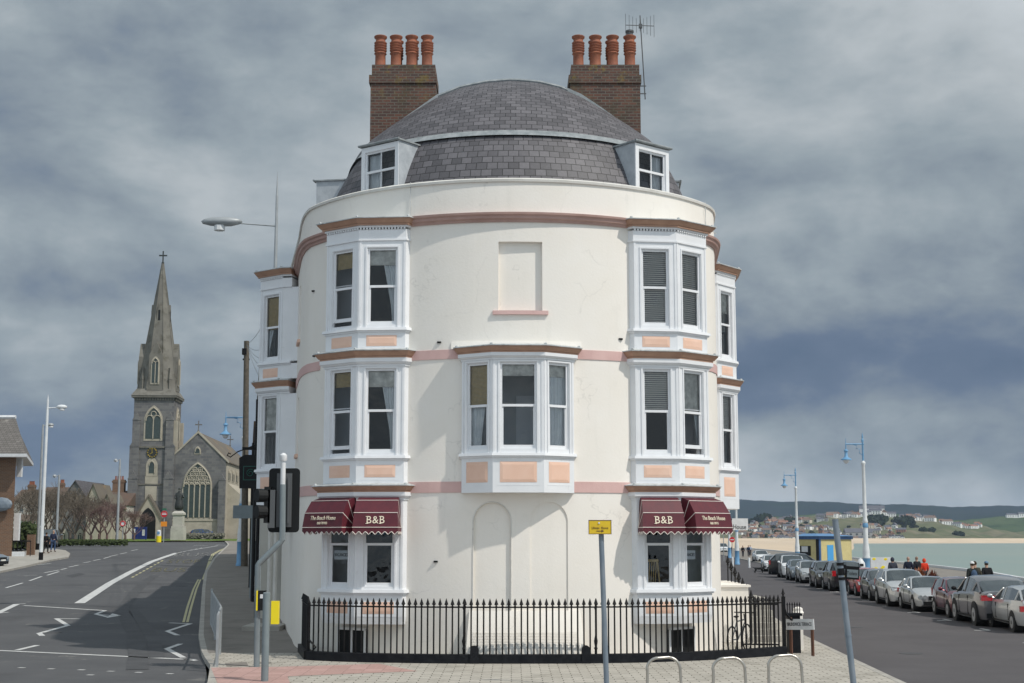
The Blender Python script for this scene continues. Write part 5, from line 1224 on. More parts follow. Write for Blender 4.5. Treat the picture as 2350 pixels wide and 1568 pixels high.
        g = MB(); ym = st_[fi][0]-Ln/2+.25*s_; zm_ = st_[fi][1]+.02; g.tube((sx*(W2-.06), ym, zm_-.02), (sx*(W2+.1), ym, zm_+.05), .02, n=5); g.blob((sx*(W2+.14), ym, zm_+.08), (.10, .06, .075), 2); g.build('mirror', paint if kind != 'coupe' else M['black'], o, smooth=True)
    g = MB(); g.box(-.38, .38, yf-.022, yf+.05, fz-.19, fz-.05); g.box(-.6, .6, yf-.024, yf+.05, .28, .44); g.build('grille', M['black'], o)
    g = MB(); g.box(-.26, .26, yf-.022, yf-.013, .46, .57); g.build('number_plate', M['platew'], o)
    zp = .92 if kind == 'coupe' else .78; g = MB(); g.box(-.26, .26, Ln/2+.002, Ln/2+.014, zp, zp+.115); g.build('number_plate', M['plate'], o)
    g = MB(); g.box(-W2*.8, W2*.8, Ln/2-.05, Ln/2+.013, .30, .46); g.build('rear_bumper_insert', M['black'], o)
    for sx in (-1, 1): g = MB(); x0, x1 = sorted((sx*(W2*.985), sx*(W2+.008))); g.box(x0, x1, fy_+.45, ry_-.45, .27, .33); g.build('side_sill', M['black'], o)
    # door shut lines and handles as thin dark strips
    for t in (st_[fi][0]+.35, (st_[fi+1][0]+st_[ri][0])/2+.1): 
        for sx in (-1, 1): g = MB(); x0, x1 = sorted((sx*(W2*.97), sx*(W2+.004))); g.box(x0, x1, t-Ln/2, t-Ln/2+.012, .36, st_[fi][1]*.9); g.build('door_gap', M['black'], o)
    return o
P_ = dict(silver=paintm('silver_car_paint', (.52, .54, .55)), grey=paintm('grey_car_paint', (.135, .135, .145)), dgrey=paintm('dark_grey_car_paint', (.06, .065, .075)), red=paintm('red_car_paint', (.50, .02, .03), metal=.1), maroon=paintm('maroon_car_paint', (.13, .015, .03)), black=paintm('black_car_paint', (.02, .022, .028)), white=paintm('white_car_paint', (.78, .79, .80), metal=0), brown=paintm('brown_car_paint', (.16, .07, .05)), lsil=paintm('pale_silver_car_paint', (.60, .62, .63)), bgrey=paintm('blue_grey_car_paint', (.17, .21, .25)), blue=paintm('blue_car_paint', (.03, .09, .30)))
LN = math.atan2(24.2-17.9, 125-47)     # direction of the parking row
GP = 'cars parked along the seafront kerb'
def park(px_, py_, kind, paint, away, label, back=0):
    x, y = GT(px_, py_, -.12); Ln = dict(hatch=3.95, saloon=4.35, suv=4.45, coupe=4.88, mpv=4.5, van=4.9, mini=3.7, estate=4.6)[kind]
    Wd = dict(hatch=1.70, saloon=1.72, suv=1.82, coupe=1.98, mpv=1.82, van=1.9, mini=1.65, estate=1.76)[kind]
    y += Ln/2-.8; xc = x+Wd/2-.04+math.tan(LN)*(Ln/2-.8)
    return car(kind, P_[paint], (xc, y, T(xc, y)-.12), -LN+(math.pi if away else 0), label, GP)
park(2243, 1437, 'coupe', 'grey', True, 'grey coupe-backed four-wheel drive showing its tail and red lamp at the right edge')
park(2330, 1452, 'estate', 'silver', True, 'silver car cut off by the right edge of the picture')
park(2179, 1418, 'hatch', 'maroon', False, 'maroon hatchback between the grey coupe-backed car and the twin-lamp silver car')
park(2099, 1404, 'saloon', 'silver', False, 'silver saloon with round twin headlamps')
park(2040, 1392, 'suv', 'lsil', False, 'pale silver four-wheel drive behind the twin-lamp silver saloon')
park(1998, 1379, 'hatch', 'dgrey', False, 'dark grey hatchback between the pale silver four-wheel drive and the red car')
park(1965, 1368, 'mini', 'red', False, 'bright red small car below the nearest seafront lamp')
park(1906, 1357, 'mpv', 'black', True, 'dark car with tall red tail lamps behind the leaning post')
park(1875, 1350, 'suv', 'black', False, 'black car facing the camera left of the leaning post')
park(1838, 1339, 'hatch', 'silver', False, 'small silver car in front of the kiosk')
park(1815, 1333, 'hatch', 'bgrey', False, 'blue-grey car next to the white people carrier')
park(1795, 1327, 'mpv', 'white', False, 'white people carrier parked in the row')
park(1772, 1319, 'hatch', 'brown', False, 'brown hatchback parked beyond the white people carrier')
park(1754, 1312, 'hatch', 'white', False, 'small white car at the far end of the parked row')
x, y = GT(1751, 1291, -.12); car('hatch', P_['white'], (x, y+1.5, -.12), 0, 'white car driving towards the camera beyond the parked row', name='moving_car')
vb = car('mpv', P_['black'], (at(1832, 1280, 112)[0], 112, 0.0), R(80), 'black car with a roof rack standing beyond the parked row, left of the kiosk', name='parked_car')
x, y = GT(112, 1256, -.12); car('mpv', P_['bgrey'], (x, y, T(x, y)-.12), math.pi-R(-12), 'blue-grey people carrier seen from behind near the brick garden wall')
x, y = GT(6, 1305, -.12); car('hatch', P_['bgrey'], (x-2.2, y+1.2, T(x, y)-.12), R(78), 'silver-blue car cut off by the left edge of the picture')
x, y = GT(467, 1238, 0); car('hatch', P_['blue'], (x, y, T(x, y)), R(60), 'small blue car on the grass edge below the church window')
x, y = GT(1664, 1268, -.12); car('van', P_['white'], (x-.5, y, -.12), 0, 'white van half hidden behind the right edge of the guest house', cat='van', name='parked_van')
# ================================================================== people
def skinmesh(pts, edges, rad, root=0, sub=2):
    me = bpy.data.meshes.new('s'); me.from_pydata(pts, edges, []); ob = bpy.data.objects.new('s', me); COL.objects.link(ob)
    md = ob.modifiers.new('k', 'SKIN'); md.use_smooth_shade = True
    for i, v in enumerate(me.skin_vertices[0].data): v.radius = rad[i] if hasattr(rad[i], '__len__') else (rad[i], rad[i]); v.use_root = (i == root)
    m2 = ob.modifiers.new('u', 'SUBSURF'); m2.levels = sub; m2.render_levels = sub
    dg = bpy.context.evaluated_depsgraph_get(); r = bpy.data.meshes.new_from_object(ob.evaluated_get(dg)); bpy.data.objects.remove(ob); bpy.data.meshes.remove(me)
    for p in r.polygons: p.use_smooth = True
    return r
CL = {}
def cloth(c):
    if c not in CL: CL[c] = mat('cloth_%02d' % len(CL), c, .85, tuple(v*.8 for v in c), 6, spec=.2)
    return CL[c]
def person(loc, rz, coat, legs, label, hair=(.05, .035, .02), h=1.74, stride=.18, hat=None, hood=None, group=None, armf=.1, pack=None):
    o = thing('person', label, 'person', loc, rz, group); k = h/1.74
    P = dict(pel=(0, 0, .95), ch=(0, 0, 1.28), nk=(0, -.01, 1.46), hd0=(0, -.03, 1.56), hd1=(0, -.04, 1.66),
             sl=(-.18, 0, 1.40), el=(-.24, .03-armf*.3, 1.13), wl=(-.23, -.06-armf, .92), hl=(-.23, -.08-armf*1.1, .84), sr=(.18, 0, 1.40), er=(.24, .06+armf*.2, 1.13), wr=(.235, .02+armf*.4, .91), hr=(.235, .01+armf*.4, .83),
             pl=(-.09, 0, .90), kl=(-.10, -stride*.7-.03, .50), al=(-.10, -stride*.8, .09), tl=(-.11, -stride-.14, .035), pr=(.09, 0, .90), kr=(.10, stride*.2, .50), ar=(.10, stride, .10), tr=(.11, stride-.13, .035))
    Rr = dict(pel=.13, ch=(.155, .115), nk=.055, hd0=.078, hd1=.088, sl=.062, el=.045, wl=.032, hl=.036, sr=.062, er=.045, wr=.032, hr=.036, pl=.088, kl=.062, al=.045, tl=.035, pr=.088, kr=.062, ar=.045, tr=.035)
    names = list(P); E_ = [('pel', 'ch'), ('ch', 'nk'), ('nk', 'hd0'), ('hd0', 'hd1'), ('ch', 'sl'), ('sl', 'el'), ('el', 'wl'), ('wl', 'hl'), ('ch', 'sr'), ('sr', 'er'), ('er', 'wr'), ('wr', 'hr'), ('pel', 'pl'), ('pl', 'kl'), ('kl', 'al'), ('al', 'tl'), ('pel', 'pr'), ('pr', 'kr'), ('kr', 'ar'), ('ar', 'tr')]
    def part(ns, add, m, nm, root):
        ix = {a: i for i, a in enumerate(ns)}; pts = [tuple(c*k for c in P[a]) for a in ns]
        rr = [tuple((r+add)*k for r in (Rr[a] if hasattr(Rr[a], '__len__') else (Rr[a], Rr[a]))) for a in ns]
        me = skinmesh(pts, [(ix[a], ix[b]) for a, b in E_ if a in ix and b in ix], rr, ix[root]); me.name = nm; me.materials.clear(); me.materials.append(m)
        ob = bpy.data.objects.new(nm, me); COL.objects.link(ob); ob.parent = o; return ob, me
    body, bme = part(names, 0, M['skin'], 'body', 'pel')
    bm = bmesh.new(); bm.from_mesh(bme)
    g = MB()      # fingers, nose and ears joined into the body mesh
    for hn, sx in (('hl', -1), ('hr', 1)):
        hx, hy, hzz = (c*k for c in P[hn])
        for q in range(4): yy = hy-.028+q*.018; g.path([(hx, yy, hzz), (hx, yy, hzz-.05), (hx+sx*-.012, yy, hzz-(.075, .085, .08, .065)[q])], [.009, .008, .006], 5)
        g.path([(hx, hy-.03, hzz+.02), (hx, hy-.055, hzz-.01), (hx, hy-.06, hzz-.035)], [.010, .009, .007], 5)
    hx, hy, hzz = 0, -.04*k, 1.63*k; g.blob((0, hy-.092, hzz-.01), (.013, .018, .02)); g.blob((-.085, hy+.0, hzz), (.012, .02, .03)); g.blob((.085, hy, hzz), (.012, .02, .03)); g.blob((0, hy-.0, hzz+.0), (.078, .092, .115), 2)
    vs = [bm.verts.new(v) for v in g.v]
    for f_ in g.f:
        try: bm.faces.new([vs[i] for i in f_])
        except ValueError: pass
    bm.to_mesh(bme); bm.free()
    for p in bme.polygons: p.use_smooth = True
    part(['pel', 'ch', 'nk', 'sl', 'el', 'wl', 'sr', 'er', 'wr', 'pl', 'pr'] if 1 else 0, .028, cloth(coat), 'coat', 'pel')
    part(['pel', 'pl', 'kl', 'al', 'pr', 'kr', 'ar'], .014, cloth(legs), 'trousers', 'pel')
    g = MB()
    for a in ('tl', 'tr'): x, y, z = (c*k for c in P[a]); g.blob((x, y+.05, z+.01), (.05, .14, .045), 2)
    g.build('shoes', cloth((.03, .025, .02)), o, smooth=True)
    g = MB(); 
    if hood: g.blob((0, hy+.015, hzz+.01), (.115, .12, .15), 2); g.build('hood', cloth(hood), o, smooth=True)
    else:
        g.blob((0, hy+.022, hzz+.035), (.092, .095, .105), 2); g.build('hair', cloth(hair), o, smooth=True)
    if hat: g = MB(); g.blob((0, hy+.01, hzz+.075), (.105, .11, .085), 2); g.build('hat', cloth(hat), o, smooth=True)
    if pack: g = MB(); g.blob((0, .20, 1.2*k), (.15, .10, .24), 2); g.build('rucksack', cloth(pack), o, smooth=True)
    return o
def pers(px_, Y, top, coat, legs, label, rz=math.pi, z=0, **kw):
    x, zt = at(px_, top, Y); return person((x, Y, z), rz, coat, legs, label, **kw)
PG = 'people on the promenade'
pers(2048, 83, 1278, (.05, .055, .075), (.03, .035, .05), 'person in a dark hooded top on the promenade right of the painted board', hood=(.05, .055, .075), group=PG)
pers(2084, 86, 1279, (.02, .025, .045), (.05, .05, .06), 'bald person in a dark blue jacket left of the russet plant', hair=(.45, .30, .24), group=PG, rz=math.pi*.9)
pers(2104, 87, 1281, (.018, .02, .025), (.05, .05, .06), 'person in a black jacket standing just behind the russet plant', hair=(.30, .20, .15), group=PG, rz=math.pi*1.1)
pers(2121, 88, 1287, (.70, .05, .02), (.05, .05, .06), 'person in a bright orange-red hood by the russet plant', hood=(.75, .08, .03), h=1.6, group=PG)
pers(2231, 64, 1285, (.025, .03, .03), (.02, .02, .03), 'person in a white hat with a blue rucksack', hat=(.8, .8, .8), group=PG, pack=(.06, .10, .17), h=1.8)
pers(2237, 66, 1285, (.06, .055, .04), (.03, .03, .03), 'person in a dark olive coat half hidden by the white-hatted walker', h=1.8, group=PG)
pers(2264, 68, 1290, (.015, .015, .018), (.02, .02, .025), 'person in a black coat and blue cap right of the white-hatted walker', hat=(.16, .26, .36), group=PG, h=1.75)
for px_, pyb, c, l_ in ((1705, 1279, (.02, .02, .022), 'distant person in black with a white bag left of the two walkers beyond the bollards'), (1718, 1278, (.015, .035, .07), 'distant person in a navy coat right of the two walkers beyond the bollards'), (1722, 1276, (.45, .5, .6), 'distant person in pale blue behind the navy-coated walker')):
    x, y = GT(px_, pyb, 0); person((x, y, T(x, y)), 0, c, (.03, .03, .04), l_, group='distant walkers')
x, y = GT(1677, 1275, 0); person((x, y, 0), 0, (.05, .02, .02), (.03, .05, .12), 'distant person at the right edge of the guest house', group='distant walkers')
x, y = GT(104.5, 1270, 0); person((x, y, T(x, y)), math.pi*.9, (.025, .025, .028), (.03, .03, .03), 'person in a black coat walking beside the tall white lamp', h=1.66)
x, y = GT(121, 1267, 0); person((x, y, T(x, y)), math.pi, (.03, .04, .08), (.06, .10, .20), 'person in a navy jacket and blue jeans walking behind the car', h=1.78, hair=(.5, .35, .28))
x, y = GT(17, 1274, 0); person((x, y, T(x, y)), R(90), (.36, .32, .52), (.04, .07, .2), 'child in a lilac top by the small white wall', h=1.25)
# dog on the seafront road
x, y = GT(1742, 1316, -.12); dg = thing('dog', 'black dog crossing the seafront road beside the far parked cars', 'dog', (x, y, -.12), R(90))
me = skinmesh([(0, -.28, .42), (0, 0, .40), (0, .28, .42), (0, -.42, .55), (0, -.56, .56), (0, -.68, .53), (-.07, -.28, .25), (-.07, -.26, .03), (.07, -.28, .25), (.07, -.34, .03), (-.07, .26, .26), (-.07, .34, .15), (-.07, .30, .03), (.07, .26, .26), (.07, .40, .15), (.07, .38, .03), (0, .42, .47), (0, .6, .55)],
 [(0, 1), (1, 2), (0, 3), (3, 4), (4, 5), (0, 6), (6, 7), (0, 8), (8, 9), (2, 10), (10, 11), (11, 12), (2, 13), (13, 14), (14, 15), (2, 16), (16, 17)], [.12, .10, .10, .07, .075, .035, .05, .025, .05, .025, .06, .03, .025, .06, .03, .025, .03, .015], 1)
me.materials.clear(); me.materials.append(M['black']); ob = bpy.data.objects.new('body', me); COL.objects.link(ob); ob.parent = dg
g = MB(); g.blob((-.05, -.53, .63), (.02, .03, .05)); g.blob((.05, -.53, .63), (.02, .03, .05)); g.build('ear', M['black'], dg)
# ================================================================== kiosk, board, plants, bollards
def bollard(px_, py_, lab):
    x, y = GT(px_, py_, 0); g = MB(); g.lathe([(.11, 0), (.11, .9), (.08, .98), (.02, 1.0)], n=10); o = g.build('bollard', M['signwhite'], smooth=True); o.location = (x, y, T(x, y)-.1); tag(o, lab, 'bollard', 'white bollards by the seafront road')
bollard(1681.6, 1298, 'white bollard just left of the blue-based lamp'); bollard(1719.7, 1301, 'white bollard standing alone in the seafront road mouth')
Yk = 168; kx0, _ = at(1832, 1290, Yk); kx1, _ = at(1880, 1290, Yk-4); kx2, _ = at(1952, 1290, Yk)
ks = thing('kiosk', 'yellow seafront kiosk with a blue roof and blue door', 'kiosk', (kx1, Yk-4, 0))
km = mat('kiosk_yellow', (.60, .52, .25), .7, (.54, .46, .22), 2); kb = mat('kiosk_blue_fascia', (.03, .09, .22), .55, (.05, .12, .28), 2); kr_ = mat('kiosk_roof', (.09, .22, .42), .5, (.12, .27, .48), 2); kd = mat('kiosk_door_blue', (.07, .34, .68), .5)
pA, pB, pC = (kx0, Yk), (kx1, Yk-4), (kx2, Yk)
foot = [pA, pB, pC, (kx2+1.6, Yk+6), (kx0+1.6, Yk+6)]
g = MB(); g.prism(foot, 0, 2.75); kw = g.build('wall', km, ks)
def onface(a, b, u0, u1, z0, z1, d, m, nm, par):
    dx_, dy_ = b[0]-a[0], b[1]-a[1]; l_ = math.hypot(dx_, dy_); nx_, ny_ = dy_/l_*d, -dx_/l_*d; p = (a[0]+dx_*u0, a[1]+dy_*u0); q = (a[0]+dx_*u1, a[1]+dy_*u1)
    g = MB(); g.prism([(p[0]+nx_, p[1]+ny_), (q[0]+nx_, q[1]+ny_), (q[0]-nx_*.5, q[1]-ny_*.5), (p[0]-nx_*.5, p[1]-ny_*.5)], z0, z1); return g.build(nm, m, par)
onface(pA, pB, .08, .62, .9, 2.0, .05, M['black'], 'window', kw); onface(pA, pB, .2, .5, 1.3, 1.95, .07, M['signwhite'], 'counter_display', kw); onface(pB, pC, .26, .45, 0, 2.1, .05, kd, 'door', kw); onface(pA, pB, .9, 1.0, 0, 2.75, .1, M['black'], 'corner_post', kw); onface(pB, pC, .0, .05, 0, 2.75, .1, kb, 'corner_post', kw); onface(pB, pC, .0, 1.0, 0, .25, .06, kb, 'plinth', kw)
def grow(p, c, d): return (p[0]+(p[0]-c[0])*d, p[1]+(p[1]-c[1])*d)
cc = (kx1, Yk+2); g = MB(); g.prism([grow(p, cc, .04) for p in foot], 2.751, 3.11); g.build('fascia', kb, ks); g = MB(); g.prism([grow(p, cc, .10) for p in foot], 3.112, 3.42, [grow(p, cc, -.5) for p in foot]); g.build('roof', kr_, ks); settle(ks)
x0, z1_ = at(1998, 1279, 92); x1, z0_ = at(2046, 1303, 92); o = thing('painted_board', 'pale yellow and white painted board beside the nearest seafront lamp', 'board', (x0, 92, 0)); g = MB(); g.box(0, x1-x0, 0, .06, 0.1, z1_); bd = g.build('panel', M['signwhite'], o)
g = MB()
for i in range(9): g.blob((.15+random.random()*(x1-x0-.3), -.0, .5+random.random()*(z1_-.6)), (.14, .01, .09))
g.build('yellow_pattern', M['byellow'], bd); g = MB(); g.box(.05, .1, .06, .12, 0, z1_); g.box(x1-x0-.1, x1-x0-.05, .06, .12, 0, z1_); g.build('post', M['signwhite'], o)
x, y = at(1975, 1290, 95)[0], 95; o = thing('litter_bin', 'white round-shouldered bin left of the nearest seafront lamp', 'bin', (x, y, 0)); g = MB(); g.lathe([(.28, 0), (.30, 1.0), (.28, 1.25), (.12, 1.5), (.03, 1.55)], n=14); g.build('bin_body', M['signwhite'], o, smooth=True); g = MB(); g.box(-.12, .12, -.31, -.2, 1.05, 1.2); g.build('opening', M['black'], o)
def phormium(px_, Y, hgt, w, lab, m, nleaf=150, seed=1):
    rd = random.Random(seed); x, _ = at(px_, 1300, Y); o = thing('phormium', lab, 'plant', (x, Y, 0), 0, 'russet plants on the promenade'); g = MB()
    for i in range(nleaf):
        a = rd.random()*6.28; sp_ = rd.uniform(.15, 1)*w; hh = hgt*rd.uniform(.6, 1.05); t0 = rd.random()*.12; p0 = Vector((t0*math.cos(a), t0*math.sin(a), .35)); p2 = Vector((sp_*math.cos(a), sp_*math.sin(a), hh*(1-.35*sp_/w))); pm = (p0+p2)/2+Vector((0, 0, hh*.22)); s_ = Vector((-math.sin(a), math.cos(a), 0))*.035
        g.face(p0-s_, p0+s_, pm+s_, pm-s_); g.face(pm-s_, pm+s_, p2)
    g.build('leaves', m, o); g = MB(); g.lathe([(.45, 0), (.5, .5), (.45, .52)], n=14); g.build('planter', M['kerb'], o)
phormium(2108, 76, 1.55, .75, 'orange-russet spiky plant nearer the dark grey hatchback', M['leafdry']); phormium(2140, 74, 1.35, .6, 'darker russet spiky plant beside the orange one', mat('dark_russet_leaf', (.20, .06, .03), .7, (.13, .05, .03), 8), seed=4)
# board of the neighbouring guest house and the little iron bracket under the awning
Y = 47; x0, z1_ = at(1680, 1190, Y); x1, z0_ = at(1717, 1217, Y); o = thing('projecting_sign', 'white projecting board with the letters se showing past the maroon awning', 'sign', ((x0+x1)/2, Y, z0_))
g = MB(); g.box(x0, x1, Y, Y+.05, z0_, z1_); b_ = g.build('board', M['signwhite'], o); text('House', .22, Matrix.Translation(((x0+x1)/2-.02, Y-.004, z0_+.1)), M['black'], 'lettering', b_, .002, sx=.75)
g = MB(); g.box(x0-.9, x0+.02, Y+.01, Y+.04, z1_-.05, z1_-.01); g.build('bracket', M['iron'], o); settle(o)
x, y = GT(1681, 1290, 0); o = thing('road_sign', 'small round red and white sign near the blue-based lamps', 'road sign', (x, y, 0)); g = MB(); g.tube((0, 0, 0), (0, 0, 3.0), .04, n=6); g.build('post', M['galv'], o); g = MB(); g.tube((0, -.05, 2.7), (0, -.08, 2.7), .34, n=18); d_ = g.build('disc', M['signred'], o); g = MB(); g.box(-.22, .22, -.09, -.081, 2.65, 2.75); g.build('bar', M['signwhite'], d_)
x, y = GT(1678, 1290, 0); o = thing('road_sign', 'blue information sign just under the right-hand awning', 'road sign', (x, y+6, 0)); g = MB(); g.tube((0, 0, 0), (0, 0, 5.6), .05, n=6); g.build('post', M['galv'], o); g = MB(); g.box(-.35, .75, -.08, -.05, 4.2, 5.3); g.build('plate', mat('sign_blue', (.10, .22, .62), .5), o)
# ================================================================== the church
CR = R(3.0); cx0, cy0 = -54.3, 215.0; cz0 = T(cx0, cy0)-.1
ch = thing('church', 'grey stone church with a tall lichened spire and a big traceried west window', 'church', (cx0, cy0, cz0), CR)
def zc_(py_, Y=215): return at(350, py_, Y)[1]-cz0
Z1, Z2, Z3 = zc_(1112), zc_(1026), zc_(908)
hw = 3.1
def ptd(x0, x1, zb_, zt, y, n=10):       # pointed arch outline (x, y, z)
    w_ = x1-x0; s_ = zt-w_*.86; o = [(x0, y, zb_), (x1, y, zb_)]
    for i in range(n+1): t = R(60)*i/n; o.append((x0+w_*math.cos(t), y, s_+w_*math.sin(t)*.993))
    for i in range(1, n+1): t = R(60)-R(60)*i/n; o.append((x1-w_*math.cos(t), y, s_+w_*math.sin(t)*.993))
    return o
def archwin(par, x0, x1, zb_, zt, y, lights=2, fr_w=.28, M_=None, circles=True, side=0):
    F = M_ or Matrix.Identity(4)
    g = MB(F); g.extr(ptd(x0-fr_w, x1+fr_w, zb_-fr_w*1.2, zt+fr_w*1.5, y-.06), (0, .04, 0)); fo = g.build('window_surround', M['stone2'], par)
    g = MB(F); g.extr(ptd(x0, x1, zb_, zt, y-.10), (0, .03, 0)); g.build('leaded_glass', M['cglass'], par)
    g = MB(F); w_ = x1-x0; sp_ = zt-w_*.86; mw = .05+.02*w_/2
    for i in range(1, lights): x = lerp(x0, x1, i/lights); g.box(x-mw, x+mw, y-.17, y-.101, zb_, sp_+(.3 if lights > 2 else w_*.25))
    lw_ = w_/lights
    for i in range(lights):
        xc = x0+lw_*(i+.5); pts = [(xc-lw_/2*math.cos(t), y-.14, sp_+lw_*.7*math.sin(t)) for t in [math.pi*k/8 for k in range(9)]]; g.path(pts, mw, 4)
    if lights > 2 and circles:
        r_ = lw_*.40
        for row in range(5):
            zz = sp_+lw_*.85+row*lw_*.78; nn = lights-1-row*.0
            k0 = (row % 2)*.5
            for i in range(lights):
                xc = x0+lw_*(i+.5+k0)
                d0 = math.hypot(xc-x0, zz-sp_); d1 = math.hypot(xc-x1, zz-sp_)
                if max(d0, d1) > w_-r_*1.05 or xc > x1: continue
                g.path([(xc+r_*math.cos(t), y-.14, zz+r_*math.sin(t)) for t in [2*math.pi*k/10 for k in range(11)]], mw*.85, 4)
                g.box(xc-mw*.5, xc+mw*.5, y-.16, y-.105, zz-r_, zz+r_); g.box(xc-r_, xc+r_, y-.155, y-.106, zz-mw*.5, zz+mw*.5)
    elif circles: g.path([(lerp(x0, x1, .5)+w_*.17*math.cos(t), y-.14, sp_+w_*.45+w_*.17*math.sin(t)) for t in [2*math.pi*k/10 for k in range(11)]], mw, 4)
    g.path([(p[0], y-.14, p[2]) for p in ptd(x0, x1, zb_, zt, y)[1:]], mw*1.3, 4)
    g.build('tracery', M['stone2'], par); return fo
# tower
g = MB(); g.box(-hw-.12, hw+.12, -.12, 6.3, -1.5, Z1); g.box(-hw, hw, 0, 6.2, Z1, Z2); g.box(-hw+.1, hw-.1, .1, 6.1, Z2, Z3); tw = g.build('tower', M['stone'], ch)
g = MB(); 
for z, e_, h_ in ((Z1, .2, .22), (Z2, .18, .3), (Z3-.15, .28, .3)): g.box(-hw-e_, hw+e_, -e_, 6.2+e_, z-h_/2, z+h_/2)
for k in range(16): x = lerp(-hw+.2, hw-.2, k/15); g.box(x-.09, x+.09, -.12, .1, Z3-.7, Z3-.3)
for k in range(12): y = lerp(.4, 5.9, k/11); g.box(hw-.1, hw+.12, y-.09, y+.09, Z3-.7, Z3-.3)
g.build('string_course', M['spire'], tw)
for sx in (-1, 1):        # angle buttresses with gabled tops
    for (za, zb_, o_) in ((-1.5, zc_(1100), .75), (zc_(1100), Z2, .35), (Z2, zc_(965), .30)):
        g = MB(); x0, x1 = sorted((sx*(hw+.25 if za < Z2 else hw-.05), sx*(hw-1.15))); g.box(x0, x1, -o_, .1, za, zb_); xm = (x0+x1)/2
        g.extr([(x0-.05, -o_-.05, zb_), (x1+.05, -o_-.05, zb_), (xm, -o_-.05, zb_+1.3)], (0, o_+.2, 0)); g.build('buttress', M['stone2'] if 0 else M['stone'], tw)
g = MB(); g.box(hw-.1, hw+.45, .3, 1.3, -1.5, zc_(965)); g.box(hw-.1, hw+.45, 4.9, 5.9, -1.5, zc_(965)); g.build('buttress', M['stone2'], tw)
archwin(tw, -1.15, 1.15, zc_(1007), zc_(936), .1, 2, .26)
Fr = Matrix.Translation((hw, 3.1, 0)) @ rot(math.pi/2); archwin(tw, -1.15, 1.15, zc_(1007), zc_(936), .1, 2, .26, M_=Fr)
archwin(tw, -.42, .42, zc_(1086), zc_(1058), 0, 1, .45, circles=False)
g = MB(); g.box(-.95, .95, -.06, 0, zc_(1111), zc_(1093)); g.box(-.85, .85, -.2, -.12, zc_(1150), zc_(1116)); g.build('pale_panel', M['stone2'], tw)
g = MB(); zk = zc_(1039); g.tube((0, -.14, zk), (0, -.02, zk), .82, n=24); ck = g.build('clock', M['bronze'], tw)
g = MB(); gold = mat('gilt', (.42, .30, .06), .4, metal=.6); 
for k in range(12): t = math.pi*k/6; g.box(-.045, .045, -.17, -.141, .56, .80, Matrix.Translation((0, 0, zk)) @ Matrix.Rotation(t, 4, 'Y'))
g.path([(.68*math.cos(t), -.155, zk+.68*math.sin(t)) for t in [2*math.pi*k/20 for k in range(21)]], .025, 4)
g.box(-.04, .04, -.19, -.15, -.1, .70, Matrix.Translation((0, 0, zk)) @ Matrix.Rotation(R(-5), 4, 'Y')); g.box(-.05, .05, -.191, -.152, -.1, .42, Matrix.Translation((0, 0, zk)) @ Matrix.Rotation(R(-125), 4, 'Y')); g.build('clock_hands', gold, ck)
# porch
g = MB(); pz = zc_(1139); g.extr([(-1.9, -1.6, -1.5), (1.9, -1.6, -1.5), (1.9, -1.6, zc_(1185)), (0, -1.6, pz), (-1.9, -1.6, zc_(1185))], (0, 1.6, 0)); po = g.build('porch', M['stone2'], ch)
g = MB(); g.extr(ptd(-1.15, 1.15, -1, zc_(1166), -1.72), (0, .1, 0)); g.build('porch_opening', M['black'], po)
g = MB(); g.extr([(-2.15, -1.75, zc_(1190)), (0, -1.75, pz+.25), (2.15, -1.75, zc_(1190)), (2.0, -1.75, zc_(1197)), (0, -1.75, pz-.15), (-2.0, -1.75, zc_(1197))], (0, 1.7, 0)); g.build('porch_roof', M['croof'], po)
# spire: broach skirt, octagon, lucarnes, finial
sc_ = (0, 3.1); g = MB(); Zs = zc_(892); zt_ = at(370, 602, 218)[1]-cz0
sq = lambda h: [(-h, 3.1-h), (h, 3.1-h), (h, 3.1+h), (-h, 3.1+h)]
g.prism(sq(hw+.35), Z3, Zs, sq(hw-.35))
def oc(r, z): return [(sc_[0]+r*math.cos(R(22.5+45*k)), sc_[1]+r*math.sin(R(22.5+45*k)), z) for k in range(8)]
r_at = lambda z: lerp(2.95, .12, (z-Zs)/(zt_-Zs)); steps = [Zs-.2, lerp(Zs, zt_, .33), lerp(Zs, zt_, .66), zt_]
ids = [[g.av(p) for p in oc(r_at(z)*1.08, z)] for z in steps]
for a, b in zip(ids, ids[1:]):
    for k in range(8): g.idx([a[k], a[(k+1) % 8], b[(k+1) % 8], b[k]])
sp = g.build('spire', M['spire'], ch)
g = MB()
for k in range(8): c_ = R(22.5+45*k); g.tube((sc_[0]+r_at(Zs)*1.09*math.cos(c_), sc_[1]+r_at(Zs)*1.09*math.sin(c_), Zs), (sc_[0]+.13*math.cos(c_), sc_[1]+.13*math.sin(c_), zt_), .09, .05, n=4)
g.build('spire_rib', M['spire'], sp)
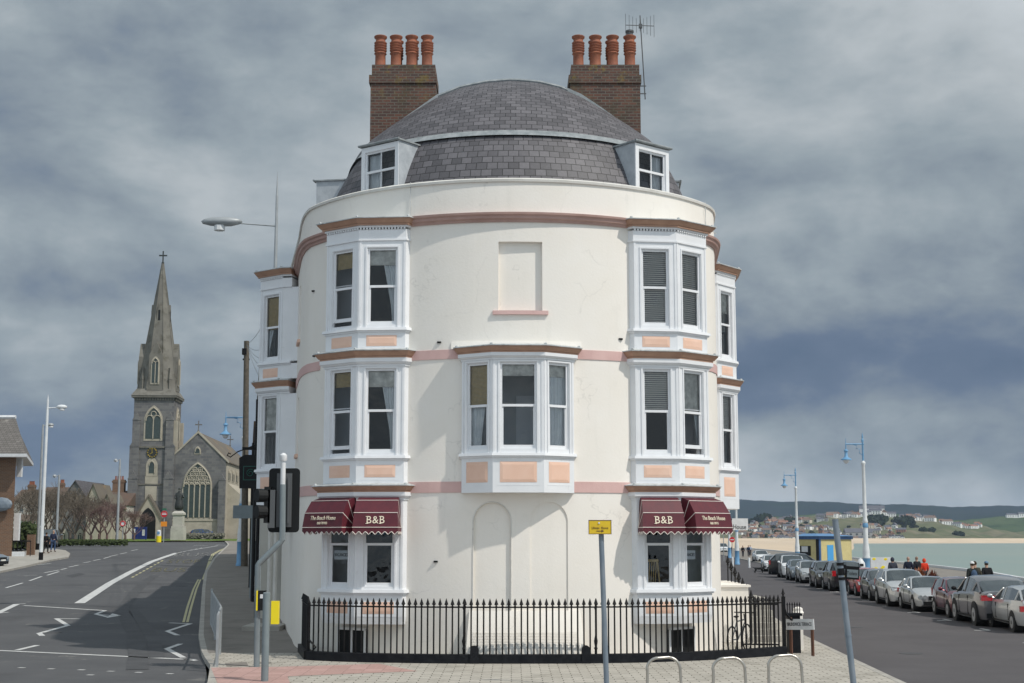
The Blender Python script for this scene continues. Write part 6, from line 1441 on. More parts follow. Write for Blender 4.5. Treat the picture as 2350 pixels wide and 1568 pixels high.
for q in range(4):
    F = Matrix.Translation((0, 3.1, 0)) @ rot(q*math.pi/2); g = MB(F); zl0, zl1, zl2 = Zs-.2, zc_(815), zc_(783)
    g.extr([(-1.0, -2.95, zl0), (1.0, -2.95, zl0), (1.0, -2.95, zl1), (0, -2.95, zl2), (-1.0, -2.95, zl1)], (0, 2.1, 0)); lu = g.build('lucarne', M['spire'], sp)
    archwin(lu, -.48, .48, Zs+.9, zc_(822), -2.98, 2, .2, M_=F, circles=False)
    zm = lerp(Zs, zt_, .60); rm = r_at(zm); g = MB(F); g.extr([(-.33, -rm-.2, zm-1.8), (.33, -rm-.2, zm-1.8), (.33, -rm-.2, zm+.2), (0, -rm-.2, zm+1.3), (-.33, -rm-.2, zm+.2)], (0, .9, 0)); l2 = g.build('lucarne', M['spire'], sp)
    g = MB(F); g.box(-.14, .14, -rm-.23, -rm-.21, zm-1.3, zm+.3); g.build('slit', M['black'], l2)
    F = Matrix.Translation((0, 3.1, 0)) @ rot(q*math.pi/2+math.pi/4); g = MB(F); g.box(-.28, .28, -3.15, -2.4, Zs-.6, Zs+1.5); g.extr([(-.32, -3.2, Zs+1.5), (.32, -3.2, Zs+1.5), (0, -2.9, Zs+3.3)], (0, .8, 0)); g.build('corner_pinnacle', M['spire'], sp)
def cross(par, x, y, z, s_, m): g = MB(); g.box(x-.07*s_, x+.07*s_, y-.07, y+.07, z, z+1.5*s_); g.box(x-.5*s_, x+.5*s_, y-.06, y+.06, z+.85*s_, z+1.02*s_); g.blob((x, y, z), (.2*s_, .2*s_, .15*s_)); return g.build('cross', m, par)
cross(sp, 0, 3.1, zt_-.1, 1.25, M['bronze'])
# nave
nx0 = 3.0; xa = (450.7-1175)/FPX*213-cx0; nv = lambda px_: (px_-1175)/FPX*214.4-cx0
ax = nv(451.5); ex = nv(517); az_ = zc_(993); ez = zc_(1057); hw2 = ex-ax; Ln = 34
g = MB(); g.extr([(ax-hw2, 0, -1.5), (ex, 0, -1.5), (ex, 0, ez), (ax, 0, az_), (ax-hw2, 0, ez)], (0, Ln, 0)); na = g.build('nave', M['stone'], ch)
g = MB()
for s_ in (-1, 1):
    p = [(ax, -.12, az_+.28), (ax+s_*(hw2+.35), -.12, ez-.05), (ax+s_*(hw2+.35), -.12, ez-.35), (ax, -.12, az_-.06)]; g.extr(p if s_ > 0 else p[::-1], (0, .7, 0))
g.build('gable_coping', M['stone2'], na)
g = MB()
for s_ in (-1, 1):
    p = [(ax, .6, az_+.15), (ax+s_*(hw2+.3), .6, ez-.1), (ax+s_*(hw2+.3), .6, ez-.3), (ax, .6, az_-.1)]; g.extr(p if s_ > 0 else p[::-1], (0, Ln-.6, 0))
g.build('roof', M['croof'], na)
cross(na, ax, .1, az_+.25, 1.05, M['stone']); cross(na, ax, Ln-.5, az_+.25, 1.1, M['stone'])
wx0, wx1 = nv(422), nv(484); archwin(na, wx0, wx1, zc_(1188), zc_(1064), 0, 5, .2)
archwin(na, nv(446), nv(457), zc_(1040), zc_(1027), 0, 1, .15, circles=False)
g = MB(); g.box(ax-hw2, ex+.1, -.16, 0, -1.5, zc_(1193)); g.box(ax-hw2, ex+.12, -.25, -.16, zc_(1196), zc_(1191)); g.build('plinth', M['stone2'], na)
g = MB(); x0, x1 = nv(502.5), nv(517.5); g.box(x0, x1, -.8, 0, -1.5, zc_(1103)); g.extr([(x0-.05, -.85, zc_(1103)), (x1+.05, -.85, zc_(1103)), ((x0+x1)/2, -.85, zc_(1088))], (0, .9, 0)); g.build('buttress', M['stone'], na)
g = MB(); g.box(ex, ex+.05, .1, Ln, -1.5, ez-.3); g.box(ex+.05, ex+3.2, 2.0, Ln, -1.5, zc_(1150)); g.extr([(ex+.05, 2.0, zc_(1150)), (ex+3.2, 2.0, zc_(1150)), (ex+.05, 2.0, zc_(1108))], (0, Ln-2, 0)); ai = g.build('aisle', M['stone2'], ch)
for k in range(6):
    F = Matrix.Translation((ex+.05, 2.5+k*4.2, 0)) @ rot(math.pi/2); archwin(ai, -.35, .35, zc_(1100), zc_(1075), 0, 1, .15, M_=F, circles=False)
    F = Matrix.Translation((ex+.05, 3.7+k*4.2, 0)) @ rot(math.pi/2); archwin(ai, -.35, .35, zc_(1100), zc_(1075), 0, 1, .15, M_=F, circles=False)
# ================================================================== statue, signs and other things near the church
x, y = GT(416, 1238, 0); y = 192; x = (416-1175)/FPX*y; z = T(x, y); k = y/FPX
stt = thing('statue', 'dark bronze robed statue on a white stone pedestal in front of the church', 'statue', (x, y, z-.1))
def hgt(py_): return at(416, py_, y)[1]-z+.1
g = MB(); w1, w2, w3 = 14.5*k, 11.5*k, 13*k
g.box(-w1, w1, -w1, w1, 0, hgt(1213)); g.box(-w1*.93, w1*.93, -w1*.93, w1*.93, hgt(1213), hgt(1208)); g.box(-w2*.95, w2*.95, -w2*.95, w2*.95, hgt(1208), hgt(1182)); g.box(-w3, w3, -w3, w3, hgt(1182), hgt(1178)); g.prism([(-w3, -w3), (w3, -w3), (w3, w3), (-w3, w3)], hgt(1178), hgt(1173), [(-w2*.7, -w2*.7), (w2*.7, -w2*.7), (w2*.7, w2*.7), (-w2*.7, w2*.7)]); g.build('pedestal', M['pedst'], stt)
hz0 = hgt(1174); sH = hgt(1122)-hz0
me = skinmesh([(0, 0, hz0), (0, 0, hz0+sH*.35), (0, 0, hz0+sH*.6), (0, 0, hz0+sH*.78), (0, -.02, hz0+sH*.87), (0, -.03, hz0+sH*.93), (-.42, 0, hz0+sH*.76), (-.55, -.25, hz0+sH*.58), (-.3, -.5, hz0+sH*.55), (.42, 0, hz0+sH*.76), (.6, -.2, hz0+sH*.6), (.55, -.5, hz0+sH*.66)], [(0, 1), (1, 2), (2, 3), (3, 4), (4, 5), (3, 6), (6, 7), (7, 8), (3, 9), (9, 10), (10, 11)], [.78, .62, .42, .40, .14, .23, .17, .13, .09, .17, .13, .09])
me.materials.clear(); me.materials.append(M['bronze']); ob = bpy.data.objects.new('figure', me); COL.objects.link(ob); ob.parent = stt
g = MB(); g.lathe([(.16, 0), (.2, .12), (.15, .22)], (0, -.03, hz0+sH*.96), 10); g.build('crown', M['bronze'], stt)
def sign_at(px_, pyb, Y, top, lab, kind):
    x = (px_-1175)/FPX*Y; z = T(x, Y); o = thing('road_sign', lab, 'road sign', (x, Y, z)); zt_ = at(px_, top, Y)[1]-z; k = Y/FPX
    g = MB(); g.tube((0, 0, -.2), (0, 0, zt_), .05*Y/150, n=6); g.build('post', M['galv'], o); return o, k, zt_
o, k, zt_ = sign_at(383, 1242, 172, 1173, 'round red no-entry sign with an orange plate under it, left of the statue', 0)
g = MB(); g.tube((0, -.08, zt_-7*k), (0, -.14, zt_-7*k), 7.3*k, n=20); d_ = g.build('disc', M['signred'], o); g = MB(); g.box(-5*k, 5*k, -.16, -.141, zt_-8.5*k, zt_-5.8*k); g.build('bar', M['signwhite'], d_); text('NO ENTRY', 2.2*k, Matrix.Translation((0, -.15, zt_-3.6*k)), M['signwhite'], 'lettering', d_, .001, sx=.8)
g = MB(); g.box(-7*k, 7*k, -.12, -.08, zt_-35*k, zt_-24*k); g.build('orange_plate', M['orange'], o); g = MB(); g.box(-5*k, 5*k, -.09, -.05, zt_+2*k, zt_+6*k); g.build('green_plate', mat('sign_green', (.03, .14, .08), .5), o)
o, k, zt_ = sign_at(289.7, 1250, 150, 1197, 'round sign with a red rim on a thin grey post by the hedge', 0)
g = MB(); g.tube((0, -.08, zt_-5*k), (0, -.14, zt_-5*k), 6*k, n=20); d_ = g.build('disc', M['signwhite'], o); g = MB(); g.path([(5.3*k*math.cos(t), -.14, zt_-5*k+5.3*k*math.sin(t)) for t in [2*math.pi*i/18 for i in range(19)]], 1.3*k, 4); g.build('rim', M['signred'], d_)
Y = 170; x = (372-1175)/FPX*Y; z = T(x, Y); o = thing('lit_bollard', 'yellow and white keep-left bollard on the grass tip', 'bollard', (x, Y, z-.1)); g = MB(); g.lathe([(.30, 0), (.30, .75)], n=12); g.build('yellow_base', M['byellow'], o, smooth=True); g = MB(); g.lathe([(.28, .75), (.26, 1.35), (.1, 1.45)], n=12); s_ = g.build('white_top', M['signwhite'], o, smooth=True); g = MB(); g.tube((0, -.29, 1.1), (0, -.25, 1.1), .17, n=12); g.build('blue_disc', M['lampblue'], s_)
Y = 188; x0 = (312-1175)/FPX*Y; x1 = (344-1175)/FPX*Y; z = T(x0, Y); o = thing('notice_board', 'dark blue notice board with two white posters beside the church porch', 'board', (x0, Y, z)); g = MB(); g.box(0, x1-x0, 0, .2, .15, 1.75); bd = g.build('panel', mat('notice_blue', (.012, .03, .17), .5), o)
g = MB(); g.box(.1, .35, -.01, -.001, .7, 1.5); g.box(1.25, 1.6, -.01, -.001, .6, 1.4); g.build('poster', M['signwhite'], bd); g = MB(); [g.box(q, q+.08, 0, .1, -.2, .15) for q in (.05, x1-x0-.13)]; g.build('leg', M['black'], o)
# ================================================================== the brick building at the left edge
Y = 110; xr = at(35, 1100, Y)[0]; z = T(xr, Y)-.1; xe, ze = at(61, 1041, Y-1); xt, zt_ = at(31, 958, Y+3)
bb = thing('brick_building', 'brown brick building with a steep slate hip roof cut off by the left edge', 'building', (xr, Y, z))
bmt = brickmat('brown_brick', (.20, .105, .06), (.15, .08, .05), (.20, .17, .13), .3, .1, .012, .9, bump=.2)
sl2 = brickmat('brown_grey_slates', (.13, .12, .11), (.17, .155, .145), (.05, .045, .04), .35, .25, .015, .8, dirt=[((.36, .34, .31), .6, .8, .60)])
sk = 12*xr/Y; g = MB(); g.prism([(xr-14, Y), (xr, Y), (xr+sk, Y+12), (xr-14+sk, Y+12)], z-1, ze-.25); wl2 = g.build('wall', bmt, bb)
g = MB(); e_ = xe-xr; g.prism([(xr-15, Y-e_), (xe, Y-e_), (xe+sk, Y+12+e_), (xr-15+sk, Y+12+e_)], ze, zt_, [(xr-15, Y+3.5), (xt, Y+3.5), (xt+sk*.42, Y+8.5), (xr-15, Y+8.5)]); rf = g.build('roof', sl2, bb); g = MB(); g.tube((xr-15, Y+3.5, zt_+.05), (xt, Y+3.5, zt_+.05), .18, n=6); g.build('ridge', M['signwhite'], rf)
g = MB(); g.prism([(xr-15, Y-e_-.08), (xe+.08, Y-e_-.08), (xe+sk, Y+12+e_), (xr-15+sk, Y+12+e_)], ze-.26, ze-.02); g.build('eaves_board', M['signwhite'], bb)
g = MB(); g.box(xr-.3, xr+.12, Y+1, Y+1.3, z+1.2, z+3.4); g.box(xr-.3, xr+.1, Y+1, Y+1.3, z+6.2, z+7.6); g.build('side_window_frame', M['signwhite'], bb)
g = MB(); g.blob((at(3, 1158, Y-.3)[0], Y-.4, at(3, 1158, Y)[1]), (.9, .3, .55), 2); g.build('blue_canopy', M['bpost'], bb); settle(bb)
Y = 113; x0 = xr+.1; x1 = at(79, 1240, Y)[0]; z = T(x1, Y); g = MB(); g.box(x0, x1, Y, Y+.3, z-.3, at(60, 1227, Y)[1]); tag(g.build('brick_wall', bmt), 'low brown brick garden wall running from the brick building', 'wall')
x, y = GT(20, 1277, 0); z = T(x, y); o = thing('ramp_railing', 'small black railing on a white kerb wall at the left edge', 'railing', (x, y, z)); g = MB(); g.box(-.3, 1.2, 0, .3, 0, .35); g.build('kerb_wall', M['signwhite'], o)
g = MB(); g.tube((-.3, .1, 1.15), (1.6, .1, 1.15), .05); [g.tube((q, .1, 0), (q, .1, 1.15), .03, n=5) for q in (-.3, 0, .3, .6, .9, 1.2, 1.6)]; g.build('rail', M['iron'], o)
# ================================================================== houses behind the bare trees
def gable(name, lab, cat, px0, px1, pyb, pye, pyt, Y, wallm, roofm, depth=9, axis='x', chim=None, wins=(), grp=None, arches=None):
    x0 = (px0-1175)/FPX*Y; x1 = (px1-1175)/FPX*Y; z = T(x0, Y); o = thing(name, lab, cat, ((x0+x1)/2, Y, z-.3), 0, grp); w_ = (x1-x0)/2; h_ = lambda p: at((px0+px1)/2, p, Y)[1]-z+.3; he, ht = h_(pye), h_(pyt)
    g = MB()
    if axis == 'y': g.extr([(-w_, 0, 0), (w_, 0, 0), (w_, 0, he), (0, 0, ht), (-w_, 0, he)], (0, depth, 0))
    else: g.box(-w_, w_, 0, depth, 0, he)
    wl_ = g.build('wall', wallm, o); g = MB()
    if axis == 'y':
        for s_ in (-1, 1):
            p = [(0, -.2, ht+.15), (s_*(w_+.25), -.2, he+.0), (s_*(w_+.25), -.2, he-.15), (0, -.2, ht-.02)]; g.extr(p if s_ > 0 else p[::-1], (0, depth+.4, 0))
    else: g.extr([(-w_-.2, -.25, he), (-w_-.2, depth+.25, he), (-w_-.2, depth/2, ht)], (2*w_+.4, 0, 0))
    rf = g.build('roof', roofm, o)
    for c in (chim or []):
        cx_ = (c[0]-(px0+px1)/2)/FPX*Y; cw = c[1]/FPX*Y/2; ct = h_(c[2]); g = MB(); g.box(cx_-cw, cx_+cw, depth/2-.5, depth/2+.5, he, ct); g.box(cx_-cw*1.12, cx_+cw*1.12, depth/2-.56, depth/2+.56, ct-.45, ct-.2); co_ = g.build('chimney', bmt, rf)
        g = MB(); [g.lathe([(.14, 0), (.11, .5), (.15, .55)], (cx_-cw*.6+q*cw*.4, depth/2, ct), 8) for q in range(4)]; g.build('chimney_pots', M['terra'], co_)
    for wx, wy, ww, wh in wins:
        cx_ = (wx-(px0+px1)/2)/FPX*Y; cw = ww/FPX*Y/2; zt2 = h_(wy); zb2 = h_(wy+wh); g = MB(); g.box(cx_-cw, cx_+cw, -.06, .1, zb2, zt2); wn = g.build('window', M['signwhite'], wl_); g = MB(); g.box(cx_-cw*.78, cx_-cw*.06, -.08, -.061, zb2+.12, zt2-.12); g.box(cx_+cw*.06, cx_+cw*.78, -.08, -.061, zb2+.12, zt2-.12); g.build('pane', M['cglass'], wn)
    for wx, wy, ww, wh in (arches or []):
        cx_ = (wx-(px0+px1)/2)/FPX*Y; cw = ww/FPX*Y/2; archwin(wl_, cx_-cw, cx_+cw, h_(wy+wh), h_(wy), 0, 2, .35, circles=False)
    return o
GB = 'houses behind the bare trees'
cream = mat('pale_render', (.55, .53, .48), .85, (.47, .45, .40), .6); redt = mat('red_brown_tiles', (.13, .085, .065), .9, (.10, .075, .06), .8, dirt=((.30, .15, .05), .6, .8, .60)); gst = M['stone2']
gable('house', 'house with a red-brown roof behind trees next to the brick building', 'house', 36, 96, 1245, 1150, 1122, 232, cream, redt, chim=[(57, 15, 1110)], wins=[(57, 1160, 9, 16), (80, 1160, 9, 16), (57, 1195, 9, 16)], grp=GB)
gable('house', 'wide low-roofed pale house between the slim lamp and the church hall', 'house', 96, 152, 1245, 1140, 1116, 236, cream, redt, chim=[(128, 9, 1106)], wins=[(110, 1150, 8, 14), (135, 1150, 8, 14)], grp=GB)
gable('church_hall', 'grey gabled church hall with pointed windows behind the bare trees', 'hall', 128, 227, 1245, 1180, 1104, 205, M['stone'], M['slate'], 14, 'y', arches=[(156, 1222, 9, 22), (193, 1222, 9, 22), (177, 1140, 10, 26)])
gable('house', 'narrow pale gabled wing with a tall white window left of the brick chimneys', 'house', 205, 232, 1245, 1150, 1112, 202, gst, M['croof'], 8, 'y', wins=[(218, 1150, 8, 40)], grp=GB)
gable('house', 'house with an orange-lichened roof and broad brick chimneys left of the church tower', 'house', 228, 296, 1245, 1160, 1124, 210, cream, redt, 10, 'x', chim=[(256, 27, 1098), (284, 9, 1108)], wins=[(240, 1165, 7, 22), (262, 1165, 7, 22)], grp=GB)
gable('house', 'small stone gable right beside the church tower', 'house', 240, 262, 1245, 1165, 1135, 203, gst, M['croof'], 7, 'y', wins=[(251, 1170, 7, 26)], grp=GB)
gable('house', 'white low house half hidden behind bare trees beside the brick wall', 'house', 40, 74, 1245, 1195, 1180, 190, M['signwhite'], redt, 7, 'x', wins=[(55, 1203, 8, 12)], grp=GB)
# ================================================================== bare trees
def branch(g, p, d, l, r, dep, rd, up=.15, lim=1500):
    if len(g.f) > lim*12 or l < .12: return
    n = 3; q = p
    for i in range(n):
        d2 = (d+Vector((rd.gauss(0, .10), rd.gauss(0, .10), rd.gauss(0, .06)+up*.2))).normalized(); q2 = q+d2*l/n; g.tube(q, q2, r*(1-.22*i/n), r*(1-.22*(i+1)/n), n=4 if dep < 2 else 3, cap=False); q = q2; d = d2
    if dep >= 6: return
    for i in range(rd.choice((2, 3, 3)) if dep < 4 else rd.choice((1, 2, 2))):
        a = rd.uniform(0, 6.283); sp_ = rd.uniform(.35, .85); v = Vector((math.cos(a), math.sin(a), 0)); nd = (d+v*sp_+Vector((0, 0, up))).normalized(); branch(g, q, nd, l*rd.uniform(.6, .85), max(.012, r*.58), dep+1, rd, up, lim)
tm = []
for sd in range(4):
    rd = random.Random(40+sd); t_ = MB(); t_.tube((0, 0, -.3), (0, 0, 1.2), .16, .13, n=7); tk = t_
    c_ = MB()
    for i in range(5): a = i*1.26+rd.random(); branch(c_, Vector((0, 0, rd.uniform(1.0, 1.5))), Vector((math.cos(a)*.55, math.sin(a)*.55, 1)).normalized(), 1.5, .075, 0, rd)
    tm.append((tk, c_))
tmo = []
for tk, c_ in tm:
    a = tk.build('trunk', M['bark']); b = c_.build('crown', M['bark']); tmo.append((a, b)); 
used_t = set()
def tree(px_, Y, h_, lab, m, kind, wid=1.):
    x = (px_-1175)/FPX*Y; z = T(x, Y)-.1; o = thing('bare_tree', lab, 'tree', (x, Y, z), random.random()*6, 'bare trees in front of the church hall'); s_ = h_/6.2; o.scale = (s_*wid, s_*wid, s_)
    a, b = tmo[kind]
    if kind in used_t: a = a.copy(); b = b.copy(); COL.objects.link(a); COL.objects.link(b)
    used_t.add(kind); a.parent = o; b.parent = o
    if m != 'bark':
        for c in (a, b): c.data = c.data.copy() if c.data.users > 1 else c.data; c.data.materials.clear(); c.data.materials.append(M[m])
for i, (px_, Y, h_, lab, m, wid) in enumerate([(50, 150, 6.2, 'bare tree just right of the brick building', 'bark', 1.3), (72, 158, 7.0, 'bare tree between the brick building and the tall white lamp', 'bark', 1.2), (96, 165, 7.6, 'bare tree behind the tall white lamp', 'bark', 1.2), (118, 150, 6.6, 'bare tree behind the blue-grey people carrier', 'bark', 1.3), (138, 176, 8.2, 'tall bare tree against the left of the hall roof', 'bark', 1.15), (150, 160, 7.0, 'bare tree left of the hall gable', 'bark', 1.3), (170, 168, 7.4, 'bare tree in front of the hall gable, its taller one', 'bark', 1.2), (182, 150, 6.0, 'lower bare tree in front of the hall gable', 'bark', 1.35), (202, 168, 6.6, 'bare tree at the right end of the hall', 'bark', 1.3), (84, 178, 7.6, 'bare tree behind the slim lamp', 'bark', 1.2), (108, 184, 8.0, 'tall bare tree left of the grey lamp', 'bark', 1.2), (218, 160, 5.4, 'reddish bare tree just right of the hall', 'redtwig', 1.4), (236, 172, 6.2, 'reddish bare tree midway between the hall and the second grey lamp', 'redtwig', 1.3), (254, 160, 5.4, 'reddish bare tree left of the second grey lamp', 'redtwig', 1.4), (276, 165, 5.6, 'reddish bare tree right of the second grey lamp', 'redtwig', 1.4), (296, 180, 5.0, 'low reddish tree beside the church porch', 'redtwig', 1.5), (316, 186, 4.6, 'small reddish tree behind the blue notice board', 'redtwig', 1.5)]):
    tree(px_, Y, h_*.84, lab, m, i % 4, wid)
for (a, b), k in zip(tmo, range(4)):
    if k not in used_t: bpy.data.objects.remove(a); bpy.data.objects.remove(b)
def bush(name, lab, cat, px0, px1, Y, hgt_, m, n=600, seed=3, depth=1.2, lf=.16, kind=None):
    rd = random.Random(seed); x0 = (px0-1175)/FPX*Y; x1 = (px1-1175)/FPX*Y; g = MB(); g.M = Matrix.Identity(4)
    for i in range(n):
        x = rd.uniform(x0, x1); t = 2*(x-x0)/(x1-x0)-1; hh = hgt_*(1 if kind == 'hedge' else math.sqrt(max(.05, 1-t*t)))*rd.uniform(.9, 1.08); z = T(x, Y)+hh*rd.random()**.7; y = Y+rd.uniform(-depth, depth); a = rd.random()*6.28; b = rd.uniform(-1, 1); s_ = lf*rd.uniform(.6, 1.3)
        u = Vector((math.cos(a), math.sin(a)*.6, b*.5)).normalized()*s_; v = Vector((-math.sin(a)*.4, .3, 1-abs(b)*.5)).normalized()*s_*.7; c = Vector((x, y, z)); g.face(c-u, c-v, c+u, c+v)
    o = g.build(name, m); tag(o, lab, cat); return o
bush('hedge', 'low dark clipped hedge along the road below the bare trees', 'hedge', 132, 300, 140, .55, M['leafd'], 1500, 5, .4, .12, 'hedge')
bush('evergreen_bush', 'dark rounded evergreen bush right of the brick building', 'bush', 38, 100, 128, 2.3, M['leafd'], 1500, 8, 1.4, .22)
bush('hedge', 'rough low hedge in front of the church nave', 'hedge', 436, 520, 205, .8, mat('grey_green_leaf', (.13, .13, .10), .9, (.18, .17, .14), 2), 900, 9, .8, .25, 'hedge')
# ================================================================== the terrace running back on the left
def tblock(y0, y1, xo, h_, lab, m, roofc, seed=0, brick=False):
    f = lambda y: -7.85-.185*(y-49)-xo; z0 = T(f(y0), y0)-.3; ht = h_+T(f(y0), y0)
    o = thing('terraced_house', lab, 'house', (f(y0)+4, y0, z0), 0, 'terraced houses running back along the left-hand street')
    g = MB(); g.prism([(f(y0), y0), (f(y0)+7, y0), (f(y1)+7, y1), (f(y1), y1)], z0, ht); w_ = g.build('wall', m, o)
    g = MB(); g.prism([(f(y0)-.18, y0-.02), (f(y0)+7, y0-.02), (f(y1)+7, y1), (f(y1)-.18, y1)], ht+.002, ht+.25); g.prism([(f(y0)+.2, y0), (f(y0)+7, y0), (f(y1)+7, y1), (f(y1)+.2, y1)], ht+.25, ht+1.8, [(f(y0)+3, y0), (f(y0)+4, y0), (f(y1)+4, y1), (f(y1)+3, y1)]); g.build('roof', roofc, o)
    rd = random.Random(seed); L_ = y1-y0; k = 0; y = y0+.6
    while y < y1-1:
        for zz in (1.0, 4.0):
            if zz+1.6 > h_: continue
            g = MB(); dz = T(f(y), y); g.box(f(y)-.09, f(y)+.1, y, y+1.0, zz+dz-(1.0 if (zz < 2 and k % 3 == 1) else 0), zz+dz+1.6); wn = g.build('window' if not (zz < 2 and k % 3 == 1) else 'door', M['signwhite'], w_)
            g = MB(); g.box(f(y)-.13, f(y)-.092, y+.12, y+.88, zz+dz+.1, zz+dz+1.45); g.box(f(y)-.08, f(y)+.08, y-.004, y-.001, zz+dz+.1, zz+dz+1.4) if 0 else None; g.build('pane', M['cglass'], wn)
        y += 2.1; k += 1
    g = MB(); g.tube((f(y0)-.1, y0+.1, z0), (f(y0)-.1, y0+.1, ht), .06, n=6); g.tube((f(y1)-.1, y1-.3, z0), (f(y1)-.1, y1-.3, ht), .06, n=6); g.build('downpipe', M['iron'], o); settle(o); return o
tblock(49.2, 58, .75, 8.3, 'pale terraced house nearest the guest house on the left street, with a dark downpipe', cream, M['lead'], 1)
tblock(58.1, 68, .85, 7.0, 'second terraced house back from the guest house on the left street', M['render'], redt, 2)
tblock(68.1, 86, .7, 6.5, 'third terraced house back on the left street, behind the wooden pole', M['coping'], redt, 3)
tblock(86.1, 112, .5, 6.6, 'farthest terraced house on the left street, mostly behind the pole', cream, redt, 4)
# step and pipe between guest house and footway on the left side
o = thing('doorstep', 'stone doorstep at the side door on the left of the guest house', 'step', (-7.6, 45, .07)); g = MB(); g.box(-.65, .5, -.8, 1.0, -.1, .12); g.build('slab', M['kerb'], o)
g = MB(); g.tube((-7.95, 47.2, 0), (-7.95, 47.2, 3.5), .07, n=7); g.tube((-7.5, 45.6, 0), (-7.5, 45.6, 3.4), .06, n=7); g.build('downpipe', M['coping'], house).matrix_parent_inverse = Matrix.Translation(house.location).inverted()
# terrace on the seafront side, behind the nose
o = thing('terraced_house', 'cream seafront terraced house directly behind the guest house', 'house', (3, 60, 0)); g = MB(); g.prism([(-1, 49.1), (6.35, 49.1), (8.6, 75), (-1, 75)], -.2, 10.9); wq = g.build('wall', M['render'], o); g = MB(); g.prism([(-1, 49.1), (6.55, 49.1), (8.8, 75), (-1, 75)], 10.902, 11.2); g.build('roof', M['slate'], o)
for k in range(8): g = MB(); y = 51+k*3; x = 6.35+(y-49)*.0865; g.box(x-.02, x+.08, y, y+1.1, 4.8, 6.8); wn = g.build('window', M['white'], wq); g = MB(); g.box(x+.08, x+.1, y+.15, y+.95, 4.95, 6.65); g.build('pane', M['cglass'], wn)
settle(o)
# ================================================================== headland, town, far hills
def hpx(px_, Y): return (px_-1175)/FPX*Y
def hz(py_, Y): return H+(1236-py_)/FPX*Y
tops = [(1600, 1196), (1700, 1203), (1760, 1196), (1820, 1190), (1860, 1188), (1930, 1184), (2000, 1182), (2060, 1186), (2120, 1192), (2180, 1199), (2240, 1208), (2290, 1216), (2350, 1222), (2450, 1224)]
mids = [(1600, 1218), (1700, 1220), (1800, 1218), (1900, 1212), (2000, 1210), (2060, 1213), (2120, 1219), (2180, 1227), (2240, 1231), (2350, 1234), (2450, 1235)]
YN, YM, YF = 1760, 2050, 2350
def headz(px_, t):      # t 0..1 from the shore to the crest
    a = hz(1242, YN); b = hz(interp(mids, px_), YM); c = hz(interp(tops, px_), YF); t2 = t*2
    z = lerp(a, b, smooth(t2)) if t2 < 1 else lerp(b, c, (t2-1)); return z+(1.6*math.sin(px_*.05+t*9)+1.1*math.sin(px_*.13-t*14))*min(1, t*3)
def headp(px_, t):
    Y = lerp(YN, YM, t*2) if t < .5 else lerp(YM, YF, t*2-1); Y += 90*max(0, (px_-2000)/350); return hpx(px_, Y), Y
g = MB(); prev = None; nt_ = 26
for i in range(nt_+1):
    t = i/nt_; cur = []
    for k in range(0, 121): px_ = 1560+k*7.5; x, y = headp(px_, t); cur.append(g.av((x, y, headz(px_, t))))
    if prev:
        for k in range(120): g.idx([prev[k], prev[k+1], cur[k+1], cur[k]])
    prev = cur
cur = [g.av((g.v[i].x*1.08, g.v[i].y*1.08, -3)) for i in prev]
for k in range(120): g.idx([prev[k], prev[k+1], cur[k+1], cur[k]])
hm = mat('headland_grass_and_scrub', (.105, .125, .06), .95, (.15, .145, .09), .012, dirt=((.24, .20, .14), .7, .011, .50), spec=.1)
struct(g.build('headland', hm, smooth=True))
# sandy cliff and far beach
g = MB(); prev = None
for (t, dy_, dzz) in ((0, -70, -3.2), (0, -40, -1.6), (0, -6, 1.2), (.02, 0, 3.0)):
    cur = []
    for k in range(0, 91): px_ = 1560+k*10; x, y = headp(px_, 0); cur.append(g.av((hpx(px_, y+dy_), y+dy_, dzz if dzz > 1.1 else dzz)))
    if prev:
        for k in range(90): g.idx([prev[k], prev[k+1], cur[k+1], cur[k]])
    prev = cur
struct(g.build('far_beach', M['sand'], smooth=True))
# far ridge and middle hill
def ridge(name, tab, Y, yb, m, dd=700, amp=2.5):
    g = MB(); rows = []
    for j in range(6):
        t = j/5; rows.append([g.av((hpx(px_, Y-dd*(1-t)), Y-dd*(1-t), lerp(-3, hz(interp(tab, px_), Y)+amp*math.sin(px_*.031)+amp*.6*math.sin(px_*.083)+amp*.4*math.sin(px_*.21), smooth(.12+.88*t) if t else 0))) for px_ in range(1480, 2520, 8)])
    rows.append([g.av((hpx(px_, Y+600), Y+600, -3)) for px_ in range(1480, 2520, 8)])
    for a, b in zip(rows, rows[1:]):
        for k in range(len(a)-1): g.idx([a[k], a[k+1], b[k+1], b[k]])
    return struct(g.build(name, m, smooth=True))
ridge('far_hills', [(1480, 1144), (1690, 1148), (1800, 1152), (1900, 1154), (2000, 1158), (2100, 1161), (2200, 1164), (2350, 1162), (2520, 1160)], 5200, 0, mat('far_heath', (.018, .03, .034), 1, (.03, .042, .042), .004, dirt=((.02, .035, .022), .8, .006, .5), spec=.0), 1500, 1.5)
ridge('hill', [(1480, 1205), (1690, 1200), (1760, 1186), (1840, 1184), (1900, 1178), (2060, 1182), (2130, 1190), (2200, 1194), (2280, 1188), (2350, 1184), (2520, 1182)], 3300, 0, mat('middle_hill_fields', (.06, .095, .05), 1, (.10, .13, .065), .006, dirt=((.03, .05, .025), .8, .009, .52), spec=.0), 700, 1)
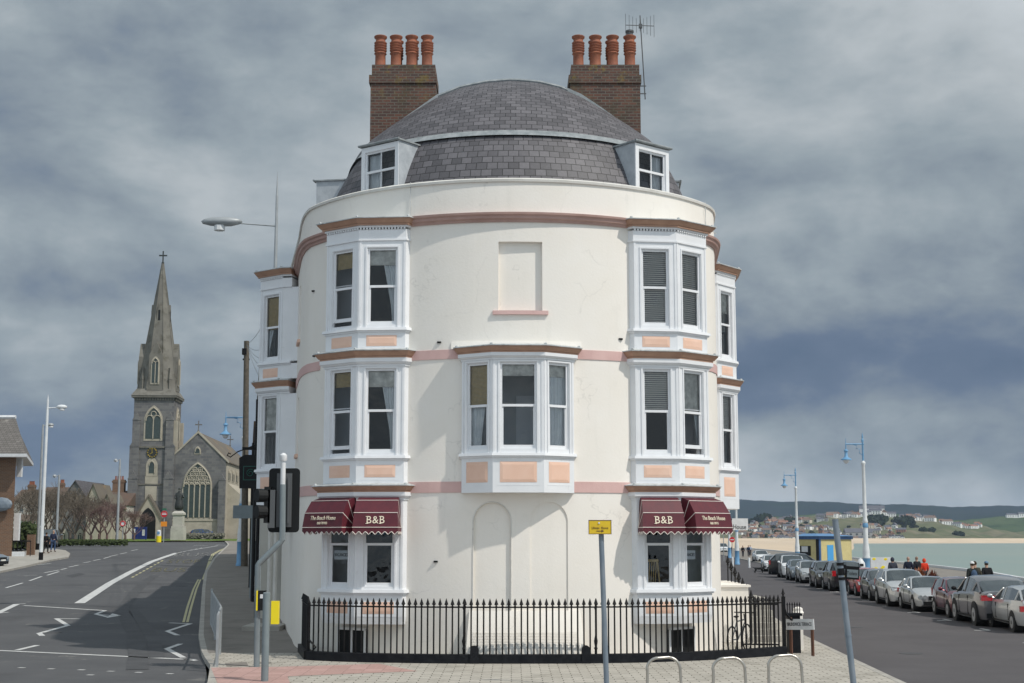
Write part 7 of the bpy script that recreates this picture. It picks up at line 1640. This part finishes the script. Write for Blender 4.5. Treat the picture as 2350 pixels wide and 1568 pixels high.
# houses: a few shared shapes, copied
hw_m = {'white': mat('far_white_wall', (.88, .87, .85), .8), 'cream': mat('far_cream_wall', (.60, .54, .44), .8), 'grey': mat('far_grey_wall', (.38, .37, .36), .85), 'brick': mat('far_brick_wall', (.36, .19, .13), .85)}
rf_m = {'grey': mat('far_slate_roof', (.12, .12, .14), .8), 'red': mat('far_red_roof', (.27, .145, .10), .85), 'brown': mat('far_brown_roof', (.20, .14, .11), .85)}
prot = {}
winm = mat('far_window', (.04, .045, .05), .3)
def hmesh(wc, rc, k):
    key = (wc, rc, k)
    if key in prot: return prot[key]
    g = MB(); w_, d_, h_ = ((5, 5, 5.2), (9, 5, 5.6), (4, 6, 6.4))[k]; g.m = 0; g.box(-w_, w_, -d_, d_, -6, h_)
    g.m = 1
    if k == 2: g.extr([(-w_-.3, -d_-.3, h_), (w_+.3, -d_-.3, h_), (0, -d_-.3, h_+4.2)], (0, 2*d_+.6, 0))
    else: g.extr([(-w_-.3, -d_-.3, h_), (-w_-.3, d_+.3, h_), (-w_-.3, 0, h_+3.4)], (2*w_+.6, 0, 0)); g.box(w_*.6, w_*.6+1, -.6, .6, h_+1, h_+4.6)
    g.m = 2
    for x in ([-w_*.55, w_*.2] if k != 1 else [-w_*.7, -w_*.25, w_*.2, w_*.6]):
        for z in (.8, 3.2): g.box(x, x+1.4, -d_-.08, -d_+.02, z, z+1.5)
    o = g.build('house', [hw_m[wc], rf_m[rc], winm]); prot[key] = o.data; bpy.data.objects.remove(o); return o_data(key)
def o_data(key): return prot[key]
rd = random.Random(11); cnt = {}
zr_ = {}
def put(px_, t, wc, rc, k, zone, s_=1., nm='house', ang=None):
    x, y = headp(px_, t); o = bpy.data.objects.new(nm, hmesh(wc, rc, k)); COL.objects.link(o); o.location = (x, y, headz(px_, t)-.3); o.rotation_euler = (0, 0, rd.uniform(-.5, .5)-.25 if ang is None else ang); o.scale = (s_, s_, s_)
    zz = zr_.get(zone, (px_-1, px_+1, t-.01, t+.01)); lab = 'far %s house with %s roof %s, %s %s' % (wc, rc, zone, ('lower', 'middle', 'upper')[min(2, int(3*(t-zz[2])/(zz[3]-zz[2]+1e-6)))], ('left', 'centre-left', 'centre-right', 'right')[min(3, int(4*(px_-zz[0])/(zz[1]-zz[0])))]); tag(o, lab, 'house', 'far %s houses %s' % (wc+' '+rc, zone))
zones = [(1690, 1850, .06, .98, 125, 'on the town slope', ('white', 'cream', 'grey', 'white', 'brick', 'cream'), .75), (1850, 2060, .03, .45, 62, 'low behind the far beach', ('white', 'brick', 'cream', 'white', 'white'), .7), (1900, 2060, .90, 1.0, 26, 'along the crest above the kiosk', ('white', 'white', 'white'), .95), (2060, 2165, .86, .99, 20, 'on the crest right of the lamp', ('white', 'white', 'white'), .9), (2185, 2245, .84, .95, 13, 'on the cliff-top terrace', ('white', 'white'), .75), (1780, 1900, .72, .95, 16, 'on the slope above the kiosk', ('white', 'cream', 'grey'), .75)]
zr_ = {z_[5]: (z_[0], z_[1], z_[2], z_[3]) for z_ in zones}
for a, b, t0, t1, n, zone, wcs, sc_ in zones:
    for i in range(n):
        wc = rd.choice(wcs); rc = rd.choice(('grey', 'grey', 'red', 'brown', 'brown')); put(rd.uniform(a, b), rd.uniform(t0, t1), wc, rc, rd.choice((0, 0, 1, 2)), zone, sc_*rd.uniform(.75, 1.15))
hd = ob = None
for i in range(9):      # row of white gables on the low shore, right of the lamp
    put(2005+i*7.2, .10+.01*(i % 2), 'white', 'grey', 2, 'in the low gabled row', .6, ang=-.2)
o = bpy.data.objects.new('hotel', hmesh('white', 'grey', 1)); COL.objects.link(o); x, y = headp(1995, .97); o.location = (x, y, headz(1995, .97)); o.scale = (2.2, 1.5, 1.5); o.rotation_euler[2] = -.2; tag(o, 'long white hotel on the crest just left of the nearest seafront lamp', 'hotel')
o = bpy.data.objects.new('flats', hmesh('grey', 'grey', 1)); COL.objects.link(o); x, y = headp(1962, .12); o.location = (x, y, headz(1962, .12)); o.scale = (1.9, 1.2, 1.5); tag(o, 'grey block of flats low down between the leaning post and the lamp', 'flats')
for px_, s__ in ((2310, .8), (2322, .7), (2338, .9), (2348, .8)):
    Y = 3150; o = bpy.data.objects.new('house', hmesh('white', 'grey', 1)); COL.objects.link(o); o.location = (hpx(px_, Y), Y, hz(interp([(2280, 1189), (2350, 1185)], px_)+1, Y)); o.scale = (s__*1.2,)*3; tag(o, 'white house on the distant green hill at the right edge', 'house', 'white houses on the distant hill at the right edge')
# far trees: leafy clumps
tmesh = []
for sd in range(3):
    rd2 = random.Random(90+sd); g = MB()
    for i in range(170):
        a = rd2.random()*6.28; u = rd2.uniform(-1, 1); r_ = rd2.random()**.4; c = Vector((math.cos(a)*math.sqrt(1-u*u)*r_*5, math.sin(a)*math.sqrt(1-u*u)*r_*5, 4.5+u*r_*4.2)); s_ = rd2.uniform(.7, 1.5); b = rd2.random()*6.28
        p = Vector((math.cos(b), rd2.uniform(-.5, .5), math.sin(b)))*s_; q = Vector((-math.sin(b), rd2.uniform(-.5, .5), math.cos(b)))*s_; g.face(c-p, c-q, c+p, c+q)
    g.tube((0, 0, -2), (0, 0, 5), .5, .3, n=5)
    fo = g.build('tree', mat('far_foliage_%d' % sd, ((.04, .06, .03), (.06, .075, .035), (.05, .065, .045))[sd], .95, (.025, .035, .02), .3, spec=.1)); tmesh.append(fo.data); bpy.data.objects.remove(fo)
def ft(px_, t, s_, zone):
    x, y = headp(px_, t); o = bpy.data.objects.new('tree', rd.choice(tmesh)); COL.objects.link(o); o.location = (x, y, headz(px_, t)-1.5); o.scale = (s_*1.25, s_*1.2, s_); o.rotation_euler[2] = rd.random()*6; tag(o, 'far %s dark tree %s' % (('small', 'middling', 'large')[0 if s_ < .75 else 1 if s_ < 1.2 else 2], zone), 'tree', 'far trees %s' % zone)
for px_, t, s_ in [(1735+rd.uniform(-16, 18), rd.uniform(.93, 1.0), rd.uniform(.9, 1.6)) for _ in range(12)]: ft(px_, t, s_, 'in the clump on the skyline at the left of the bay')
for c_, t0, n, sp_, s0 in ((2010, .62, 9, 16, 1.4), (2068, .66, 10, 20, 1.3), (1800, .80, 6, 14, 1.2)):
    for _ in range(n): ft(c_+rd.uniform(-sp_, sp_), t0+rd.uniform(-.1, .1), s0*rd.uniform(.7, 1.2), {2010: 'in the dark wood left of the nearest lamp', 2068: 'in the dark wood right of the nearest lamp', 1800: 'on the green slope behind the second lamp'}[c_])
for _ in range(34): ft(rd.uniform(1690, 1870), rd.uniform(.1, .95), rd.uniform(.4, .95), 'among the houses of the town slope')
for _ in range(16): ft(rd.uniform(1870, 2120), rd.uniform(.15, .6), rd.uniform(.4, .8), 'among the houses near the far beach')
for px_ in (2111, 2185, 2196, 2130): ft(px_, .38, .9, 'dotted on the bare slope at the right')

# ================================================================== the air between here and the far hills
g = MB(); g.box(-700, 5200, -80, 6900, -7, 175)
vm_ = bpy.data.materials.new('haze_air'); vm_.use_nodes = True; t_ = vm_.node_tree; t_.nodes.clear(); o_ = t_.nodes.new('ShaderNodeOutputMaterial'); pv_ = t_.nodes.new('ShaderNodeVolumePrincipled')
pv_.inputs['Color'].default_value = (.60, .76, 1.0, 1); pv_.inputs['Density'].default_value = .000065; t_.links.new(pv_.outputs[0], o_.inputs['Volume'])
hzo = g.build('haze', vm_); hzo['kind'] = 'stuff'
